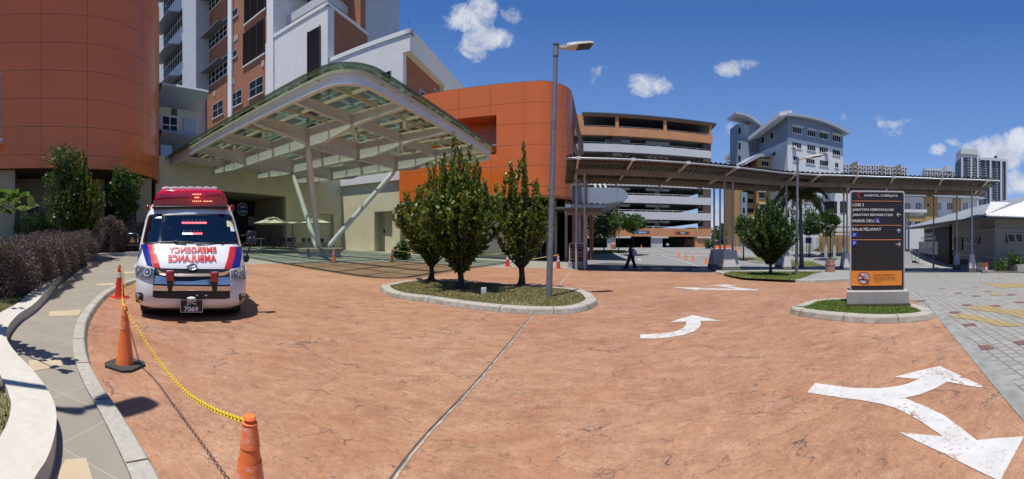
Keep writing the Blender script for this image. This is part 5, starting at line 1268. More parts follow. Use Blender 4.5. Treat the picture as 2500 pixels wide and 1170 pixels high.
def hwin(a0, a1, side, z0, z1, n):
    mb = MB()
    if side == 'L':
        hbox(mb, a0, a1, 1.5, 1.6, z0, z1); w_ = mb.build('window', M['darkm'], VH)
        for k in range(n):
            b0 = a0+(a1-a0)*k/n; mb = MB()
            o = Ec-d3*(b0+.05)+dr_*1.5+Vector((0, 0, z1-Ec.z)); L = (a1-a0)/n-.1; v = -dr_*.35-Vector((0, 0, (z1-z0)*.95))
            q = [o, o-d3*L, o-d3*L+v, o+v]
            for i in range(4): mb.tube(q[i], q[(i+1) % 4], .03, n=4)
            mb.build('sash', M['frame'], w_)
    else:
        hbox(mb, 1.1, 1.2, a0, a1, z0, z1); w_ = mb.build('window', M['darkm'], VH)
        for k in range(n):
            b0 = a0+(a1-a0)*k/n; o = Ec-d3*1.1+dr_*(b0+.05)+Vector((0, 0, z1-Ec.z)); L = (a1-a0)/n-.1; v = d3*.35-Vector((0, 0, (z1-z0)*.95)); mb = MB()
            q = [o, o+dr_*L, o+dr_*L+v, o+v]
            for i in range(4): mb.tube(q[i], q[(i+1) % 4], .03, n=4)
            mb.build('sash', M['frame'], w_)
hwin(4.2, 7.0, 'L', 1.62-.35, 2.3-.35, 4); hwin(2.6, 5.6, 'R', 1.4, 2.15, 4)
mb = MB(); hbox(mb, 8.2, 10.6, 1.45, 1.6, .65, 1.9); nbd = mb.build('notice_case', M['black'], VH)
# dark sign wall
mb = MB(); hbox(mb, 11, 20.5, 1.1, 1.5, zlow, ez-.35); mb.build('dark_sign_wall', simple('charcoal_wall', (.022, .02, .024), .7, var=.1), VH)
mb = MB(); hbox(mb, 11, 13, 1.1, 1.5, ez-.34, ez-.1); hbox(mb, 20.5, 28, 3.5, 3.8, zlow, ez-.1); mb.build('wall', M['hwall'], VH)
def on_hall(a0, a1, z0, z1, txt, mb, i=1.07):   # lettering reads from far to near
    vs, fs = text_mesh(txt, 1, 0, 'LEFT', 1, .01); xs = [v.x for v in vs]; ys = [v.y for v in vs]
    mb.add([Ec-d3*(a1+(a0-a1)*(v.x-min(xs))/(max(xs)-min(xs)))+dr_*i+Vector((0, 0, z0+(z1-z0)*(v.y-min(ys))/(max(ys)-min(ys))-Ec.z)) for v in vs], fs)
def ha(px):  # pixel -> distance back along wall line at inset 1.1
    best = None
    for k in range(0, 3000):
        a = k*.01; p = Ec-d3*a+dr_*1.1; x = 1250+F*math.atan2(p.x, p.y)
        if best is None or abs(x-px) < best[0]: best = (abs(x-px), a, math.hypot(p.x, p.y))
    return best[1], best[2]
mb = MB()
(aL, dL), (aR, dR) = ha(2257), ha(2276); zt_ = lambda y, d: CZ+(HZ-y)/F*d
on_hall(aR, aL, zt_(577, dL), zt_(569.5, dL), 'BALAI', mb); (aL, dL), (aR, dR) = ha(2249), ha(2285); on_hall(aR, aL, zt_(587, dL), zt_(579.5, dL), 'PELAWAT', mb)
mb.build('hall_lettering', M['signwhite'], VH)
(aL, dL), (aR, dR) = ha(2244), ha(2291); z0, z1 = zt_(618, dL), zt_(590, dL)
mb = MB(); hbox(mb, aR, aL, 1.03, 1.1, z0, z1); wb_ = mb.build('white_notice_board', simple('board_white', (.4, .4, .41), .6), VH)
ex = simple('board_red_print', (.4, .05, .08), .6, var=0); mb = MB(); mid = (aL+aR)/2
for t_, a0, a1, f0, f1 in (('Anda', mid-.3, mid+.7, .45, .7), ('Terima', mid-.9, mid+.9, .18, .42)): pass
for k, (f, w_) in enumerate(((.8, .25), (.5, .25), (.2, .25))):
    a = aR+(aL-aR)*f; hbox(mb, a-.18, a+.18, 1.015, 1.03, z1-.55, z1-.2)
for k in range(9): a = aR+(aL-aR)*(.25+.055*k); hbox(mb, a, a+.12, 1.015, 1.03, z0+.35+.12*(k % 3), z0+.75+.14*(k % 2))
mb.build('board_print', ex, wb_)
mb = MB()
mb.path([Ec-d3*3.6+dr_*1.3+Vector((0, 0, -.35)), Ec-d3*3.6+dr_*1.3+Vector((0, 0, -.9)), Ec-d3*2.9+dr_*1.3+Vector((0, 0, -1.0)), Ec-d3*.6+dr_*1.35+Vector((0, 0, -.95))], .09, 8); autosmooth(mb.build('downpipe', M['hband'], VH), 60)
# planter at the right, benches, crates
PLR = root('planter_box', Ec+dr_*7+d3*.5+Vector((0, 0, zlow-Ec.z+.5)), 'low white planter box against the front wall of the visitor hall', 'planter')
mb = MB(); hbox(mb, -1.4, -1.1, 2.2, 18, zlow, -.30); hbox(mb, -1.1, 1.0, 2.2, 2.4, zlow, -.30); mb.build('planter_side', M['hband'], PLR)
mb = MB(); hbox(mb, -1.1, 1.0, 2.4, 18, zlow, -.38); mb.build('soil', M['soil'], PLR)
# ---------------------------------------------------------------- ambulance
AM = GD(467, 6.9); TH0 = th(467); RZ = -TH0+R(1.0)
AMB = root('ambulance', AM, 'white high-roof ambulance with red light bar and blue and red bonnet stripes, parked facing us', 'ambulance', rz=RZ)
AD = 6.9
LV_ = [(.20, .98, .16), (.26, 1.05, .07), (.34, 1.08, .02), (.45, 1.095, 0), (.60, 1.10, 0), (.75, 1.10, .03), (.90, 1.095, .07), (1.06, 1.09, .14), (1.25, 1.08, .28), (1.40, 1.07, .41), (1.47, 1.065, .48), (1.7, 1.04, .70), (1.9, 1.015, .89), (2.09, .985, 1.06), (2.18, .965, 1.12), (2.28, .93, 1.20), (2.36, .89, 1.30), (2.42, .84, 1.42)]
_z = [a[0] for a in LV_]; _w = [a[1] for a in LV_]; _y = [a[2] for a in LV_]
def aw(z): return float(np.interp(z, _z, _w))
def fy(x, z):
    s = min(1.0, abs(x)/aw(z)); return float(np.interp(z, _z, _y))+.09*s*s+.30*s**7
def conv(cx, cy, off=0.0):
    px = 300+cx/3.08; py = 440+cy/3.08; d = 7.3; t = (px-467)/F-R(1.0)*0
    for _ in range(25):
        z = CZ-AM.z+(HZ-py)/F*d; x = d*math.sin(t); y = fy(x, min(max(z, .2), 2.42))-off
        d = (y+AD)/math.cos(t)
    return x, z
def loc(o): return o
def sp(name, pts, off, mat, parent, conv_=True, solid=0.0, step=.06, lean=0.0):
    """a piece of trim lying on the curved front, 'off' metres proud"""
    P = [conv(*p) for p in pts] if conv_ else pts
    bm = bmesh.new(); f = bm.faces.new([bm.verts.new((p[0], 0, p[1])) for p in P]); bmesh.ops.triangulate(bm, faces=[f])
    for ax in (0, 2):
        q = [p[0 if ax == 0 else 1] for p in P]; k = math.ceil(min(q)/step)*step
        while k < max(q):
            co = Vector((0, 0, 0)); co[ax] = k; no = Vector((0, 0, 0)); no[ax] = 1
            bmesh.ops.bisect_plane(bm, geom=bm.verts[:]+bm.edges[:]+bm.faces[:], plane_co=co, plane_no=no); k += step
    zlo = min(v.co.z for v in bm.verts)
    for v in bm.verts: v.co.y = fy(v.co.x, v.co.z)-off-lean*(v.co.z-zlo)
    bmesh.ops.recalc_face_normals(bm, faces=bm.faces)
    if sum(f.normal.y for f in bm.faces) > 0: bmesh.ops.reverse_faces(bm, faces=bm.faces)
    if solid:
        r = bmesh.ops.extrude_face_region(bm, geom=bm.faces[:])
        for v in [g for g in r['geom'] if isinstance(g, bmesh.types.BMVert)]: v.co.y += solid
        bmesh.ops.recalc_face_normals(bm, faces=bm.faces)
    me = bpy.data.meshes.new(name); bm.to_mesh(me); bm.free(); me.materials.append(mat); 
    o = bpy.data.objects.new(name, me); COL.objects.link(o); o.parent = parent; return o
def apart(name, mb, mat, parent=None, smooth=35, bevel=0):
    o = mb.build(name, mat, parent or AMB, local=True, bevel=bevel)
    return autosmooth(o, smooth) if smooth else o
M['vwhite'] = simple('white_vehicle_paint', (.74, .75, .76), .28, var=.02, coat=.8)
M['chrome'] = simple('chrome', (.66, .655, .64), .32, 1.0, var=.02)
M['vred'] = simple('stripe_red', (.62, .02, .02), .3, var=.03, coat=.5); M['vblue'] = simple('stripe_blue', (.012, .02, .26), .3, var=.03, coat=.5)
M['wglass'] = tinted_glass('windscreen_glass', (.62, .66, .66), .07, film=(.5, .5, .5), filmfac=.0)
M['refl'] = simple('lamp_reflector', (.62, .62, .6), .35, .35, var=.3, scale=60); M['lens'] = tinted_glass('clear_lens', (.95, .95, .94), .0)
zl = sorted(set([round(a, 3) for a in _z]+[.3, .4, .52, .68, .82, .98, 1.15, 1.33, 1.55, 1.62, 1.78, 1.84, 1.97, 2.03, 2.23]))
ss = sorted(set([-1, -.985, -.96, -.93, .93, .96, .985, 1]+[round(-.9+i*.05, 3) for i in range(37)]))
mb = MB(); outl = []
for z in zl:
    w = aw(z); row = [(s*w, fy(s*w, z), z) for s in ss]
    yb = row[-1][1]
    side = [(w, yb+(4.95-yb)*k, z) for k in (.12, .3, .55, .8, 1)]; row += side; row += [(-w, p[1], z) for p in reversed(side)]
    outl.append(row)
n = len(outl[0]); vs = [v for r in outl for v in r]; fs = []
ws0, ws1 = ss.index(-.93), ss.index(.93)
wz0_, wz1_ = zl.index(1.47), zl.index(2.09)
for k in range(len(zl)-1):
    for i in range(n):
        if wz0_ <= k < wz1_ and ws0 <= i < ws1: continue
        j = (i+1) % n; fs.append([k*n+i, k*n+j, (k+1)*n+j, (k+1)*n+i])
fs.append(list(range(n-1, -1, -1)))
mb.add(vs, fs)
# crowned roof
top = outl[-1]; zt_ = [(x*.86, y+(.12 if y < 2.5 else -.06), z+.07) for x, y, z in top]
b0 = (len(zl)-1)*n; b1_ = len(vs)
mb.add(zt_, [list(range(n))]); mb.f += [[b0+i, b0+(i+1) % n, b1_+(i+1) % n, b1_+i] for i in range(n)]; mb.m += [0]*n
body = apart('body', mb, M['vwhite'])
# glass, frit border
ring = []
def rrect(x0, x1, z0, z1, r, n=5, tw=0.0):
    P = []
    for cx, cz, a0 in ((x1-r, z1-r, 0), (x0+r, z1-r, 90), (x0+r, z0+r, 180), (x1-r, z0+r, 270)):
        for k in range(n+1):
            a = R(a0+90*k/n); P.append((cx+r*math.cos(a), cz+r*math.sin(a)))
    return P
def warp(P): return [(x*aw(z), z) for x, z in P]
gl = sp('windscreen', warp(rrect(-.935, .935, 1.465, 2.095, .05)), .004, M['wglass'], AMB, False)
def border(name, P, Q, off, mat, parent):
    bm = bmesh.new(); n = len(P)
    a = [bm.verts.new((p[0], fy(*p)-off, p[1])) for p in P]; b = [bm.verts.new((p[0], fy(*p)-off, p[1])) for p in Q]
    for i in range(n): bm.faces.new([a[i], a[(i+1) % n], b[(i+1) % n], b[i]])
    me = bpy.data.meshes.new(name); bm.to_mesh(me); bm.free(); me.materials.append(mat); o = bpy.data.objects.new(name, me); COL.objects.link(o); o.parent = parent; return o
def dense(P, m=6):
    out = []
    for i in range(len(P)):
        a, b = P[i], P[(i+1) % len(P)]; L = math.hypot(a[0]-b[0], a[1]-b[1]); k = max(1, int(L/.08))
        out += [(a[0]+(b[0]-a[0])*j/k, a[1]+(b[1]-a[1])*j/k) for j in range(k)]
    return out
P_ = dense(rrect(-.95, .95, 1.45, 2.105, .07)); Q_ = [(x*.962, 1.775+(z-1.775)*.90) for x, z in P_]
border('windscreen_seal', warp(P_), warp(Q_), .008, M['black'], gl)
# interior
mb = MB(); mb.box(-.95, .95, 2.3, 2.35, .3, 2.35); mb.box(-.95, .95, .9, 4.8, .35, .4); apart('cabin_lining', mb, simple('cabin_grey', (.10, .10, .10), .8), smooth=0)
mb = MB(); mb.extr([(-.93, .75, 1.0), (-.93, .72, 1.40), (-.93, 1.1, 1.46), (-.93, 1.25, 1.3), (-.93, 1.25, 1.0)], (1.86, 0, 0)); mb.box(-.12, .3, 1.1, 1.3, 1.35, 1.52); apart('dashboard', mb, M['darkm'], bevel=.02)
for x in (-.48, .48):
    mb = MB(); mb.box(x-.25, x+.25, 1.75, 1.92, .9, 1.68); mb.box(x-.13, x+.13, 1.78, 1.9, 1.70, 1.92); mb.box(x-.25, x+.25, 1.3, 1.8, .75, .92); apart('seat', mb, simple('seat_grey', (.07, .07, .08), .8), bevel=.04)
cx, cz = conv(310, 432); c = Vector((cx, 1.18, cz+.03)); e1 = Vector((1, 0, 0)); e2 = Vector((0, .45, .9)).normalized()
mb = MB(); mb.path([c+e1*math.cos(a)*.2+e2*math.sin(a)*.2 for a in [2*math.pi*k/24 for k in range(24)]], .016, 6, True)
for a in (0, math.pi, -math.pi/2): mb.tube(c, c+e1*math.cos(a)*.2+e2*math.sin(a)*.2, .014, n=5)
mb.ell(c, (.05, .03, .05)); mb.tube(c, c+Vector((0, -.2, -.25)), .025, n=6); apart('steering_wheel', mb, M['black'])
# bonnet stripes
L_ = [('vblue', [(143, 480), (193, 481), (203, 540), (228, 655), (183, 636), (160, 560)]), ('vred', [(194, 481), (243, 484), (258, 560), (284, 661), (231, 656), (206, 560)]),
      ('vred', [(808, 500), (856, 499), (842, 585), (815, 664), (760, 672), (790, 585)]), ('vblue', [(858, 499), (903, 496), (897, 560), (880, 652), (817, 664), (844, 585)])]
for k, p in L_: sp('bonnet_stripe', p, .010, M[k], AMB)
# mirrored lettering
def on_front(name, txt, cx0, cx1, cyb, cyt, mat, mirror=False, bold=0.028, off=.026, parent=None):
    vs, fs = text_mesh(txt, 1, 0, 'LEFT', 1, bold); xs = [v.x for v in vs]; ys = [v.y for v in vs]
    x0, z0 = conv(cx0, cyb); x1, _ = conv(cx1, cyb); _, z1 = conv(cx0, cyt)
    q = []
    for v in vs:
        a = (v.x-min(xs))/(max(xs)-min(xs)); a = 1-a if mirror else a
        x = x0+(x1-x0)*a; z = z0+(z1-z0)*(v.y-min(ys))/(max(ys)-min(ys)); q.append((x, fy(x, z)-off, z))
    if mirror: fs = [f[::-1] for f in fs]
    mb = MB(); mb.add(q, fs); return mb
mb = on_front('', 'EMERGENCY', 347, 705, 545, 500, None, True); mb2 = on_front('', 'AMBULANCE', 340, 706, 613, 559, None, True)
mb.add(mb2.v, mb2.f); apart('bonnet_lettering', mb, simple('lettering_red', (.58, .006, .008), .4, var=0), smooth=0)
# grille area
sp('grille', [(238, 660), (300, 662), (380, 674), (460, 692), (580, 694), (680, 682), (760, 668), (802, 664), (806, 775), (806, 888), (785, 893), (245, 885), (225, 878), (230, 780)], .008, M['black'], AMB)
gr = [o for o in AMB.children if o.name.startswith('grille')][0]
sp('chrome_bar', [(262, 664), (300, 690), (350, 704), (410, 700), (520, 702), (640, 700), (700, 697), (760, 688), (800, 672), (792, 700), (760, 716), (700, 722), (520, 724), (350, 722), (305, 716), (280, 706)], .03, M['chrome'], gr, solid=.03, lean=.9)
sp('chrome_bar', [(243, 716), (300, 724), (335, 752), (400, 758), (520, 760), (640, 758), (700, 752), (735, 730), (798, 728), (805, 775), (805, 786), (520, 784), (236, 778)], .03, M['chrome'], gr, solid=.03)
sp('chrome_bar', [(234, 789), (520, 794), (805, 796), (806, 831), (520, 830), (229, 828)], .03, M['chrome'], gr, solid=.04, lean=.6)
for cy in (846, 858, 870): sp('grille_slat', [(240, cy), (795, cy+1), (795, cy+4), (240, cy+3)], .012, M['darkm'], gr)
# headlights
for pts, ctr in (([(92, 642), (100, 628), (170, 640), (240, 655), (248, 690), (238, 750), (150, 738), (95, 715)], [(187, 692, .085), (128, 668, .05), (215, 668, .035), (140, 712, .04)]), ([(800, 692), (812, 665), (870, 655), (930, 650), (938, 690), (930, 745), (805, 757)], [(850, 702, .085), (905, 682, .05), (826, 690, .035), (885, 725, .04)])):
    hl_ = sp('headlight', pts, .006, simple('headlight_housing', (.80, .79, .76), .5, 0, var=.3, scale=30), AMB, step=.05)
    for cx, cy, r in ctr:
        x, z = conv(cx, cy); y = fy(x, z)-.012; mb = MB()
        nrm = Vector((fy(x+.02, z)-fy(x-.02, z), -.04, fy(x, z+.02)-fy(x, z-.02))).normalized(); q = nrm.to_track_quat('Z', 'Y').to_matrix().to_4x4()
        mb.lathe([(r, -.01), (r, .012), (r*.85, .014), (r*.3, -.004), (r*.28, .02), (.001, .024)], n=20); mb.xf(Matrix.Translation((x, y, z)) @ q); apart('reflector', mb, M['refl'], hl_)
    sp('lens', pts, .032, M['lens'], hl_, step=.05)
# fog lamps
for pts, (cx, cy) in (([(97, 845), (140, 843), (157, 862), (155, 905), (125, 924), (103, 916)], (125, 885)), ([(872, 862), (888, 855), (922, 852), (923, 912), (905, 932), (877, 925)], (896, 900))):
    f_ = sp('fog_lamp', pts, .004, M['black'], AMB); x, z = conv(cx, cy); y = fy(x, z)
    mb = MB(); mb.lathe([(.05, -.02), (.05, .02), (.042, .022), (.02, .0), (.001, .01)], n=18); mb.xf(Matrix.Translation((x, y-.02, z)) @ Matrix.Rotation(R(90), 4, 'X') @ Matrix.Rotation(R(-25 if x > 0 else 25), 4, 'Y')); apart('bulb', mb, simple('fog_amber', (.7, .5, .25), .15, .6), f_)
for p in ([(205, 957), (435, 962), (435, 968), (200, 965)], [(600, 962), (825, 960), (832, 967), (600, 969)]): sp('bumper_slot', p, .004, M['darkm'], AMB)
for cx in (557, 625):
    x, z = conv(cx, 865); mb = MB(); mb.ell((x, fy(x, z)-.02, z), (.03, .02, .024)); apart('grille_lamp', mb, M['chrome'], gr)
# number plate
x0, z0 = conv(433, 978); x1, z1 = conv(600, 895)
mb = MB(); mb.box(x0, x1, -.05, -.03, z0, z1); pl_ = apart('number_plate', mb, simple('plate_black', (.01, .01, .012), .35, var=0), smooth=0)
mb = MB()
for a in ((x0, x1, z0, z0+.008), (x0, x1, z1-.008, z1), (x0, x0+.008, z0, z1), (x1-.008, x1, z0, z1)): mb.box(a[0], a[1], -.054, -.05, a[2], a[3])
def flat_text(mb, txt, xa, xb, za, zb, y, bold=.015):
    vs, fs = text_mesh(txt, 1, 0, 'LEFT', 1, bold); xs = [v.x for v in vs]; ys = [v.y for v in vs]
    mb.add([(xa+(xb-xa)*(v.x-min(xs))/(max(xs)-min(xs)), y, za+(zb-za)*(v.y-min(ys))/(max(ys)-min(ys))) for v in vs], fs)
W_ = x1-x0; Hh = z1-z0
flat_text(mb, 'JYC', x0+W_*.28, x0+W_*.72, z0+Hh*.53, z0+Hh*.93, -.053, .03); flat_text(mb, '7069', x0+W_*.18, x0+W_*.8, z0+Hh*.07, z0+Hh*.46, -.053, .03)
apart('plate_characters', mb, M['signwhite'], pl_, 0)
mb = MB(); x, z = conv(515, 886); mb.ell((x, -.07, z), (.085, .04, .035)); apart('front_sensor', mb, M['vwhite'])
sp('bumper_sticker', [(370, 912), (425, 912), (425, 934), (370, 934)], .003, M['signwhite'], AMB); 
# emblem of three ovals
x, z = conv(520, 650); mb = MB()
def oval(cx, cz, rx, rz, r):
    mb.path([Vector((cx+rx*math.cos(a), fy(cx+rx*math.cos(a), cz+rz*math.sin(a))-.02, cz+rz*math.sin(a))) for a in [2*math.pi*k/28 for k in range(28)]], r, 6, True)
oval(x, z, .095, .062, .009); oval(x, z+.025, .065, .03, .007); oval(x, z, .028, .058, .007); apart('badge', mb, M['chrome'])
# beacons on the grille
M['redlens'] = simple('red_lens', (.35, .004, .01), .12, var=.1, coat=1)
for cx, cy in ((356, 712), (686, 722)):
    x, z = conv(cx, cy, .12); mb = MB(); y = -.16
    mb.lathe([(.07, -.09), (.078, -.08), (.078, .06), (.068, .085), (.03, .092)], (x, y, z), 18); b_ = apart('grille_beacon', mb, M['redlens'], smooth=40)
    mb = MB(); mb.lathe([(.035, -.28), (.05, -.22), (.06, -.1), (.07, -.092)], (x, y, z), 12); mb.box(x-.03, x+.03, y, 0.02, z-.24, z-.18); apart('bracket', mb, M['black'], b_)
# wipers
mb = MB()
def onf(cx, cy, off): x, z = conv(cx, cy, off); return Vector((x, fy(x, z)-off, z))
mb.path([onf(205, 475, .02), onf(300, 466, .03), onf(420, 462, .03), onf(530, 466, .02)], .011, 5); mb.path([onf(400, 465, .05), onf(480, 478, .03)], .014, 5)
mb.path([onf(555, 487, .02), onf(640, 478, .03), onf(760, 464, .03), onf(800, 456, .02)], .011, 5); mb.path([onf(740, 470, .05), onf(880, 482, .03)], .014, 5)
mb.ell(onf(405, 462, .04), (.05, .03, .03)); apart('wipers', mb, M['black'])
AMB.children[-1].name = 'windscreen_wiper'
# stickers
st_ = [([(250, 274), (297, 274), (296, 287), (249, 287)], 'signwhite'), ([(785, 306), (838, 306), (845, 350), (790, 350)], None), ([(812, 350), (858, 350), (863, 385), (818, 385)], 'signwhite')]
M['stick'] = simple('pale_yellow_sticker', (.62, .62, .35), .5, var=.2, scale=30)
for p, m_ in st_: sp('windscreen_sticker', p, .007, M[m_] if m_ else M['stick'], gl)
# LED bars behind the screen
M['ledr'] = emis('led_red', (1, .12, .15), 5); M['ledw'] = emis('led_white', (1, .9, .85), 4)
def ledbar(cx0, cx1, cy0, cy1, off, reds, lens):
    x0, za = conv(cx0, cy1); x1, zb_ = conv(cx1, cy0); y = fy((x0+x1)/2, (za+zb_)/2)+off
    mb = MB(); mb.box(x0, x1, y, y+.05, za, zb_); l_ = apart('led_bar', mb, M['black'], smooth=0)
    mb = MB(); nled = 18
    for k in range(nled):
        xa = x0+(x1-x0)*(k+.15)/nled; mb.box(xa, xa+(x1-x0)/nled*.7, y-.004, y, za+(zb_-za)*.12, za+(zb_-za)*.5)
    apart('red_leds' if reds else 'leds', mb, M['ledr'] if reds else M['ledw'], l_, 0)
    for k in range(lens): mb = MB(); xa = x0+(x1-x0)*(k+.5)/lens; mb.ell((xa, y-.005, zb_-.01), (.022, .01, .014), 8, 6); apart('lens', mb, M['chrome'], l_)
ledbar(447, 637, 296, 330, .08, True, 6); ledbar(450, 530, 376, 412, .16, False, 3); ledbar(530, 604, 376, 412, .16, True, 3)
# light bar
x0, x1 = -.82, .82; mb = MB(); nS = 7
pr = [(-.82, 2.26), (-.815, 2.42), (-.75, 2.56), (-.64, 2.66), (.64, 2.66), (.75, 2.56), (.815, 2.42), (.82, 2.26)]
rows = []
for y, k in ((1.06, .84), (1.10, .95), (1.18, 1.0), (1.42, 1.0), (1.50, .95), (1.54, .84)):
    rows.append([(x*(.97+.03*k), y+.10*(x/.82)**2, 2.27+(z-2.27)*k) for x, z in pr])
n = len(pr); vs = [v for r in rows for v in r]; fs = [[k*n+i, k*n+(i+1) % n, (k+1)*n+(i+1) % n, (k+1)*n+i] for k in range(5) for i in range(n)]+[list(range(n)), [5*n+i for i in range(n-1, -1, -1)]]
mb.add(vs, fs); lb = apart('light_bar', mb, simple('red_light_bar', (.58, .006, .03), .12, var=.3, scale=6, coat=1), smooth=50)
mb = MB(); mb.extr([(-.83, 1.08, 2.22), (.83, 1.08, 2.22), (.83, 1.56, 2.22), (-.83, 1.56, 2.22)], (0, 0, .048)); apart('base', mb, M['black'], lb, bevel=.01)
M['leda'] = emis('led_amber', (1, .5, .25), 1.1)
for cx0, cx1, cy in ((535, 590, 108), (548, 576, 132), (533, 590, 160), (615, 672, 160)):
    mb = MB()
    for k in range(5):
        cxx = cx0+(cx1-cx0)*k/4; px = 300+cxx/3.08; py = 440+cy/3.08; t = (px-467)/F; d = 8.02; x = d*math.sin(t); z = CZ-AM.z+(HZ-py)/F*d
        mb.box(x-.011, x+.011, 1.045, 1.10, z-.009, z+.009)
    apart('flasher', mb, M['leda'], lb, 0)
mb = MB(); mb.box(-.66, .60, 1.75, 3.4, 2.45, 2.77)
for k in range(7): x = -.6+k*.185; mb.box(x, x+.13, 1.72, 3.4, 2.76, 2.785)
apart('roof_pod', mb, M['vwhite'], bevel=.03)
for sx_ in (-1, 1):
    mb = MB(); mb.box(sx_*.96-.04, sx_*.96+.04, 1.45, 1.6, 2.2, 2.34); apart('side_marker_lamp', mb, M['redlens'], bevel=.015)
# mirrors
def bxyz(px, py, d): t = (px-467)/F; return Vector((d*math.sin(t), d*math.cos(t)-AD, CZ-AM.z+(HZ-py)/F*d))
for (pa, pb), (t0x, t0y) in ((((313, 337), (569, 600)), (318, 586)), (((605, 626), (564, 597)), (622.5, 577))):
    a = bxyz(pa, pb and pb if False else 0, 7.5) if False else None
for pxa, pxb, pya, pyb, sg_ in ((312.5, 338, 569, 600, -1), (605.5, 627, 564, 597, 1)):
    a = bxyz(pxa, pyb, 7.6); b = bxyz(pxb, pya, 7.6); mb = MB(); mb.box(a.x, b.x, a.y-.06, a.y+.12, a.z, b.z); mr = apart('door_mirror', mb, simple('mirror_shell', (.012, .014, .03), .25, var=0), bevel=.03)
    mb = MB(); xi = b.x if sg_ < 0 else a.x; xo = -1.06 if sg_ < 0 else 1.06
    mb.tube((xi, a.y+.03, a.z+.05), (xo, a.y+.12, a.z-.02), .02, n=6); apart('arm', mb, M['black'], mr); mb = MB(); mb.tube((xi, a.y+.03, b.z-.06), (xo, a.y+.16, b.z-.1), .016, n=6); apart('arm', mb, M['black'], mr)
    tx = a.x+.06 if sg_ < 0 else b.x-.11
    mb = MB(); mb.extr([(tx, a.y-.064, a.z+.07), (tx+.11, a.y-.064, a.z+.07), (tx+.055, a.y-.064, a.z+.18)], (0, .003, 0)); apart('warning_triangle', mb, simple('yellow_orange', (.75, .35, .06), .4, var=0), mr, 0)
    mb = MB(); mb.box(tx+.049, tx+.061, a.y-.067, a.y-.064, a.z+.10, a.z+.145); mb.box(tx+.049, tx+.061, a.y-.067, a.y-.064, a.z+.08, a.z+.092); apart('exclamation_mark', mb, M['black'], mr, 0)
a = bxyz(616, 588, 7.55); mb = MB(); mb.lathe([(.085, -.02), (.09, 0), (.07, .02), (.001, .03)], n=20); mb.xf(Matrix.Translation(a) @ Matrix.Rotation(R(80), 4, 'X')); mb.tube(a+Vector((0, .03, -.05)), a+Vector((-.10, .1, -.32)), .018, n=6); mb.ell(a+Vector((-.1, .1, -.36)), (.07, .05, .09)); apart('convex_mirror', mb, M['black'])
# wheels
for sx_ in (-1, 1):
    for yc in (.85, 3.75):
        mb = MB(); mb.lathe([(.20, -.11), (.31, -.11), (.34, -.08), (.345, 0), (.34, .08), (.31, .11), (.20, .11)], n=28); mb.xf(Matrix.Translation((sx_*.92, yc, .345)) @ Matrix.Rotation(R(90), 4, 'Y')); wh = apart('wheel', mb, M['rubber'])
        mb = MB(); mb.lathe([(.20, -.06), (.20, .06), (.1, .07), (.05, .09)], n=20); mb.xf(Matrix.Translation((sx_*.95, yc, .345)) @ Matrix.Rotation(R(90)*sx_, 4, 'Y')); apart('rim', mb, M['galv'], wh)
mb = MB(); mb.box(-.9, .9, .3, 4.8, .16, .22); apart('underside', mb, M['dark'], smooth=0)
for sx_ in (-1, 1):
    mb = MB(); mb.box(sx_*1.04-.01, sx_*1.04+.012, 1.35, 2.3, 1.5, 2.0); apart('side_window', mb, M['glassd'], smooth=0)
    mb = MB(); mb.box(sx_*1.06-.02, sx_*1.06+.02, 2.6, 4.6, 1.45, 2.0); apart('side_window', mb, M['glassd'], smooth=0)
# ---------------------------------------------------------------- people
def skinned(name, joints, bones, mat, parent=None, sub=2, rootj=0, local=False):
    """joints: (x,y,z,r) or (x,y,z,rx,ry); one connected skeleton grown into a continuous body"""
    me = bpy.data.meshes.new(name); me.from_pydata([j[:3] for j in joints], bones, []); me.materials.append(mat)
    o = bpy.data.objects.new(name, me); COL.objects.link(o)
    if parent: o.parent = parent
    m = o.modifiers.new('skin', 'SKIN'); m.branch_smoothing = .4; m.use_smooth_shade = True
    me.skin_vertices  # layer appears with the modifier
    for i, j in enumerate(joints):
        sv = me.skin_vertices[0].data[i]; sv.radius = (j[3], j[4] if len(j) > 4 else j[3]); sv.use_root = (i == rootj)
    s_ = o.modifiers.new('sub', 'SUBSURF'); s_.levels = sub; s_.render_levels = sub
    return o
M['skin'] = simple('skin', (.35, .2, .13), .55, var=.08); M['navy'] = simple('navy_cloth', (.018, .02, .04), .9, var=.2, scale=6); M['blk'] = simple('black_cloth', (.008, .008, .012), .9, var=.2, scale=6)
def hand(mb, w, dirv, pal, s=1.0):
    """palm with five curled fingers; w wrist, dirv forearm heading, pal palm normal"""
    d = Vector(dirv).normalized(); n = Vector(pal); n = (n-d*n.dot(d)).normalized(); t = d.cross(n); w = Vector(w)
    k = len(mb.v); mb.ell((0, 0, 0), (.042*s, .016*s, .05*s), 8, 6)
    Mx = Matrix((t, n, d)).transposed().to_4x4(); Mx.translation = w+d*.05*s; mb.xf(Mx, k)
    for i, (o_, L) in enumerate(((-.03, .065), (-.01, .078), (.01, .072), (.03, .058))):
        p0 = w+d*.09*s+t*o_*s; p1 = p0+d*L*.5*s+n*.012*s; p2 = p1+d*L*.3*s+n*.03*s; mb.path([p0, p1, p2], [.010*s, .009*s, .007*s], 6)
    p0 = w+d*.035*s-t*.035*s; p1 = p0-t*.03*s+d*.03*s+n*.01*s; mb.path([p0, p1, p1+d*.03*s+n*.015*s], [.012*s, .011*s, .008*s], 6)
# woman walking across the road mouth, seen from the side, heading left
pg = GD(1541, 23.4); vd = Vector((pg.x, pg.y, 0)).normalized(); hd = -th(1541)
PW = root('person', pg, 'walking person in a dark headscarf, navy jacket and wide black trousers carrying a pale bag', 'person', rz=hd)
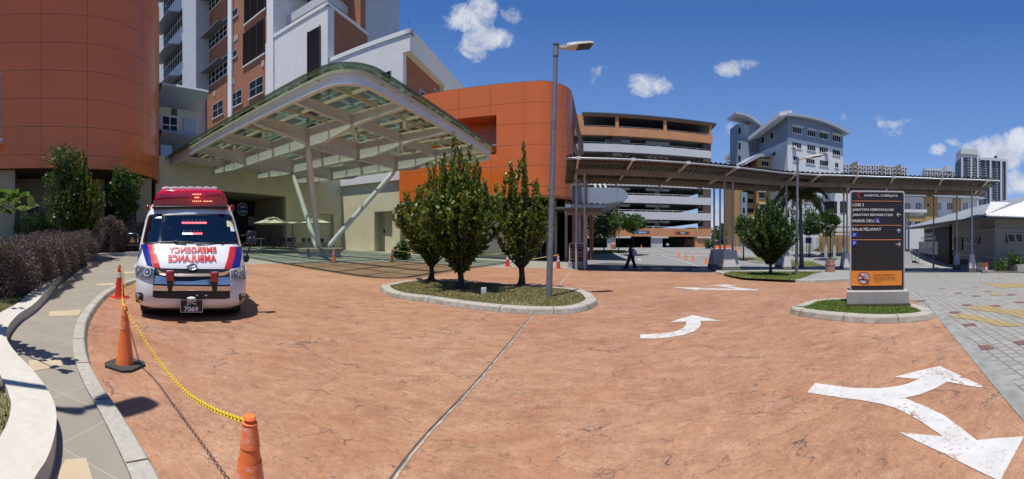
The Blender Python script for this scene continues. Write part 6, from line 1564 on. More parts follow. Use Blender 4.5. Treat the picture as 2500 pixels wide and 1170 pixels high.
# local: +X viewer right, +Y away.  faces -X, mid-stride
k = .93
J = [(0, 0, .86, .125, .10), (.0, 0, 1.02, .11, .10), (-.02, 0, 1.18, .13, .12), (-.04, 0, 1.27, .07, .06), (-.05, 0, 1.32, .05, .05), (-.07, 0, 1.40, .085, .095),      # spine to head
     (-.07, -.09, .82, .09), (-.20, -.10, .46, .062), (-.30, -.10, .09, .042), (-.42, -.10, .04, .035),           # front leg
     (.06, .09, .82, .09), (.12, .09, .46, .062), (.26, .09, .11, .042), (.17, .09, .03, .033),              # trailing leg
     (-.03, -.17, 1.20, .055), (-.01, -.20, .97, .045), (-.16, -.20, .86, .032),                           # near arm
     (-.02, .17, 1.20, .055), (.08, .20, .98, .045), (.03, .20, .80, .032)]
Bn = [(0, 1), (1, 2), (2, 3), (3, 4), (4, 5), (0, 6), (6, 7), (7, 8), (8, 9), (0, 10), (10, 11), (11, 12), (12, 13), (2, 14), (14, 15), (15, 16), (2, 17), (17, 18), (18, 19)]
skinned('body', J, Bn, M['skin'], PW)
def cloth(name, rings, mat, parent, n=18, cap=True):
    """rings: (cx,cy,z,rx,ry)"""
    mb = MB(); vs = []
    for cx, cy, z, rx, ry in rings:
        for i in range(n):
            a = 2*math.pi*i/n; f = 1+.05*math.sin(5*a+z*9); vs.append((cx+rx*f*math.cos(a), cy+ry*f*math.sin(a), z))
    fs = [[k_*n+i, k_*n+(i+1) % n, (k_+1)*n+(i+1) % n, (k_+1)*n+i] for k_ in range(len(rings)-1) for i in range(n)]
    if cap: fs += [list(range(n-1, -1, -1)), list(range((len(rings)-1)*n, len(rings)*n))]
    mb.add(vs, fs); return autosmooth(mb.build(name, mat, parent, local=True), 60)
tr = cloth('trouser_leg', [(-.34, -.10, .06, .12, .10), (-.27, -.10, .28, .11, .10), (-.17, -.10, .5, .11, .11), (-.06, -.08, .86, .13, .12)], M['blk'], PW)
cloth('trouser_leg', [(.24, .09, .07, .11, .10), (.20, .09, .28, .10, .10), (.12, .09, .5, .105, .11), (.04, .07, .86, .13, .12)], M['blk'], PW)
cloth('jacket', [(.02, 0, .66, .20, .19), (.01, 0, .85, .18, .17), (0, 0, 1.0, .155, .16), (-.02, 0, 1.15, .17, .19), (-.03, 0, 1.24, .13, .17), (-.04, 0, 1.30, .06, .07)], M['navy'], PW)
for sy, pts in ((-1, [(-.03, -.18, 1.21), (-.0, -.215, .97), (-.15, -.21, .87)]), (1, [(-.02, .18, 1.21), (.09, .215, .98), (.04, .21, .83)])):
    mb = MB(); mb.path(pts, [.075, .065, .05], 10); autosmooth(mb.build('sleeve', M['navy'], PW, local=True), 60)
    mb = MB(); hand(mb, pts[-1], Vector(pts[-1])-Vector(pts[1]), (0, -sy, 0)); mb.build('hand', M['skin'], PW, local=True, smooth=True)
cloth('headscarf', [(-.05, 0, 1.18, .13, .15), (-.05, 0, 1.28, .10, .11), (-.035, 0, 1.36, .095, .10), (-.03, 0, 1.44, .10, .10), (-.04, 0, 1.50, .075, .075), (-.05, 0, 1.53, .02, .02)], M['blk'], PW)
mb = MB(); mb.ell((-.135, 0, 1.42), (.022, .055, .07)); mb.ell((-.155, 0, 1.415), (.02, .012, .018)); mb.build('face', simple('pale_mask', (.5, .47, .45), .6), PW, local=True, smooth=True)
mb = MB()
for sy in (-.025, .025): mb.ell((-.152, sy, 1.445), (.006, .011, .006), 8, 6)
mb.build('eyes', M['black'], PW, local=True)
for x, y in ((-.40, -.10), (.2, .09)):
    mb = MB(); mb.ell((x, y, .04), (.12, .045, .045)); mb.build('shoe', M['black'], PW, local=True, smooth=True)
BG = root('shoulder_bag', pg, 'pale grey shoulder bag carried behind the walking person', 'bag', rz=hd)
mb = MB(); mb.ell((.20, -.10, 1.0), (.16, .08, .22), 14, 10); mb.build('pouch', simple('bag_grey', (.42, .44, .5), .7, var=.15, scale=8), BG, local=True, smooth=True)
mb = MB(); mb.path([(.22, -.08, 1.16), (.10, -.06, 1.30), (-.03, -.03, 1.33), (-.06, -.17, 1.2)], .014, 6); mb.build('strap', simple('strap_grey', (.3, .3, .34), .7), BG, local=True)
# driver behind the windscreen
DR = root('person', AM, 'driver with a pale face mask sitting behind the windscreen of the white ambulance', 'person', rz=RZ)
DX, DZ = -.47, 1.86
J = [(DX, 1.6, 1.0, .15, .12), (DX, 1.62, 1.25, .15, .12), (DX, 1.6, 1.50, .16, .11), (DX, 1.57, 1.64, .06), (DX, 1.53, 1.74, .07), (DX, 1.51, 1.84, .085, .10),
     (DX-.2, 1.56, 1.52, .06), (DX-.24, 1.4, 1.32, .048), (DX-.12, 1.28, 1.42, .034), (DX+.2, 1.56, 1.52, .06), (DX+.26, 1.4, 1.32, .048), (DX+.14, 1.28, 1.42, .034),
     (DX-.12, 1.4, .95, .09), (DX-.14, 1.05, .97, .07), (DX-.14, 1.0, .55, .045), (DX+.12, 1.4, .95, .09), (DX+.14, 1.05, .97, .07), (DX+.14, 1.0, .55, .045)]
Bn = [(0, 1), (1, 2), (2, 3), (3, 4), (4, 5), (2, 6), (6, 7), (7, 8), (2, 9), (9, 10), (10, 11), (0, 12), (12, 13), (13, 14), (0, 15), (15, 16), (16, 17)]
skinned('body', J, Bn, M['skin'], DR)
cloth('shirt', [(DX, 1.6, .98, .18, .14), (DX, 1.6, 1.3, .18, .14), (DX, 1.59, 1.5, .2, .13), (DX, 1.57, 1.62, .09, .08)], M['navy'], DR)
mb = MB(); mb.ell((DX, 1.44, 1.80), (.065, .035, .055)); mb.build('face_mask', simple('mask_blue', (.45, .55, .6), .7), DR, local=True, smooth=True)
mb = MB(); mb.ell((DX, 1.53, 1.91), (.092, .105, .06)); mb.build('hair', M['blk'], DR, local=True, smooth=True)
mb = MB()
for s_ in (-1, 1):
    mb.ell((DX+s_*.03, 1.428, 1.868), (.012, .006, .006), 8, 6)
mb.build('eyes', M['black'], DR, local=True)
mb = MB(); mb.ell((DX, 1.42, 1.845), (.012, .016, .02), 8, 6)
mb.build('nose', M['skin'], DR, local=True, smooth=True)
for s_ in (-1, 1): mb = MB(); hand(mb, (DX+.01+s_*.13, 1.27, 1.43), (s_*-.2, -1, .3), (0, .3, -1)); mb.build('hand', M['skin'], DR, local=True, smooth=True)
# ---------------------------------------------------------------- plants
def leaves(name, base, dirs, nrm, L, W, mat, parent, k=6, jitter=0.0, seed=1, kind=None):
    """oval leaf blades; base,dirs,nrm: (n,3) arrays, L,W: (n,)"""
    d = dirs/np.linalg.norm(dirs, axis=1)[:, None]
    w = np.cross(d, nrm); w /= (np.linalg.norm(w, axis=1)[:, None]+1e-9); n2 = np.cross(w, d)
    L = L[:, None]; W = W[:, None]
    if k == 6:
        V = np.stack([base, base+d*L*.3+w*W*.5+n2*L*.04, base+d*L*.72+w*W*.46+n2*L*.04, base+d*L-n2*L*.06, base+d*L*.72-w*W*.46+n2*L*.04, base+d*L*.3-w*W*.5+n2*L*.04], 1)
    else:
        V = np.stack([base, base+d*L*.5+w*W*.5, base+d*L, base+d*L*.5-w*W*.5], 1)
    return raw_mesh(name, V.reshape(-1, 3), k, mat, parent, kind)
M['leafA'] = leafm('glossy_olive_leaf', [(.03, .08, .014), (.07, .135, .025), (.13, .20, .035), (.05, .105, .02), (.24, .25, .05), (.04, .09, .016), (.34, .29, .07), (.06, .12, .022)], .38, .33, .4)
M['leafB'] = leafm('dark_green_leaf', [(.022, .055, .014), (.045, .095, .02), (.08, .14, .03), (.03, .07, .016)], .4, .2, .5)
M['leafC'] = leafm('fresh_green_leaf', [(.03, .07, .015), (.07, .13, .03), (.045, .09, .02), (.12, .17, .04)], .4, .3, .4)
M['leafP'] = leafm('purple_hedge_leaf', [(.10, .055, .06), (.17, .10, .11), (.06, .085, .035), (.25, .16, .18), (.08, .10, .045), (.31, .21, .24)], .6, .2, .3)
M['leafF'] = leafm('palm_leaflet', [(.08, .13, .035), (.16, .22, .06), (.11, .17, .05)], .45, .3, .4)
def spike_tree(label, base, H, hw, nst, L, seed, mat='leafA', group=None, name='tree', profile=None, trunk_h=.7, up=.85, leafk=6, prof_low=.18, per=.035, fill=.25):
    """upright branches clothed in overlapping oval leaves"""
    rs = np.random.RandomState(seed); b = np.array(base); r = root(name, base, label, 'tree', group)
    mb = MB(); fork = Vector(base)+Vector((0, 0, trunk_h))
    mb.path([Vector(base)-Vector((0, 0, .1)), Vector(base)+Vector((.02, .01, trunk_h*.5)), fork], [.13*H/4.5, .085*H/4.5, .08*H/4.5], 8)
    for k in range(5):
        a = k*1.26+rs.rand(); p = Vector(base); mb.path([p+Vector((math.cos(a)*.3, math.sin(a)*.3, -.04)), p+Vector((math.cos(a)*.1, math.sin(a)*.1, .05)), p+Vector((0, 0, .25))], [.03, .05, .06], 5)
    B, D, Nn, LL, WW = [], [], [], [], []
    for i in range(nst):
        a = i*2.39996+rs.rand()*.5; rr = math.sqrt((i+.5)/nst); out = hw*rr*(.8+.35*rs.rand())
        top = H*(1-.50*rr**1.5)*(.78+.27*rs.rand()) if profile is None else profile(rr, rs)*H
        z1 = trunk_h+(top-trunk_h)*prof_low+rr*.35
        dx, dy = math.cos(a), math.sin(a)
        P = [np.array(fork)-[0, 0, .1*rr], b+[dx*out*.38, dy*out*.38, z1*.85], b+[dx*out*.72, dy*out*.72, z1+(top-z1)*.30], b+[dx*out*(1.02+.05*rs.randn()), dy*out*1.02, z1+(top-z1)*.7], b+[dx*out*(1.03)+.06*rs.randn(), dy*out+.06*rs.randn(), top]]
        C = cr([Vector(p) for p in P], 6); C = np.array(C)
        if i % 2 == 0 or rr > .6: mb.path([Vector(p) for p in C[::2]], list(np.linspace(.032, .006, len(C[::2]))), 4)
        seg = np.diff(C, axis=0); ln = np.linalg.norm(seg, axis=1); cum = np.r_[0, np.cumsum(ln)]
        nl = int(cum[-1]/per); t = np.linspace(.22+.1*rs.rand(), 1.0, nl)*cum[-1]
        for tt in t:
            j = min(len(seg)-1, np.searchsorted(cum, tt)-1 if tt > 0 else 0); j = max(j, 0)
            p = C[j]+seg[j]*(tt-cum[j])/ln[j]; ax = seg[j]/ln[j]
            ph = rs.rand()*6.283; u = np.cross(ax, [0, 0, 1.0]) if abs(ax[2]) < .95 else np.cross(ax, [1.0, 0, 0]); u /= np.linalg.norm(u); w = np.cross(ax, u)
            rad = u*math.cos(ph)+w*math.sin(ph)
            B.append(p+rad*.015); D.append(ax*up+rad*(1.0-.35*tt/cum[-1])+rs.randn(3)*.12); Nn.append(rad+ax*.2); s_ = (.75+.5*rs.rand())*(1-.35*(tt/cum[-1])**4); LL.append(L*s_); WW.append(L*.52*s_)
    nf = int(len(B)*fill)   # leaves on inner twigs
    for i in range(nf):
        a = rs.rand()*6.283; q = math.sqrt(rs.rand()); z = trunk_h*1.05+rs.rand()*(H*.72-trunk_h)*(1-.3*q); ww = hw*.8*min(1, .12+(z-trunk_h)/(H*.38)); B.append(b+[math.cos(a)*q*ww, math.sin(a)*q*ww, z]); d = rs.randn(3)*.6+[math.cos(a)*.5, math.sin(a)*.5, .6]; D.append(d); Nn.append(rs.randn(3)); LL.append(L*(.7+.4*rs.rand())); WW.append(L*.48)
    mb.build('trunk', M['bark'], r, smooth=True)
    leaves('crown', np.array(B), np.array(D), np.array(Nn), np.array(LL), np.array(WW), M[mat], r, leafk)
    return r
gi = 'trees on the kerbed island'
spike_tree('widest island tree with glossy yellow-green leaves, in front of the other two', G(1124, 706, .10), 4.75, 1.38, 60, .17, 1, group=gi, trunk_h=.5, per=.022)
spike_tree('leftmost island tree, standing behind the widest one near the tapered kerb end', G(1053, 687, .10), 4.4, 1.35, 38, .17, 2, group=gi, trunk_h=.55, per=.024)
spike_tree('narrow island tree with separate tall spikes, beside the lamp post', G(1273, 699, .10), 4.9, 1.08, 22, .16, 3, group=gi, trunk_h=.6, per=.021, prof_low=.10, fill=.12)
spike_tree('rounded dark green tree on the grass strip by the pavement, in front of the palm', G(1881, 672, .12), 4.1, 1.5, 120, .16, 5, mat='leafB', trunk_h=.6, per=.026, fill=.9, profile=lambda rr, rs: (1-.50*rr**2)*(.88+.13*rs.rand()))
spike_tree('tall spiky green shrub in the planting bed, between two leafier shrubs', GD(192, 17.4)+Vector((0, 0, .3)), 5.2, 1.15, 64, .17, 6, mat='leafA', name='shrub', trunk_h=.2, per=.024, up=1.5)
def leafy(label, base, trunk_h, c, rad, n, L, seed, mat='leafC', name='tree', cat='tree', group=None, lobes=14, trunk=True, tr=.08, droop=-.1, k=4, wide=.5):
    rs = np.random.RandomState(seed); r = root(name, base, label, cat, group); c = np.array(c); rad = np.array(rad)
    cl = rs.randn(lobes, 3); cl /= np.linalg.norm(cl, axis=1)[:, None]; cl = cl*rad*(.45+.5*rs.rand(lobes, 1)**.5)+c; cs = rad.mean()*(.3+.25*rs.rand(lobes))
    idx = rs.randint(lobes, size=n); v = rs.randn(n, 3); v /= np.linalg.norm(v, axis=1)[:, None]
    B = cl[idx]+v*(cs[idx]*(.55+.5*rs.rand(n)**.7))[:, None]*[1, 1, .8]
    D = v+rs.randn(n, 3)*.6+[0, 0, droop]; leaves('crown', B, D, rs.randn(n, 3)+[0, 0, 1.2], L*(.7+.6*rs.rand(n)), L*wide*(.8+.4*rs.rand(n)), M[mat], r, k)
    if trunk:
        mb = MB(); b = Vector(base); ct = Vector(c); mb.path([b-Vector((0, 0, .1)), b.lerp(ct, .5)+Vector((.03, .02, 0)), ct-Vector((0, 0, rad[2]*.2))], [tr*1.2, tr*.8, tr*.4], 7)
        for q in cl[:8]: mb.path([b.lerp(ct, .62), b.lerp(ct, .62).lerp(Vector(q), .6)+Vector((0, 0, .1)), Vector(q)], [tr*.5, tr*.3, tr*.12], 5)
        mb.build('trunk', M['bark'], r, smooth=True)
    return r
def ctr(px, py, d): return at(px, py, d)
# bed shrubs
leafy('loose light green leafy shrub at the left edge of the tall spiky shrub', GD(150, 17.0)+Vector((0, 0, .3)), 1, ctr(152, 465, 17), (.62, .6, 2.1), 4200, .15, 11, 'leafC', 'shrub', 'shrub', lobes=22, tr=.04, wide=.4)
leafy('round leafy green shrub standing alone before the shaded pier, left of the ambulance', GD(303, 20.5)+Vector((0, 0, .4)), 1, ctr(303, 466, 20.5), (.86, .86, 1.3), 6200, .17, 12, 'leafC', 'shrub', 'shrub', lobes=20, tr=.05, wide=.4, droop=-.5)
# car park and street trees
gt_ = 'street trees before the car park'
leafy('broad dark street tree under the drop-off canopy', GD(1475, 50), 3, ctr(1470, 545, 50), (2.6, 2.6, 1.9), 4200, .34, 13, 'leafB', group=gt_)
leafy('sparse grey-green street tree, middle one before the car park', GD(1510, 48), 3, ctr(1511, 541, 48), (1.2, 1.2, 1.4), 1100, .3, 14, 'leafC', group=gt_, tr=.06)
leafy('light green street tree with a thin straight trunk, right of the blue and red sign', GD(1546, 44), 3, ctr(1546, 541, 44), (1.45, 1.2, 1.0), 2300, .3, 15, 'leafC', group=gt_, tr=.06)
gq = 'trees before the quarters block'
leafy('round dark tree right of the palm, before the white quarters wall', GD(1975, 46), 3, ctr(1976, 545, 46), (1.7, 1.7, 1.55), 3200, .32, 16, 'leafB', group=gq)
leafy('pointed light green tree before the gabled hall', GD(2027, 42), 3, ctr(2027, 543, 42), (1.15, 1.15, 1.4), 2600, .26, 17, 'leafC', group=gq)
leafy('bushy tree left of the palm fronds', GD(1815, 40), 3, ctr(1815, 555, 40), (1.0, 1.0, 1.3), 2200, .26, 18, 'leafC', group=gq)
leafy('distant tree between the walkway columns', GD(1752, 95), 3, ctr(1752, 577, 95), (3.2, 3, 3.4), 2400, .7, 19, 'leafB')
leafy('distant low tree seen through the car park exit', GD(1680, 96), 3, ctr(1670, 585, 96), (5, 3, 2.0), 1800, .7, 20, 'leafB')
leafy('low bush against the right end of the car park', GD(1737, 60), 1, ctr(1737, 601, 60), (1.0, 1.0, .9), 900, .3, 21, 'leafB', 'shrub', 'shrub', trunk=False)
leafy('dark leafy shrub at the foot of the green-lit wall corner', GD(985, 24), 1, ctr(985, 612, 24), (.55, .5, .7), 1500, .16, 22, 'leafB', 'shrub', 'shrub')
leafy('leafy plant in the white planter box of the visitor hall', at(2478, 640, 29.5), 1, ctr(2478, 641, 29.5), (.8, .6, .6), 900, .25, 23, 'leafC', 'shrub', 'shrub')
leafy('small plant row in the white planter box of the visitor hall', at(2445, 648, 29.0), 1, ctr(2447, 648, 29.0), (1.1, .5, .3), 700, .2, 24, 'leafC', 'shrub', 'shrub')
# palm
def palm():
    b = GD(1957, 27); r = root('palm_tree', b, 'feather palm with a ringed grey trunk behind the rounded dark green tree', 'palm')
    top = at(1954, 478, 27); mb = MB(); mb.path([b-Vector((0, 0, .1)), b+Vector((.0, 0, .4)), b.lerp(top, .5), top-Vector((0, 0, .9))], [.24, .17, .14, .11], 10); mb.build('trunk', simple('palm_trunk', (.16, .15, .13), .9, var=.2, scale=6), r, smooth=True)
    mb = MB(); mb.path([top-Vector((0, 0, 1.0)), top+Vector((0, 0, .3))], [.13, .07], 8); mb.build('crownshaft', M['leafC'], r, smooth=True)
    rs = np.random.RandomState(4)
    for i in range(15):
        a = i*2.4; L = 2.1+.4*rs.rand(); el = .25+.9*rs.rand(); dx = np.array([math.cos(a), math.sin(a), 0]); P = []; p = np.array(top); v = dx*math.cos(el)+np.array([0, 0, math.sin(el)])
        for s in range(16): P.append(p.copy()); p = p+v*L/15; v = v+np.array([0, 0, -.16]); v /= np.linalg.norm(v)
        B, D = [], []; 
        for s in range(2, 16):
            t = P[s]-P[s-1]; t /= np.linalg.norm(t); sd = np.cross(t, [0, 0, 1]); sd /= np.linalg.norm(sd)
            for kx in (0, .33, .66):
                for sg in (-1, 1): B.append(P[s-1]+(P[s]-P[s-1])*kx); D.append(sd*sg*.8+t*.5+np.array([0, 0, -.55])+rs.randn(3)*.1)
        B, D = np.array(B), np.array(D); n = len(B); f = leaves('frond', B, D, np.tile([0, 0, 1.0], (n, 1)), .75*np.ones(n)*(.7+.5*rs.rand(n)), .09*np.ones(n), M['leafF'], r, 4)
palm()
# hedges: clipped but twiggy
def hedge(label, path, w, n, L, seed, mat='leafP', zf=None):
    """path: (point on the ground, height) along the hedge"""
    rs = np.random.RandomState(seed); P = [Vector((p[0].x, p[0].y, p[0].z)) for p in path]; hs = [p[1] for p in path]
    C = cr(P, 5); Hs = np.interp(np.linspace(0, len(P)-1, len(C)), range(len(P)), hs); C = np.array(C)
    r = root('hedge', P[0], label, 'hedge')
    t = rs.rand(n)*(len(C)-1); j = np.minimum(t.astype(int), len(C)-2); f = (t-j)[:, None]; c = C[j]*(1-f)+C[j+1]*f; h = np.interp(t, range(len(C)), Hs)
    tg = C[j+1]-C[j]; sd = np.stack([-tg[:, 1], tg[:, 0], 0*tg[:, 0]], 1); sd /= np.linalg.norm(sd, axis=1)[:, None]
    a = rs.rand(n)*math.pi*1.0; k = .78+.26*rs.rand(n)**.8
    ex = .5; cx = np.sign(np.cos(a))*np.abs(np.cos(a))**ex; sz = np.abs(np.sin(a))**ex
    lump = 1+.09*np.sin(c[:, 0]*5+a*2)+.07*np.sin(c[:, 1]*7+a*3)
    B = c+sd*(cx*w*.5*k*lump)[:, None]+np.stack([0*h, 0*h, sz*h*k*lump], 1)
    N = sd*cx[:, None]+np.stack([0*h, 0*h, sz], 1); D = N+rs.randn(n, 3)*.7+[0, 0, .25]
    leaves('foliage', B, D, rs.randn(n, 3), L*(.6+.8*rs.rand(n)), L*.55*np.ones(n), M[mat], r, 4)
    m = 400; i2 = rs.randint(0, n, m); leaves('sprig', B[i2]+N[i2]*.03, N[i2]*.5+[0, 0, 1.0]+rs.randn(m, 3)*.25, rs.randn(m, 3), (.12+.14*rs.rand(m)), .012*np.ones(m), M[mat], r, 4)
    mb = MB(); nr = 10; vs = []
    for i, p in enumerate(C):
        tap = min(1, .25+i*.25, .25+(len(C)-1-i)*.25)
        tgt = C[min(i+1, len(C)-1)]-C[max(i-1, 0)]; s_ = np.array([-tgt[1], tgt[0], 0]); s_ /= np.linalg.norm(s_)
        for q in range(nr): aa = math.pi*q/(nr-1); vs.append(tuple(p+s_*math.copysign(abs(math.cos(aa))**.5, math.cos(aa))*w*.36*tap+np.array([0, 0, abs(math.sin(aa))**.5*Hs[i]*.76*tap])))
    mb.add(vs, [[i*nr+q, i*nr+q+1, (i+1)*nr+q+1, (i+1)*nr+q] for i in range(len(C)-1) for q in range(nr-1)]+[list(range(nr)), list(range((len(C)-1)*nr, len(C)*nr))[::-1]]); mb.build('dark_core', simple('hedge_core_shade', (.022, .015, .013), .95, var=.3, scale=9), r)  # solid dark core: shade inside the hedge put into its colour
    return r
def bp(px, d): p = GD(px, d); p.z = bedz(p.x, p.y); return p
hedge('long purple-leaved hedge curving beside the planter wall at the left edge', [(bp(-70, 8.0), 1.05), (bp(0, 8.9), 1.08), (bp(55, 10.4), 1.16), (bp(105, 12.3), 1.22), (bp(150, 14.6), 1.28), (bp(192, 16.6), 1.28)], 1.9, 60000, .055, 31)
hedge('shorter purple-leaved hedge beyond the tall spiky shrub, left of the ambulance', [(bp(236, 18.6), 1.75), (bp(262, 19.4), 1.85), (bp(300, 20.2), 1.7), (bp(345, 21), 1.5)], 1.8, 26000, .07, 32)
hedge('dark shaded hedge against the orange wing ground floor', [(bp(40, 20), 2.0), (bp(100, 20.5), 2.2), (bp(170, 21), 2.0), (bp(330, 23.5), 1.8)], 1.4, 14000, .07, 33, 'leafB')
# branches of a tree that stands just outside the frame
def near_tree():
    b = Vector((-6.1, .15, .25)); r = root('tree', b, 'leafy branch with big round glossy leaves reaching in at the left edge', 'tree'); rs = np.random.RandomState(8)
    mb = MB(); top = b+Vector((0, 0, 1.9)); mb.path([b-Vector((0, 0, .2)), b+Vector((.05, .02, 1)), top, top+Vector((.1, .1, 1.2))], [.09, .07, .05, .02], 8)
    B, D, Nn, LL = [], [], [], []
    tips = [at(60, 484, 4.45), at(30, 498, 4.7), at(78, 508, 4.35), at(8, 480, 4.8), at(20, 515, 4.6), at(-30, 470, 5), at(-50, 520, 5.1), at(50, 516, 4.1), at(-80, 440, 5.2), at(-70, 380, 5.4)]
    for tpt in tips:
        mid = top.lerp(tpt, .5)+Vector((0, 0, .12)); C = cr([top-Vector((0, 0, .3)), mid, tpt], 8); mb.path(C, list(np.linspace(.022, .006, len(C))), 5)
        for q in range(20):
            i = rs.randint(8, len(C)); p = C[i]; t = (C[i]-C[i-1]).normalized(); rd = Vector(rs.randn(3)).normalized(); B.append(p); D.append(t*.7+rd*.9+Vector((0, 0, .25))); Nn.append(Vector((0, 0, 1))+rd*.7); LL.append(.11+.05*rs.rand())
    mb.build('trunk', M['bark'], r, smooth=True)
    LL = np.array(LL); leaves('crown', np.array([tuple(v) for v in B]), np.array([tuple(v) for v in D]), np.array([tuple(v) for v in Nn]), LL, LL*.62, leafm('round_glossy_leaf', [(.05, .12, .02), (.12, .22, .04), (.08, .16, .03), (.2, .28, .07)], .25, .3, .6), r, 6)
near_tree()

# unseen tree line added behind the camera to darken reflections in chrome and glass
rs = np.random.RandomState(77); B = []; n = 9000
ang = rs.rand(n)*R(150)+R(105); rad = 24+6*rs.rand(n)+3*np.sin(ang*9); hgt = (1.0+5.5*rs.rand(n)**.8)*(.75+.3*np.sin(ang*13))
leaves('reflection_treeline', np.stack([np.sin(ang)*rad, np.cos(ang)*rad, hgt], 1), rs.randn(n, 3), rs.randn(n, 3), .9+.5*rs.rand(n), .6+.3*rs.rand(n), M['leafB'], None, 4, kind='stuff')
# ---------------------------------------------------------------- lamp posts
def lamp(label, base, top, arm, L=.75, s=1.0, group='street lamps'):
    r = root('street_lamp', base, label, 'street lamp', group); b, t = Vector(base), Vector(top); arm = Vector(arm).normalized()
    mb = MB(); mb.tube(b-Vector((0, 0, .05)), b.lerp(t, .45), .082*s, .07*s, 14, cap=False); mb.tube(b.lerp(t, .45), b.lerp(t, .96), .07*s, .055*s, 14); autosmooth(mb.build('pole', M['galv'], r), 60)
    mb = MB(); u = (t-b).normalized(); mb.tube(b.lerp(t, .955), t, .072*s, n=14); mb.tube(t, t+u*.02, .085*s, n=14); autosmooth(mb.build('pole_cap', M['galv'], r), 60)
    e = t-u*.07*s; sd = Vector((-arm.y, arm.x, 0)).normalized(); up = Vector((0, 0, 1)); a1 = (arm+up*.24).normalized()
    mb = MB(); mb.tube(e, e+a1*.14*s, .035*s, n=8); mb.obox(e+a1*.12*s-sd*.045*s-up*.045*s, a1*.24*s, sd*.09*s, up*.085*s); autosmooth(mb.build('arm', M['lampg'], r), 40)
    mb = MB(); n_ = [(.30, .06, .0), (.36, .13, -.02), (.55, .17, -.0), (.9, .18, .01), (1.02, .15, .012), (1.05, .10, .015)]
    top_ = []; rows = []
    for x, w, dz in n_:
        c = e+a1*x*s*L/.75; hh = .055*s if x < 1.0 else .03*s
        rows.append([c-sd*w*s-up*.035*s, c+sd*w*s-up*.035*s, c+sd*w*.9*s+up*hh*.5, c+sd*w*.4*s+up*hh*1.3, c-sd*w*.4*s+up*hh*1.3, c-sd*w*.9*s+up*hh*.5])
    vs = [v for q in rows for v in q]; k = 6; mb.add(vs, [[i*k+j, i*k+(j+1) % k, (i+1)*k+(j+1) % k, (i+1)*k+j] for i in range(len(rows)-1) for j in range(k)]+[list(range(k)), list(range(len(vs)-1, len(vs)-1-k, -1))])
    hd_ = autosmooth(mb.build('lamp_head', M['lampg'], r), 30)
    mb = MB(); c0 = e+a1*.62*s*L/.75; mb.obox(c0-sd*.155*s-up*.05*s, a1*.40*s*L/.75, sd*.31*s, up*.014*s); le = mb.build('lens', M['black'], hd_)
    le.location = (0, 0, 0)
    for f in (.08, .24):
        mb = MB(); mb.obox(c0+a1*f*s-sd*.09*s-up*.056*s, a1*.11*s, sd*.18*s, up*.005*s); mb.build('led_panel', simple('led_panel_warm', (.45, .36, .28), .4, var=0), le)
    return r
lamp('tall grey street lamp rising from the kerbed island with a flat lamp head', G(1340, 726, .10), at(1357.5, 110, 9.3), (math.cos(.12), -math.sin(.12)+.25, 0), .72, 1.0)
lamp('small street lamp on the right-hand pavement beside the rounded tree', G(1944.5, 672, .12), at(1947.5, 387, G(1944.5, 672, .12).xy.length), (.8, -.6, 0), .95, 1.05)
lamp('slim street lamp standing before the dark wall of the visitor hall', GD(2279, 30), at(2279.5, 479, 30), (.6, .8, 0), .8, 1.0)
# off-frame lamp whose shadow falls over the footpath
sh = Vector((math.sin(R(SUN_AZ)), math.cos(R(SUN_AZ)), 0))/math.tan(R(SUN_EL))
hL = 6.4; pt = Vector((-2.80, 1.18, 0))-sh*hL
lamp('street lamp just outside the left edge of the view whose shadow crosses the footpath', (pt.x, pt.y, .25), (pt.x, pt.y, hL), (-.10, 1, 0), .62, .88)
# ---------------------------------------------------------------- cones
M['cone'] = simple('orange_cone_plastic', (.85, .19, .05), .45, var=.12, scale=5); M['coner'] = simple('red_cone_plastic', (.55, .03, .02), .45, var=.1, scale=5)
m_, nt_, b_ = nmat('worn_reflective_band'); tcn = nn(nt_, 'ShaderNodeTexCoord').outputs['Object']
nt_.links.new(ramp(nt_, noise(nt_, tcn, 22, 6, .75), [(.50, (.85, .2, .06)), (.62, (.72, .48, .40))]), b_.inputs['Base Color']); b_.inputs['Roughness'].default_value = .5; M['sleeve'] = m_; M['sleevew'] = simple('white_reflective_band', (.6, .58, .55), .4, var=.1, scale=20)
def cone(name_mat, base, H, label, r0, bands, rb=.145, bw=.21, octa=False, knob=False, sl='sleeve', tilt=0, group='traffic cones around the forecourt'):
    rt = root('traffic_cone', (0, 0, 0), label, 'cone', group)
    def rad(z): return r0+(rb-r0)*(1-z/H)**1.0
    mb = MB(); prof = [(rb, .035), (rad(.06), .06), (rad(H*.5), H*.5), (rad(H*.93), H*.93), (rad(H*.94), H*.94)]
    if knob: prof += [(r0+.008, H*.945), (r0+.008, H*.96), (r0-.004, H*.965), (r0-.004, H*.975), (r0+.004, H*.985), (r0-.002, H), (.005, H*1.003)]
    else: prof += [(r0, H*.99), (r0-.005, H)]
    mb.lathe(prof, n=28); autosmooth(mb.build('body', M[name_mat], rt, local=True), 50)
    mb = MB()
    if octa: c = bw*.62; mb.prism([(bw, c), (c, bw), (-c, bw), (-bw, c), (-bw, -c), (-c, -bw), (c, -bw), (bw, -c)], 0, .045)
    else: mb.prism([(bw, bw*.8), (bw*.8, bw), (-bw*.8, bw), (-bw, bw*.8), (-bw, -bw*.8), (-bw*.8, -bw), (bw*.8, -bw), (bw, -bw*.8)], 0, .03)
    mb.build('base', M['rubber'] if octa or base == 'black' else M[name_mat], rt, local=True, bevel=.008)
    for a, b in bands:
        mb = MB(); mb.lathe([(rad(H*a)+.003, H*a), (rad(H*b)+.003, H*b)], n=28); mb.f = mb.f[:-2]; mb.m = mb.m[:-2]; autosmooth(mb.build('reflective_band', M[sl], rt, local=True), 60)
    return rt
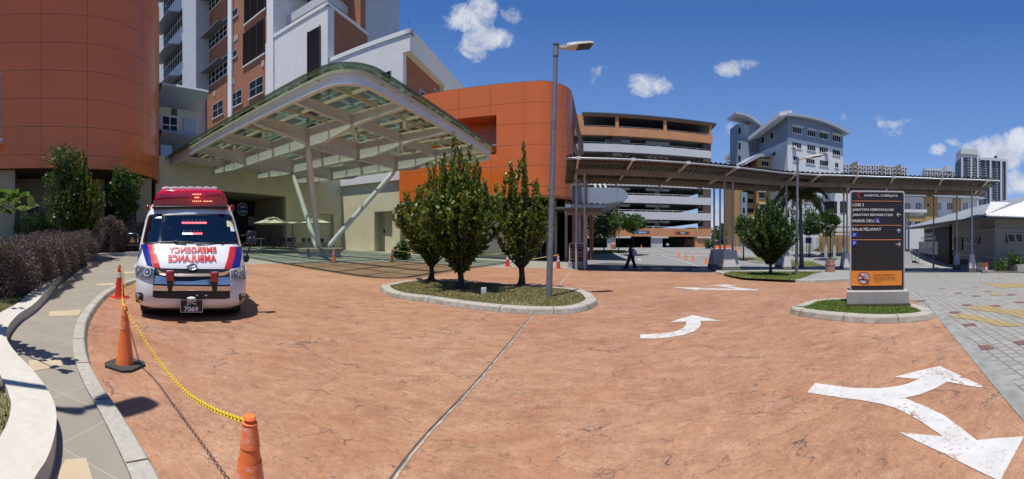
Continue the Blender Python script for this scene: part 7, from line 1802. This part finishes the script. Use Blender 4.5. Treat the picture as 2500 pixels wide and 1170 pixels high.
def place(o, p, label=None, s=1.0, rz=0):
    o.location = p; o.rotation_euler = (0, 0, rz); o.scale = (s, s, s)
    if label: o['label'] = label
    return o
c1p = G(305, 896); big = cone('cone', '', .735, 'worn orange cone on a black octagonal base at the near kerb', .026, [(.62, .74), (.82, .96)], .115, .21, octa=True, knob=True)
place(big, c1p, rz=R(20))
c3p = GD(610, 1.62); place(copy_tree(big), c3p, 'faded orange cone closest to us, cut by the bottom edge of the view')
redc = cone('coner', '', .80, 'red cone with one white band at the kerb by the ambulance, draped with yellow chain', .03, [(.62, .78)], .13, .20, sl='sleevew')
c2p = G(292, 727); place(redc, c2p, s=1.08); hd2 = c2p
gpos = G(338, 682); place(copy_tree(redc), gpos, 'red cone mostly hidden behind the front corner of the ambulance', .9)
wc = cone('coner', '', .85, '', .03, [(.5, .64), (.72, .86)], .13, .21, sl='sleevew')
place(wc, G(1239, 651), 'red cone with two white bands seen between the island trees', 1.0)
place(copy_tree(wc), G(1363, 656), 'red cone with two white bands beside the island lamp post, tied with yellow rope', 1.0)
sm = cone('cone', 'black', .75, '', .03, [(.58, .70), (.78, .88)], .115, .19, sl='sleevew')
place(sm, G(815, 641.5), 'orange cone with a black base in front of the round column plinth', 1.0)
place(copy_tree(sm), G(957.5, 640), 'orange cone with a black base in front of the pale green wall', 1.0)
oc = cone('cone', '', .72, '', .03, [(.74, .86)], .15, .19, sl='sleeve')
place(oc, G(1441.5, 634.5), 'orange cone just right of the small hospital sign', 1.05)
lab = ['leftmost of the four orange cones on the road', 'second from left of the four orange cones on the road', 'third from left of the four orange cones on the road', 'rightmost and closest of the four orange cones on the road']
for (px, py), l in zip(((1657, 629.5), (1674.5, 634), (1691.5, 638), (1723.5, 645)), lab): place(copy_tree(oc), G(px, py), l, 1.0)
for (px, py), l in zip(((1566, 607), (1798, 614), (1809, 615)), ('distant orange cone at the car park entrance', 'distant orange cone left of a pair behind the walkway columns', 'distant orange cone right of a pair behind the walkway columns')): place(copy_tree(oc), G(px, py), l, .9)
# ---------------------------------------------------------------- chains
def chain(name, label, pts, link, wire, mat, gap=.78):
    C = cr(pts, 10); seg = [(C[i+1]-C[i]).length for i in range(len(C)-1)]; tot = sum(seg); pitch = link*gap; n = int(tot/pitch)
    mb = MB(); acc = 0; j = 0
    for i in range(n):
        s = (i+.5)*pitch
        while j < len(seg)-1 and acc+seg[j] < s: acc += seg[j]; j += 1
        p = C[j].lerp(C[j+1], (s-acc)/seg[j]); t = (C[j+1]-C[j]).normalized(); u = t.cross(Vector((0, 0, 1))) if abs(t.z) < .9 else Vector((1, 0, 0)); u.normalize(); w = t.cross(u)
        a = R(40 if i % 2 else -45); sdv = u*math.cos(a)+w*math.sin(a)
        hl, hw = link/2-wire, link*.30; 
        P = [p+t*hl*.6+sdv*hw, p+t*hl+sdv*hw*.5, p+t*hl-sdv*hw*.5, p+t*hl*.6-sdv*hw, p-t*hl*.6-sdv*hw, p-t*hl-sdv*hw*.5, p-t*hl+sdv*hw*.5, p-t*hl*.6+sdv*hw]
        mb.path(P, wire, 5, True)
    o = mb.build(name, mat); tag(o, label, 'chain'); o.data.shade_smooth(); return o
M['chy'] = simple('yellow_chain_plastic', (.72, .52, .02), .4, var=.1, scale=10); 
t1 = c1p+Vector((.02, 0, .68)); t3 = c3p+Vector((-.02, .02, .69)); t2 = c2p+Vector((0, 0, .78))
sag = [t1, at(352, 828, 3.95), at(398, 895, 3.35), at(455, 958, 2.75), at(525, 1001, 2.15), t3]
chain('chain', 'yellow plastic chain sagging between the worn orange cones', sag, .038, .0040, M['chy'])
dd = c2p.xy.length
chain('chain', 'yellow plastic chain hanging down from the red cone towards the orange one', [at(289, 650, dd-.15), at(296, 662, dd-.2), at(298, 700, dd-.35), at(299, 735, dd-1.4), at(304, 750, c1p.xy.length+.3), t1+Vector((-.03, 0, .0))], .038, .0040, M['chy'])
chain('chain', 'yellow plastic chain running from the red cone back behind the ambulance', [at(300, 655, dd), at(306, 700, dd+.3), at(318, 700, dd+.8), at(334, 688, dd+1.4)], .038, .0040, M['chy'])
ry = MB(); a = G(1239, 651)+Vector((0, 0, .8)); b = G(957, 640)+Vector((0, 0, .7)); c = G(1363, 656)+Vector((0, 0, .8))
ry.path([b, b.lerp(a, .5)-Vector((0, 0, .35)), a], .012, 5); ry.path([a, a.lerp(c, .5)-Vector((0, 0, .3)), c], .012, 5); tag(ry.build('barrier_rope', M['chy']), 'thin yellow rope strung between the cones behind the island trees', 'rope')
# ---------------------------------------------------------------- hospital sign
def sign(label, px0, px1, ytop, ybase_top, ybot, dz, yaw, full):
    pc = G((px0+px1)/2, ybot, dz); d = pc.xy.length; t = th((px0+px1)/2)
    w = (px1-px0)/F*d; zt = CZ+(HZ-ytop)/F*d; zb_ = CZ+(HZ-ybase_top)/F*d
    r = root('hospital_sign', pc, label, 'sign', rz=-t+yaw)
    return r, w, zt-pc.z, zb_-pc.z, d
M['sgdark'] = simple('sign_face_charcoal', (.022, .02, .022), .35, var=.05); M['sgal'] = simple('sign_frame_aluminium', (.5, .51, .53), .4, .2, var=.05); M['sgor'] = simple('sign_orange', (.80, .27, .04), .45, var=.03); M['sgrule'] = simple('sign_rule', (.85, .3, .12), .5, var=0); M['sgbase'] = simple('sign_plinth_grey', (.36, .35, .34), .8, var=.08, scale=2, streak=.25); M['sgtxt'] = simple('sign_lettering', (.72, .73, .74), .5, var=0); M['sgblue'] = simple('sign_blue_square', (.02, .04, .35), .5, var=0)
M['sgshade'] = simple('plinth_base_shade', (.07, .06, .05), .95, var=.3)
r, w, zt, zp, d = sign('tall charcoal hospital direction sign on a grey plinth in the oval grass island', 2074.5, 2209.5, 466, 709, 747, .10, R(4), True)
hw = w/2
mb = MB(); P = rrect(-hw, hw, zp, zt, .055, 5); mb.extr([(x, .0, z) for x, z in P], (0, .20, 0)); mb.build('frame', M['sgal'], r, local=True, bevel=.004)
mb = MB(); P = rrect(-hw+.035, hw-.025, zp, zt-.03, .04, 5); mb.extr([(x, -.004, z) for x, z in P], (0, .01, 0)); fc = mb.build('face', M['sgdark'], r, local=True)
mb = MB(); pw = hw+.065; mb.extr([(-pw, -.2, .07), (pw, -.2, .07), (pw, .40, .07), (-pw, .40, .07)], (0, 0, zp-.07)); mb.build('plinth', M['sgbase'], r, local=True, bevel=.01)
mb = MB(); mb.box(-pw-.03, pw+.03, -.24, .44, -.06, .07); mb.build('base_shade_strip', M['sgshade'], r, local=True)  # dark strip under the plinth: base shadow put into its colour
def S_(cx, cy):  # crop coordinates of the sign photo -> local x,z
    px = 2050+cx/3.44; py = 450+cy/3.44; return ((px-2142)/F*d*1.0, CZ+(HZ-py)/F*d-r.location.z)
def srect(x0, x1, y0, y1, mat, nm, y=-.008, th_=.003):
    a = S_(x0, y1); b = S_(x1, y0); mb = MB(); mb.box(a[0], b[0], y-th_, y, a[1], b[1]); return mb.build(nm, mat, fc, local=True)
def stext(txt, x0, x1, yb, yt, mat, nm='lettering', y=-.0085, bold=.01):
    a = S_(x0, yb); b = S_(x1, yt); vs, fs = text_mesh(txt, 1, 0, 'LEFT', 1, bold); xs = [v.x for v in vs]; ys = [v.y for v in vs]; mb = MB()
    mb.add([(a[0]+(b[0]-a[0])*(v.x-min(xs))/(max(xs)-min(xs)), y-.003, a[1]+(b[1]-a[1])*(v.y-min(ys))/(max(ys)-min(ys))) for v in vs], fs); return mb.build(nm, mat, fc, local=True)
for a in ((106, 519, 140, 144), (106, 519, 343, 347), (104, 518, 464, 469)): srect(*a, M['sgrule'], 'rule')
stext('HOSPITAL CYBERJAYA', 206, 490, 110, 86, M['sgtxt']); stext('LOBI 2', 109, 203, 186, 161, M['sgtxt']); stext('JABATAN HEMODIALISIS', 108, 455, 230, 204, M['sgtxt']); stext('JABATAN REHABILITASI', 108, 444, 273, 247, M['sgtxt']); stext('PARKIR OKU', 107, 290, 321, 296, M['sgtxt']); stext('BALAI PELAWAT', 106, 349, 391, 366, M['sgtxt'])
for y in (426, 494):
    srect(104, 146, y-21, y+21, M['sgblue'], 'blue_square'); stext('P', 117, 133, y+11, y-11, M['sgtxt'], y=-.012)
srect(297, 339, 286, 328, M['sgblue'], 'blue_square')
def spoly(pts, mat, nm, y=-.0115):
    mb = MB(); mb.extr([(S_(*p)[0], y, S_(*p)[1]) for p in pts], (0, -.003, 0)); return mb.build(nm, mat, fc, local=True)
def stroke(P, w_, mat, nm, y=-.012):
    mb = MB(); Q = [Vector((S_(*p)[0], y, S_(*p)[1])) for p in P]
    for a, b in zip(Q, Q[1:]):
        t = (b-a).normalized(); n_ = Vector((-t.z, 0, t.x))*w_/2; a2, b2 = a-t*w_*.3, b+t*w_*.3; mb.extr([a2-n_, b2-n_, b2+n_, a2+n_], (0, -.003, 0))
    return mb.build(nm, mat, fc, local=True)
wl = .012
stroke([(313, 294), (313, 306), (322, 306), (327, 319), (331, 318)], .010, M['sgtxt'], 'wheelchair_mark'); stroke([(318+9*math.cos(R(a))-5, 312+9*math.sin(R(a))) for a in range(-110, 60, -20) or range(0)] or [(309, 306), (306, 313), (309, 320), (316, 322), (322, 317)], .006, M['sgtxt'], 'wheelchair_mark')
stroke([(517, 254), (482, 254)], wl, M['sgtxt'], 'arrow'); stroke([(495, 239), (481, 254), (495, 270)], wl, M['sgtxt'], 'arrow')
stroke([(498, 408), (498, 376)], wl, M['sgtxt'], 'arrow'); stroke([(482, 391), (498, 375), (514, 391)], wl, M['sgtxt'], 'arrow')
stroke([(473, 504), (510, 504)], wl, M['sgtxt'], 'arrow'); stroke([(497, 488), (512, 504), (497, 521)], wl, M['sgtxt'], 'arrow')
cre = [(172+23*math.cos(R(a)), 95+27*math.sin(R(a))) for a in range(50, 311, 15)]+[(180+17*math.cos(R(a)), 95+21*math.sin(R(a))) for a in range(300, 59, -15)]
M['sgred'] = simple('crescent_red', (.45, .015, .03), .5, var=0); spoly(cre, M['sgred'], 'crescent')
srect(94, 523, 727, 851, M['sgor'], 'orange_band')
def sdisc(cx, cy, rr, mat, nm, y): spoly([(cx+rr*math.cos(R(a)), cy+rr*1.02*math.sin(R(a))) for a in range(0, 360, 12)], mat, nm, y)
M['nsred'] = simple('prohibition_red', (.35, .02, .02), .5, var=0)
sdisc(203, 788, 52, M['nsred'], 'no_smoking_disc', -.0115); sdisc(203, 788, 43, simple('disc_pale', (.6, .58, .6), .5, var=0), 'no_smoking_disc', -.0150)
stroke([(168, 800), (222, 800)], .028, M['black'], 'cigarette', -.0185); stroke([(228, 800), (236, 800)], .028, M['nsred'], 'cigarette', -.0185)
stroke([(238, 785), (232, 775), (215, 778), (200, 768), (205, 756), (218, 754), (222, 764)], .007, M['black'], 'smoke_mark', -.0185); stroke([(166, 754), (240, 822)], .026, M['nsred'], 'prohibition_bar', -.0225)
M['brt'] = simple('brown_print', (.22, .05, .02), .6, var=0)
stext('DILARANG MEROKOK', 285, 462, 768, 755, M['brt'], y=-.012); stext('DENDA MAKSIMA RM 10,000', 285, 466, 790, 779, M['brt'], y=-.012); stext('ATAU PENJARA TIDAK LEBIH', 285, 464, 808, 797, M['brt'], y=-.012); stext('2 TAHUN', 285, 342, 823, 812, M['brt'], y=-.012)
# small sign by the lobby
r, w, zt, zp, d = sign('short charcoal hospital sign on a grey plinth beside the lobby columns', 1389, 1431, 594, 640, 655, 0, R(-6), False); hw = w/2; r_small = r
mb = MB(); mb.extr([(-hw, 0, zp), (hw, 0, zp), (hw, 0, zt-.03), (hw-.03, 0, zt), (-hw+.03, 0, zt), (-hw, 0, zt-.03)], (0, .22, 0)); mb.build('frame', M['sgal'], r, local=True)
mb = MB(); mb.box(-hw+.06, hw-.05, -.012, 0, zp+.02, zt-.05); fc = mb.build('face', M['sgdark'], r, local=True)
mb = MB(); mb.box(-hw-.06, hw+.06, -.08, .32, -.1, zp); mb.build('plinth', M['sgbase'], r, local=True, bevel=.01)
def S_(cx, cy): px = 1380+cx/3.655; py = 360+cy/3.655; return ((px-1410)/F*d, CZ+(HZ-py)/F*d-r_small.location.z)
stext('HOSPITAL CYBERJAYA', 72, 160, 886, 878, M['sgtxt'], y=-.014)
for t_, x1, y in (('LOBI 2', 74, 922), ('JABATAN HEMODIALISIS', 148, 938), ('JABATAN REHABILITASI', 148, 972), ('PARKIR OKU', 100, 997)): stext(t_, 44, x1, y+4, y-5, M['sgtxt'], y=-.014)
for a in ((40, 162, 903, 905), (40, 162, 951, 953)): srect(*a, M['sgrule'], 'rule', y=-.013)
stroke([(168, 928), (154, 928)], .02, M['sgtxt'], 'arrow', -.015); stroke([(154, 972), (168, 972)], .02, M['sgtxt'], 'arrow', -.015)
# blue sign on posts by the palm
bs = G(1974, 626); r = root('street_sign', bs, 'small blue sign on two thin posts right of the palm trunk', 'sign', rz=-th(1974)); dB = bs.xy.length
x_ = lambda px: (px-1974)/F*dB; z_ = lambda py: CZ+(HZ-py)/F*dB-bs.z
mb = MB(); mb.box(x_(1966.5), x_(1981), 0, .06, z_(594), z_(580)); mb.build('panel', M['sgblue'], r, local=True)
for px in (1969.5, 1978.5): mb = MB(); mb.tube((x_(px), .04, 0), (x_(px), .04, z_(593)), .04, n=6); mb.build('post', M['darkm'], r, local=True)
mb = MB(); mb.box(x_(1968), x_(1979.5), -.01, 0, z_(590), z_(588.5)); mb.box(x_(1970), x_(1977), -.01, 0, z_(586), z_(583.5)); mb.build('sign_print', M['nsred'], r, local=True)
# litter bin
bn = G(2026.5, 664, .115); dB = bn.xy.length; r = root('litter_bin', bn, 'salmon pink round litter bin with a flared pale top on the right-hand pavement', 'bin')
rr = 24.5/2/F*dB; hB = (664-644)/F*dB; M['salm'] = simple('salmon_concrete', (.42, .20, .15), .8, var=.1, scale=5)
mb = MB(); mb.lathe([(rr*.96, 0), (rr*.98, hB*.85), (rr*1.04, hB*.86), (rr*1.04, hB), (rr*.8, hB)], n=24); autosmooth(mb.build('drum', M['salm'], r, local=True), 40)
tp = (644-634.5)/F*dB; mb = MB(); q = [(-rr*.72, -rr*.5), (rr*.72, -rr*.5), (rr*.72, rr*.5), (-rr*.72, rr*.5)]; q2 = [(x*1.25, y*1.25) for x, y in q]
mb.add([(x, y, hB) for x, y in q]+[(x, y, hB+tp) for x, y in q2], [[i, (i+1) % 4, (i+1) % 4+4, i+4] for i in range(4)]); mb.build('hopper', simple('pale_pink', (.55, .36, .31), .7), r, local=True)
# utility box on the island
ub = G(1181, 719, .10); r = tag(MB().obox(ub+Vector((-.07, 0, 0)), (.14, .03, 0), (-.02, .10, 0), (0, 0, .17)).build('utility_box', M['frame'], bevel=.008), 'small white box standing in the grass under the island trees', 'box')
# ---------------------------------------------------------------- cafe terrace
zP = terr(*GD(700, 28).xy)+.13
pl_poly = [GD(395, 24), G(560, 622), GD(640, 27), GD(729, 25.2), GD(838, 31), GD(838, 36.2), GD(780, 35), GD(700, 31), GD(560, 27), GD(470, 26.2)]
fr_ = [at(430, 0, 22.6), at(560, 0, 23.8), at(640, 0, 24.8), at(732, 0, 26.0), at(800, 0, 28.5), at(838, 0, 33), at(836, 0, 36.0), at(700, 0, 32.0), at(560, 0, 27.9), at(470, 0, 26.4)]
mb = MB()
fr2 = [(p.x, p.y) for p in fr_]; mb.extr([(x, y, terr(x, y)-.2) for x, y in fr2], (0, 0, .43)); o = mb.build('cafe_terrace', simple('terrace_grey', (.2, .21, .17), .8)); o['kind'] = 'structure'
def tz(p): return terr(p.x, p.y)+.23
M['canvas'] = simple('cream_canvas', (.62, .58, .42), .8, var=.06)
def parasol(label, px, d, hw, yrim, ytop):
    p = GD(px, d); p.z = tz(p); zr = CZ+(HZ-yrim)/F*d; zt = CZ+(HZ-ytop)/F*d; r = root('parasol', p, label, 'parasol', 'cream parasols on the cafe terrace', rz=.5)
    zr -= p.z; zt -= p.z; mb = MB(); n = 8; R_ = hw
    a = [(R_*1.0*math.cos(2*math.pi*i/4+.78), R_*math.sin(2*math.pi*i/4+.78), zr) for i in range(4)]; m_ = [(x*.38, y*.38, zr+(zt-zr)*.62) for x, y, z in a]
    mb.add(a+m_, [[i, (i+1) % 4, (i+1) % 4+4, i+4] for i in range(4)]); mb.build('canopy', M['canvas'], r, local=True)
    mb = MB(); b = [(x*.46, y*.46, zr+(zt-zr)*.68) for x, y, z in a]; mb.add(b+[(0, 0, zt)], [[i, (i+1) % 4, 4] for i in range(4)]); mb.build('vent_top', M['canvas'], r, local=True)
    mb = MB(); mb.tube((0, 0, 0), (0, 0, zt+.12), .035, n=8); mb.build('pole', M['darkm'], r, local=True)
    mb = MB(); mb.lathe([(.28, 0), (.28, .06), (.05, .1)], n=14); mb.build('foot', M['darkm'], r, local=True)
parasol('cream two-tier parasol in front of the dark cafe opening', 667, 27.6, 1.75, 546.5, 529.5); parasol('cream two-tier parasol in front of the roller shutter', 771, 30.5, 1.75, 546, 533)
parasol('cream parasol whose edge shows between the other two', 714, 31.0, 1.1, 546.5, 541)
def chair(p, rz, label):
    r = root('cafe_chair', (0, 0, 0), label, 'chair', 'black chairs on the cafe terrace')
    mb = MB(); mb.box(-.22, .22, -.22, .22, .43, .46); mb.build('seat', M['black'], r, local=True)
    mb = MB(); mb.box(-.2, .2, .2, .235, .55, .86); mb.build('backrest', M['black'], r, local=True)
    for x in (-.2, .2):
        for y in (-.2, .2):
            mb = MB(); mb.tube((x, y, 0), (x, y, .45 if y < 0 else .88), .016, n=6); mb.build('leg', M['darkm'], r, local=True)
    place(r, p, rz=rz); return r
def table(p, label):
    r = root('cafe_table', (0, 0, 0), label, 'table', 'small tables on the cafe terrace')
    mb = MB(); mb.lathe([(.34, .70), (.35, .72), (.34, .735)], n=20); mb.build('table_top', simple('table_top', (.3, .29, .26), .5), r, local=True)
    mb = MB(); mb.tube((0, 0, .03), (0, 0, .7), .03, n=8); mb.build('stem', M['frame'], r, local=True); mb = MB(); mb.lathe([(.22, 0), (.2, .03), (.03, .05)], n=14); mb.build('foot', M['frame'], r, local=True)
    place(r, p); return r
c0 = None; gc = 'black chairs on the cafe terrace'
cl = [(690, 27.2, .8, 'black cafe chair left of the dark opening edge'), (709, 26.6, 3.4, 'black cafe chair with its back to us, beside the first table'), (713, 27.6, .2, 'black cafe chair behind the first table'), (736, 27.0, -1.6, 'black cafe chair turned sideways right of the first table'), (760, 29.5, 1.6, 'black cafe chair left of the slanting columns, before the shutter'), (783, 29.2, .4, 'black cafe chair seen between the slanting columns'), (800, 30.2, -1.0, 'black cafe chair right of the slanting columns, before the shutter'), (665, 27.8, 2.6, 'black cafe chair in the shade under the first parasol'), (652, 27.0, 1.2, 'black cafe chair nearest the ambulance on the terrace')]
for px, dd_, rz, l in cl:
    p = GD(px, dd_); p.z = tz(p)
    if c0 is None: c0 = chair(p, rz, l)
    else: c_ = copy_tree(c0); place(c_, p, l, rz=rz)
t0_ = None
for px, dd_, l in [(716, 27.1, 'small round cafe table with a pale foot, left of the slanting columns'), (637, 26.8, 'small round cafe table beside the ambulance mirror'), (790, 29.8, 'small round cafe table behind the slanting columns')]:
    p = GD(px, dd_); p.z = tz(p)
    if t0_ is None: t0_ = table(p, l)
    else: place(copy_tree(t0_), p, l)
# ---------------------------------------------------------------- far small things
fs_ = MB(); fa, fb = GD(1776, 58), GD(2070, 50); n = 26
FN = root('mesh_fence', fa, 'pale mesh fence along the far road before the quarters block', 'fence')
for i in range(n+1):
    p = fa.lerp(fb, i/n); mb = MB(); mb.tube(p-Vector((0, 0, .2)), p+Vector((0, 0, 2.1)), .04, n=5); mb.build('post', M['galv'], FN)
mb = MB()
for i in range(n*9): p = fa.lerp(fb, i/(n*9)); mb.tube(p+Vector((0, 0, .1)), p+Vector((0, 0, 2.0)), .010, n=3, cap=False)
for z in (.1, .7, 1.35, 2.0): mb.tube(fa+Vector((0, 0, z)), fb+Vector((0, 0, z)), .012, n=3)
mb.build('mesh_panel', M['galv'], FN)
ra = GD(2206, 47); rb_ = GD(2243, 40); RL = root('ramp_railing', ra, 'pale steel ramp railing left of the dark sign wall', 'railing')
for i in range(6): p = ra.lerp(rb_, i/5); mb = MB(); mb.tube(p, p+Vector((0, 0, 1.15)), .035, n=6); mb.build('post', M['frame'], RL)
for z in (.35, .7, 1.12): mb = MB(); mb.tube(ra+Vector((0, 0, z)), rb_+Vector((0, 0, z)), .03, n=6); mb.build('rail', M['frame'], RL)
# second walkway shelter beyond the sign
sp_ = Pl(.95, 38.0); SS = root('far_shelter', sp_.P(sp_.s_(2222), 0), 'farther flat walkway roof on pale posts just right of the tall sign', 'shelter')
mb = MB(); sp_.pbox(mb, 2195, 2262, sp_.z(2230, 519), sp_.z(2230, 512), -3, .3); sp_.pbox(mb, 2205, 2252, sp_.z(2230, 523), sp_.z(2230, 519), -2, -1.6); mb.build('roof', M['steel'], SS)
for px in (2213, 2221): mb = MB(); p = sp_.P(sp_.s_(px), 0)+sp_.n; mb.tube((p.x, p.y, -1), (p.x, p.y, sp_.z(px, 519)), .12, n=8); mb.build('post', M['wcol'], SS); mb = MB(); mb.lathe([(.42, -1), (.3, .5)], (p.x, p.y, 0), 8); mb.build('post_base', M['plin'], SS)
# bench and crates under the hall eave
def hall_pt(px, d): p = GD(px, d); return p
bp_ = hall_pt(2352, 29.5); BN = root('bench', bp_, 'dark metal bench against the visitor hall wall behind the walkway columns', 'bench', rz=-th(2352)-.3)
mb = MB(); mb.box(-.9, .9, -.25, .25, .42, .46); mb.build('seat', M['darkm'], BN, local=True); mb = MB(); mb.box(-.9, .9, .22, .27, .5, .9); mb.build('backrest', M['darkm'], BN, local=True)
for x in (-.8, .8): mb = MB(); mb.box(x-.03, x+.03, -.22, .22, 0, .42); mb.build('leg', M['darkm'], BN, local=True)
for px, col, l in ((2390, (.5, .45, .3), 'pale poster board leaning at the hall wall, left one of three'), (2398, (.55, .42, .08), 'yellow poster board leaning at the hall wall, middle one of three'), (2408, (.45, .07, .05), 'red poster board leaning at the hall wall, right one of three')):
    p = GD(px, 27.6); r = root('poster_board', p, l, 'poster board', 'poster boards by the hall wall', rz=-th(px)+.2)
    mb = MB(); mb.box(-.14, .14, 0, .04, 0, .72); mb.build('panel', simple('poster_'+l.split()[0], col, .5, var=.15), r, local=True); mb = MB(); mb.box(-.10, .10, -.012, 0, .12, .4); mb.build('print', M['frame'], r, local=True)
# low white house beyond the car park
hp = Pl(.45, 92.0); HH = root('low_house', hp.P(hp.s_(1730), .3), 'low white-roofed house beyond the car park exit', 'house')
mb = MB(); hp.pbox(mb, 1700, 1752, 0, hp.z(1730, 592), -8, 0); mb.build('wall', M['cpw'], HH); mb = MB(); mb.extr([hp.P(hp.s_(1694), hp.z(1730, 591), 1), hp.P(hp.s_(1758), hp.z(1730, 589), 1), hp.P(hp.s_(1735), hp.z(1730, 582), 1), hp.P(hp.s_(1722), hp.z(1730, 582), 1)], hp.n*10); mb.build('roof', M['hroof'], HH)
cr_ = G(1497, 608); r = root('round_planter', cr_, 'salmon round planter at the foot of the car park column', 'planter'); mb = MB(); mb.lathe([(.42, 0), (.45, .75), (.3, .95)], n=16); mb.build('drum', M['salm'], r, local=True)
for px, l in ((1749, 'orange plastic road barrier left of the walkway columns gap'), (1762, 'orange plastic road barrier between the walkway columns'), (1776, 'orange plastic road barrier right of the front walkway column')):
    p = GD(px, 52); r = root('road_barrier', p, l, 'barrier', 'orange road barriers', rz=-th(px)); mb = MB(); mb.extr([(-.4, -.2, 0), (-.4, .2, 0), (-.4, .08, .45), (-.4, .06, .85), (-.4, -.06, .85), (-.4, -.08, .45)], (.8, 0, 0)); mb.build('body', M['cone'], r, local=True); mb = MB(); mb.box(-.35, .35, -.17, -.08, .3, .42); mb.build('white_stripe', M['frame'], r, local=True)
# ---------------------------------------------------------------- camera, sun, sky
cam = bpy.data.cameras.new('camera'); cam.type = 'PANO'; cam.panorama_type = 'CENTRAL_CYLINDRICAL'
cam.central_cylindrical_range_u_min = -1250/F; cam.central_cylindrical_range_u_max = 1250/F
cam.central_cylindrical_range_v_min = -(1170-HZ)/F; cam.central_cylindrical_range_v_max = HZ/F
cam.clip_start = .05; cam.clip_end = 6000
co = bpy.data.objects.new('camera', cam); COL.objects.link(co); co.location = (0, 0, CZ); co.rotation_euler = (math.pi/2, 0, 0); S.camera = co
EL, AZ = R(SUN_EL), R(SUN_AZ)        # AZ: heading the shadows fall towards
trav = Vector((math.sin(AZ)*math.cos(EL), math.cos(AZ)*math.cos(EL), -math.sin(EL)))
sl = bpy.data.lights.new('sun', 'SUN'); sl.energy = 4.9; sl.angle = R(.5); sl.color = (1, .94, .85)
so = bpy.data.objects.new('sun', sl); COL.objects.link(so); so.rotation_euler = trav.to_track_quat('-Z', 'Y').to_euler(); so.location = (0, 0, 40)
w = bpy.data.worlds.new('World'); S.world = w; w.use_nodes = True; nt = w.node_tree; bg = nt.nodes['Background']
sky = nn(nt, 'ShaderNodeTexSky', sky_type='NISHITA', sun_disc=False); sky.sun_elevation = EL; sky.sun_rotation = AZ+math.pi
sky.altitude = 0; sky.air_density = 1.0; sky.dust_density = 0.0; sky.ozone_density = 6.0
tc = nn(nt, 'ShaderNodeTexCoord'); D = tc.outputs['Generated']
sp = nn(nt, 'ShaderNodeSeparateXYZ'); nt.links.new(D, sp.inputs[0])
az = math_(nt, 'ARCTAN2', sp.outputs[0], sp.outputs[1])
hl = math_(nt, 'SQRT', math_(nt, 'ADD', math_(nt, 'MULTIPLY', sp.outputs[0], sp.outputs[0]), math_(nt, 'MULTIPLY', sp.outputs[1], sp.outputs[1])))
ev = math_(nt, 'DIVIDE', sp.outputs[2], math_(nt, 'MAXIMUM', hl, .001))
# clouds stand at fixed headings and heights in the sky
clouds = [(1140, 45, 62, 34, 1), (1178, 30, 40, 44, 1), (1190, 92, 62, 34, 1), (1150, 122, 46, 34, .9), (1572, 202, 46, 34, 1), (1610, 208, 40, 22, .9), (1780, 168, 44, 20, .8), (1825, 160, 36, 16, .6), (2288, 366, 22, 16, .9), (2440, 372, 90, 44, 1.2), (2500, 340, 60, 30, 1.2), (2490, 445, 60, 32, 1.1), (1440, 172, 40, 34, .35), (1780, 320, 34, 20, .55), (1760, 540, 60, 70, .8), (2330, 345, 22, 12, .5), (1240, 38, 36, 24, .4), (2180, 300, 60, 40, .35), (1700, 590, 400, 30, .35), (2060, 285, 20, 14, .5)]
acc = None
for x, y, rx, ry, k in clouds:
    rx *= 1.15; ry *= 1.2
    du = math_(nt, 'DIVIDE', math_(nt, 'SUBTRACT', az, th(x)), rx/F); dv = math_(nt, 'DIVIDE', math_(nt, 'SUBTRACT', ev, (HZ-y)/F), ry/F)
    q = math_(nt, 'MULTIPLY', math_(nt, 'MAXIMUM', math_(nt, 'SUBTRACT', 1.0, math_(nt, 'ADD', math_(nt, 'MULTIPLY', du, du), math_(nt, 'MULTIPLY', dv, dv))), 0.0), k)
    acc = q if acc is None else math_(nt, 'MAXIMUM', acc, q)
cn = noise(nt, D, 14, 10, .66, .7); cn2 = noise(nt, D, 60, 6, .7)
cn = math_(nt, 'ADD', math_(nt, 'MULTIPLY', cn, .8), math_(nt, 'MULTIPLY', cn2, .2))
cm = math_(nt, 'MULTIPLY', acc, 1.0)
cm = math_(nt, 'ADD', cm, math_(nt, 'MULTIPLY', math_(nt, 'SUBTRACT', cn, .5), 3.6))
gate = math_(nt, 'MINIMUM', math_(nt, 'MULTIPLY', acc, 5.0), 1.0)
cm = math_(nt, 'MULTIPLY', ramp(nt, cm, [(.28, 0.0), (.6, .38), (1.0, .85)]), gate)
hs = nn(nt, 'ShaderNodeHueSaturation', inp={'Saturation': SKY_SAT, 'Value': SKY_VAL}); lowb = ramp(nt, ev, [(0.0, 1.0), (.12, .8), (.62, 0.0)])
nt.links.new(mixc(nt, math_(nt, 'MULTIPLY', lowb, .75), sky.outputs[0], (2.3, 3.35, 5.1)), hs.inputs['Color'])
skc = mixc(nt, 1.0, hs.outputs[0], (.98, .92, 1.04), 'MULTIPLY')
cc = ramp(nt, noise(nt, D, 24, 5, .6), [(.35, (4.1, 4.4, 5.0)), (.65, (6.2, 6.4, 6.8))])
nt.links.new(mixc(nt, cm, skc, cc), bg.inputs[0]); bg.inputs[1].default_value = SKY_ST
S.view_settings.view_transform = 'Standard'; S.view_settings.look = 'None'; S.view_settings.exposure = EXPO; S.view_settings.gamma = 1
S.cycles.max_bounces = 8; S.cycles.transparent_max_bounces = 24; S.cycles.use_denoising = True; S.cycles.caustics_reflective = False
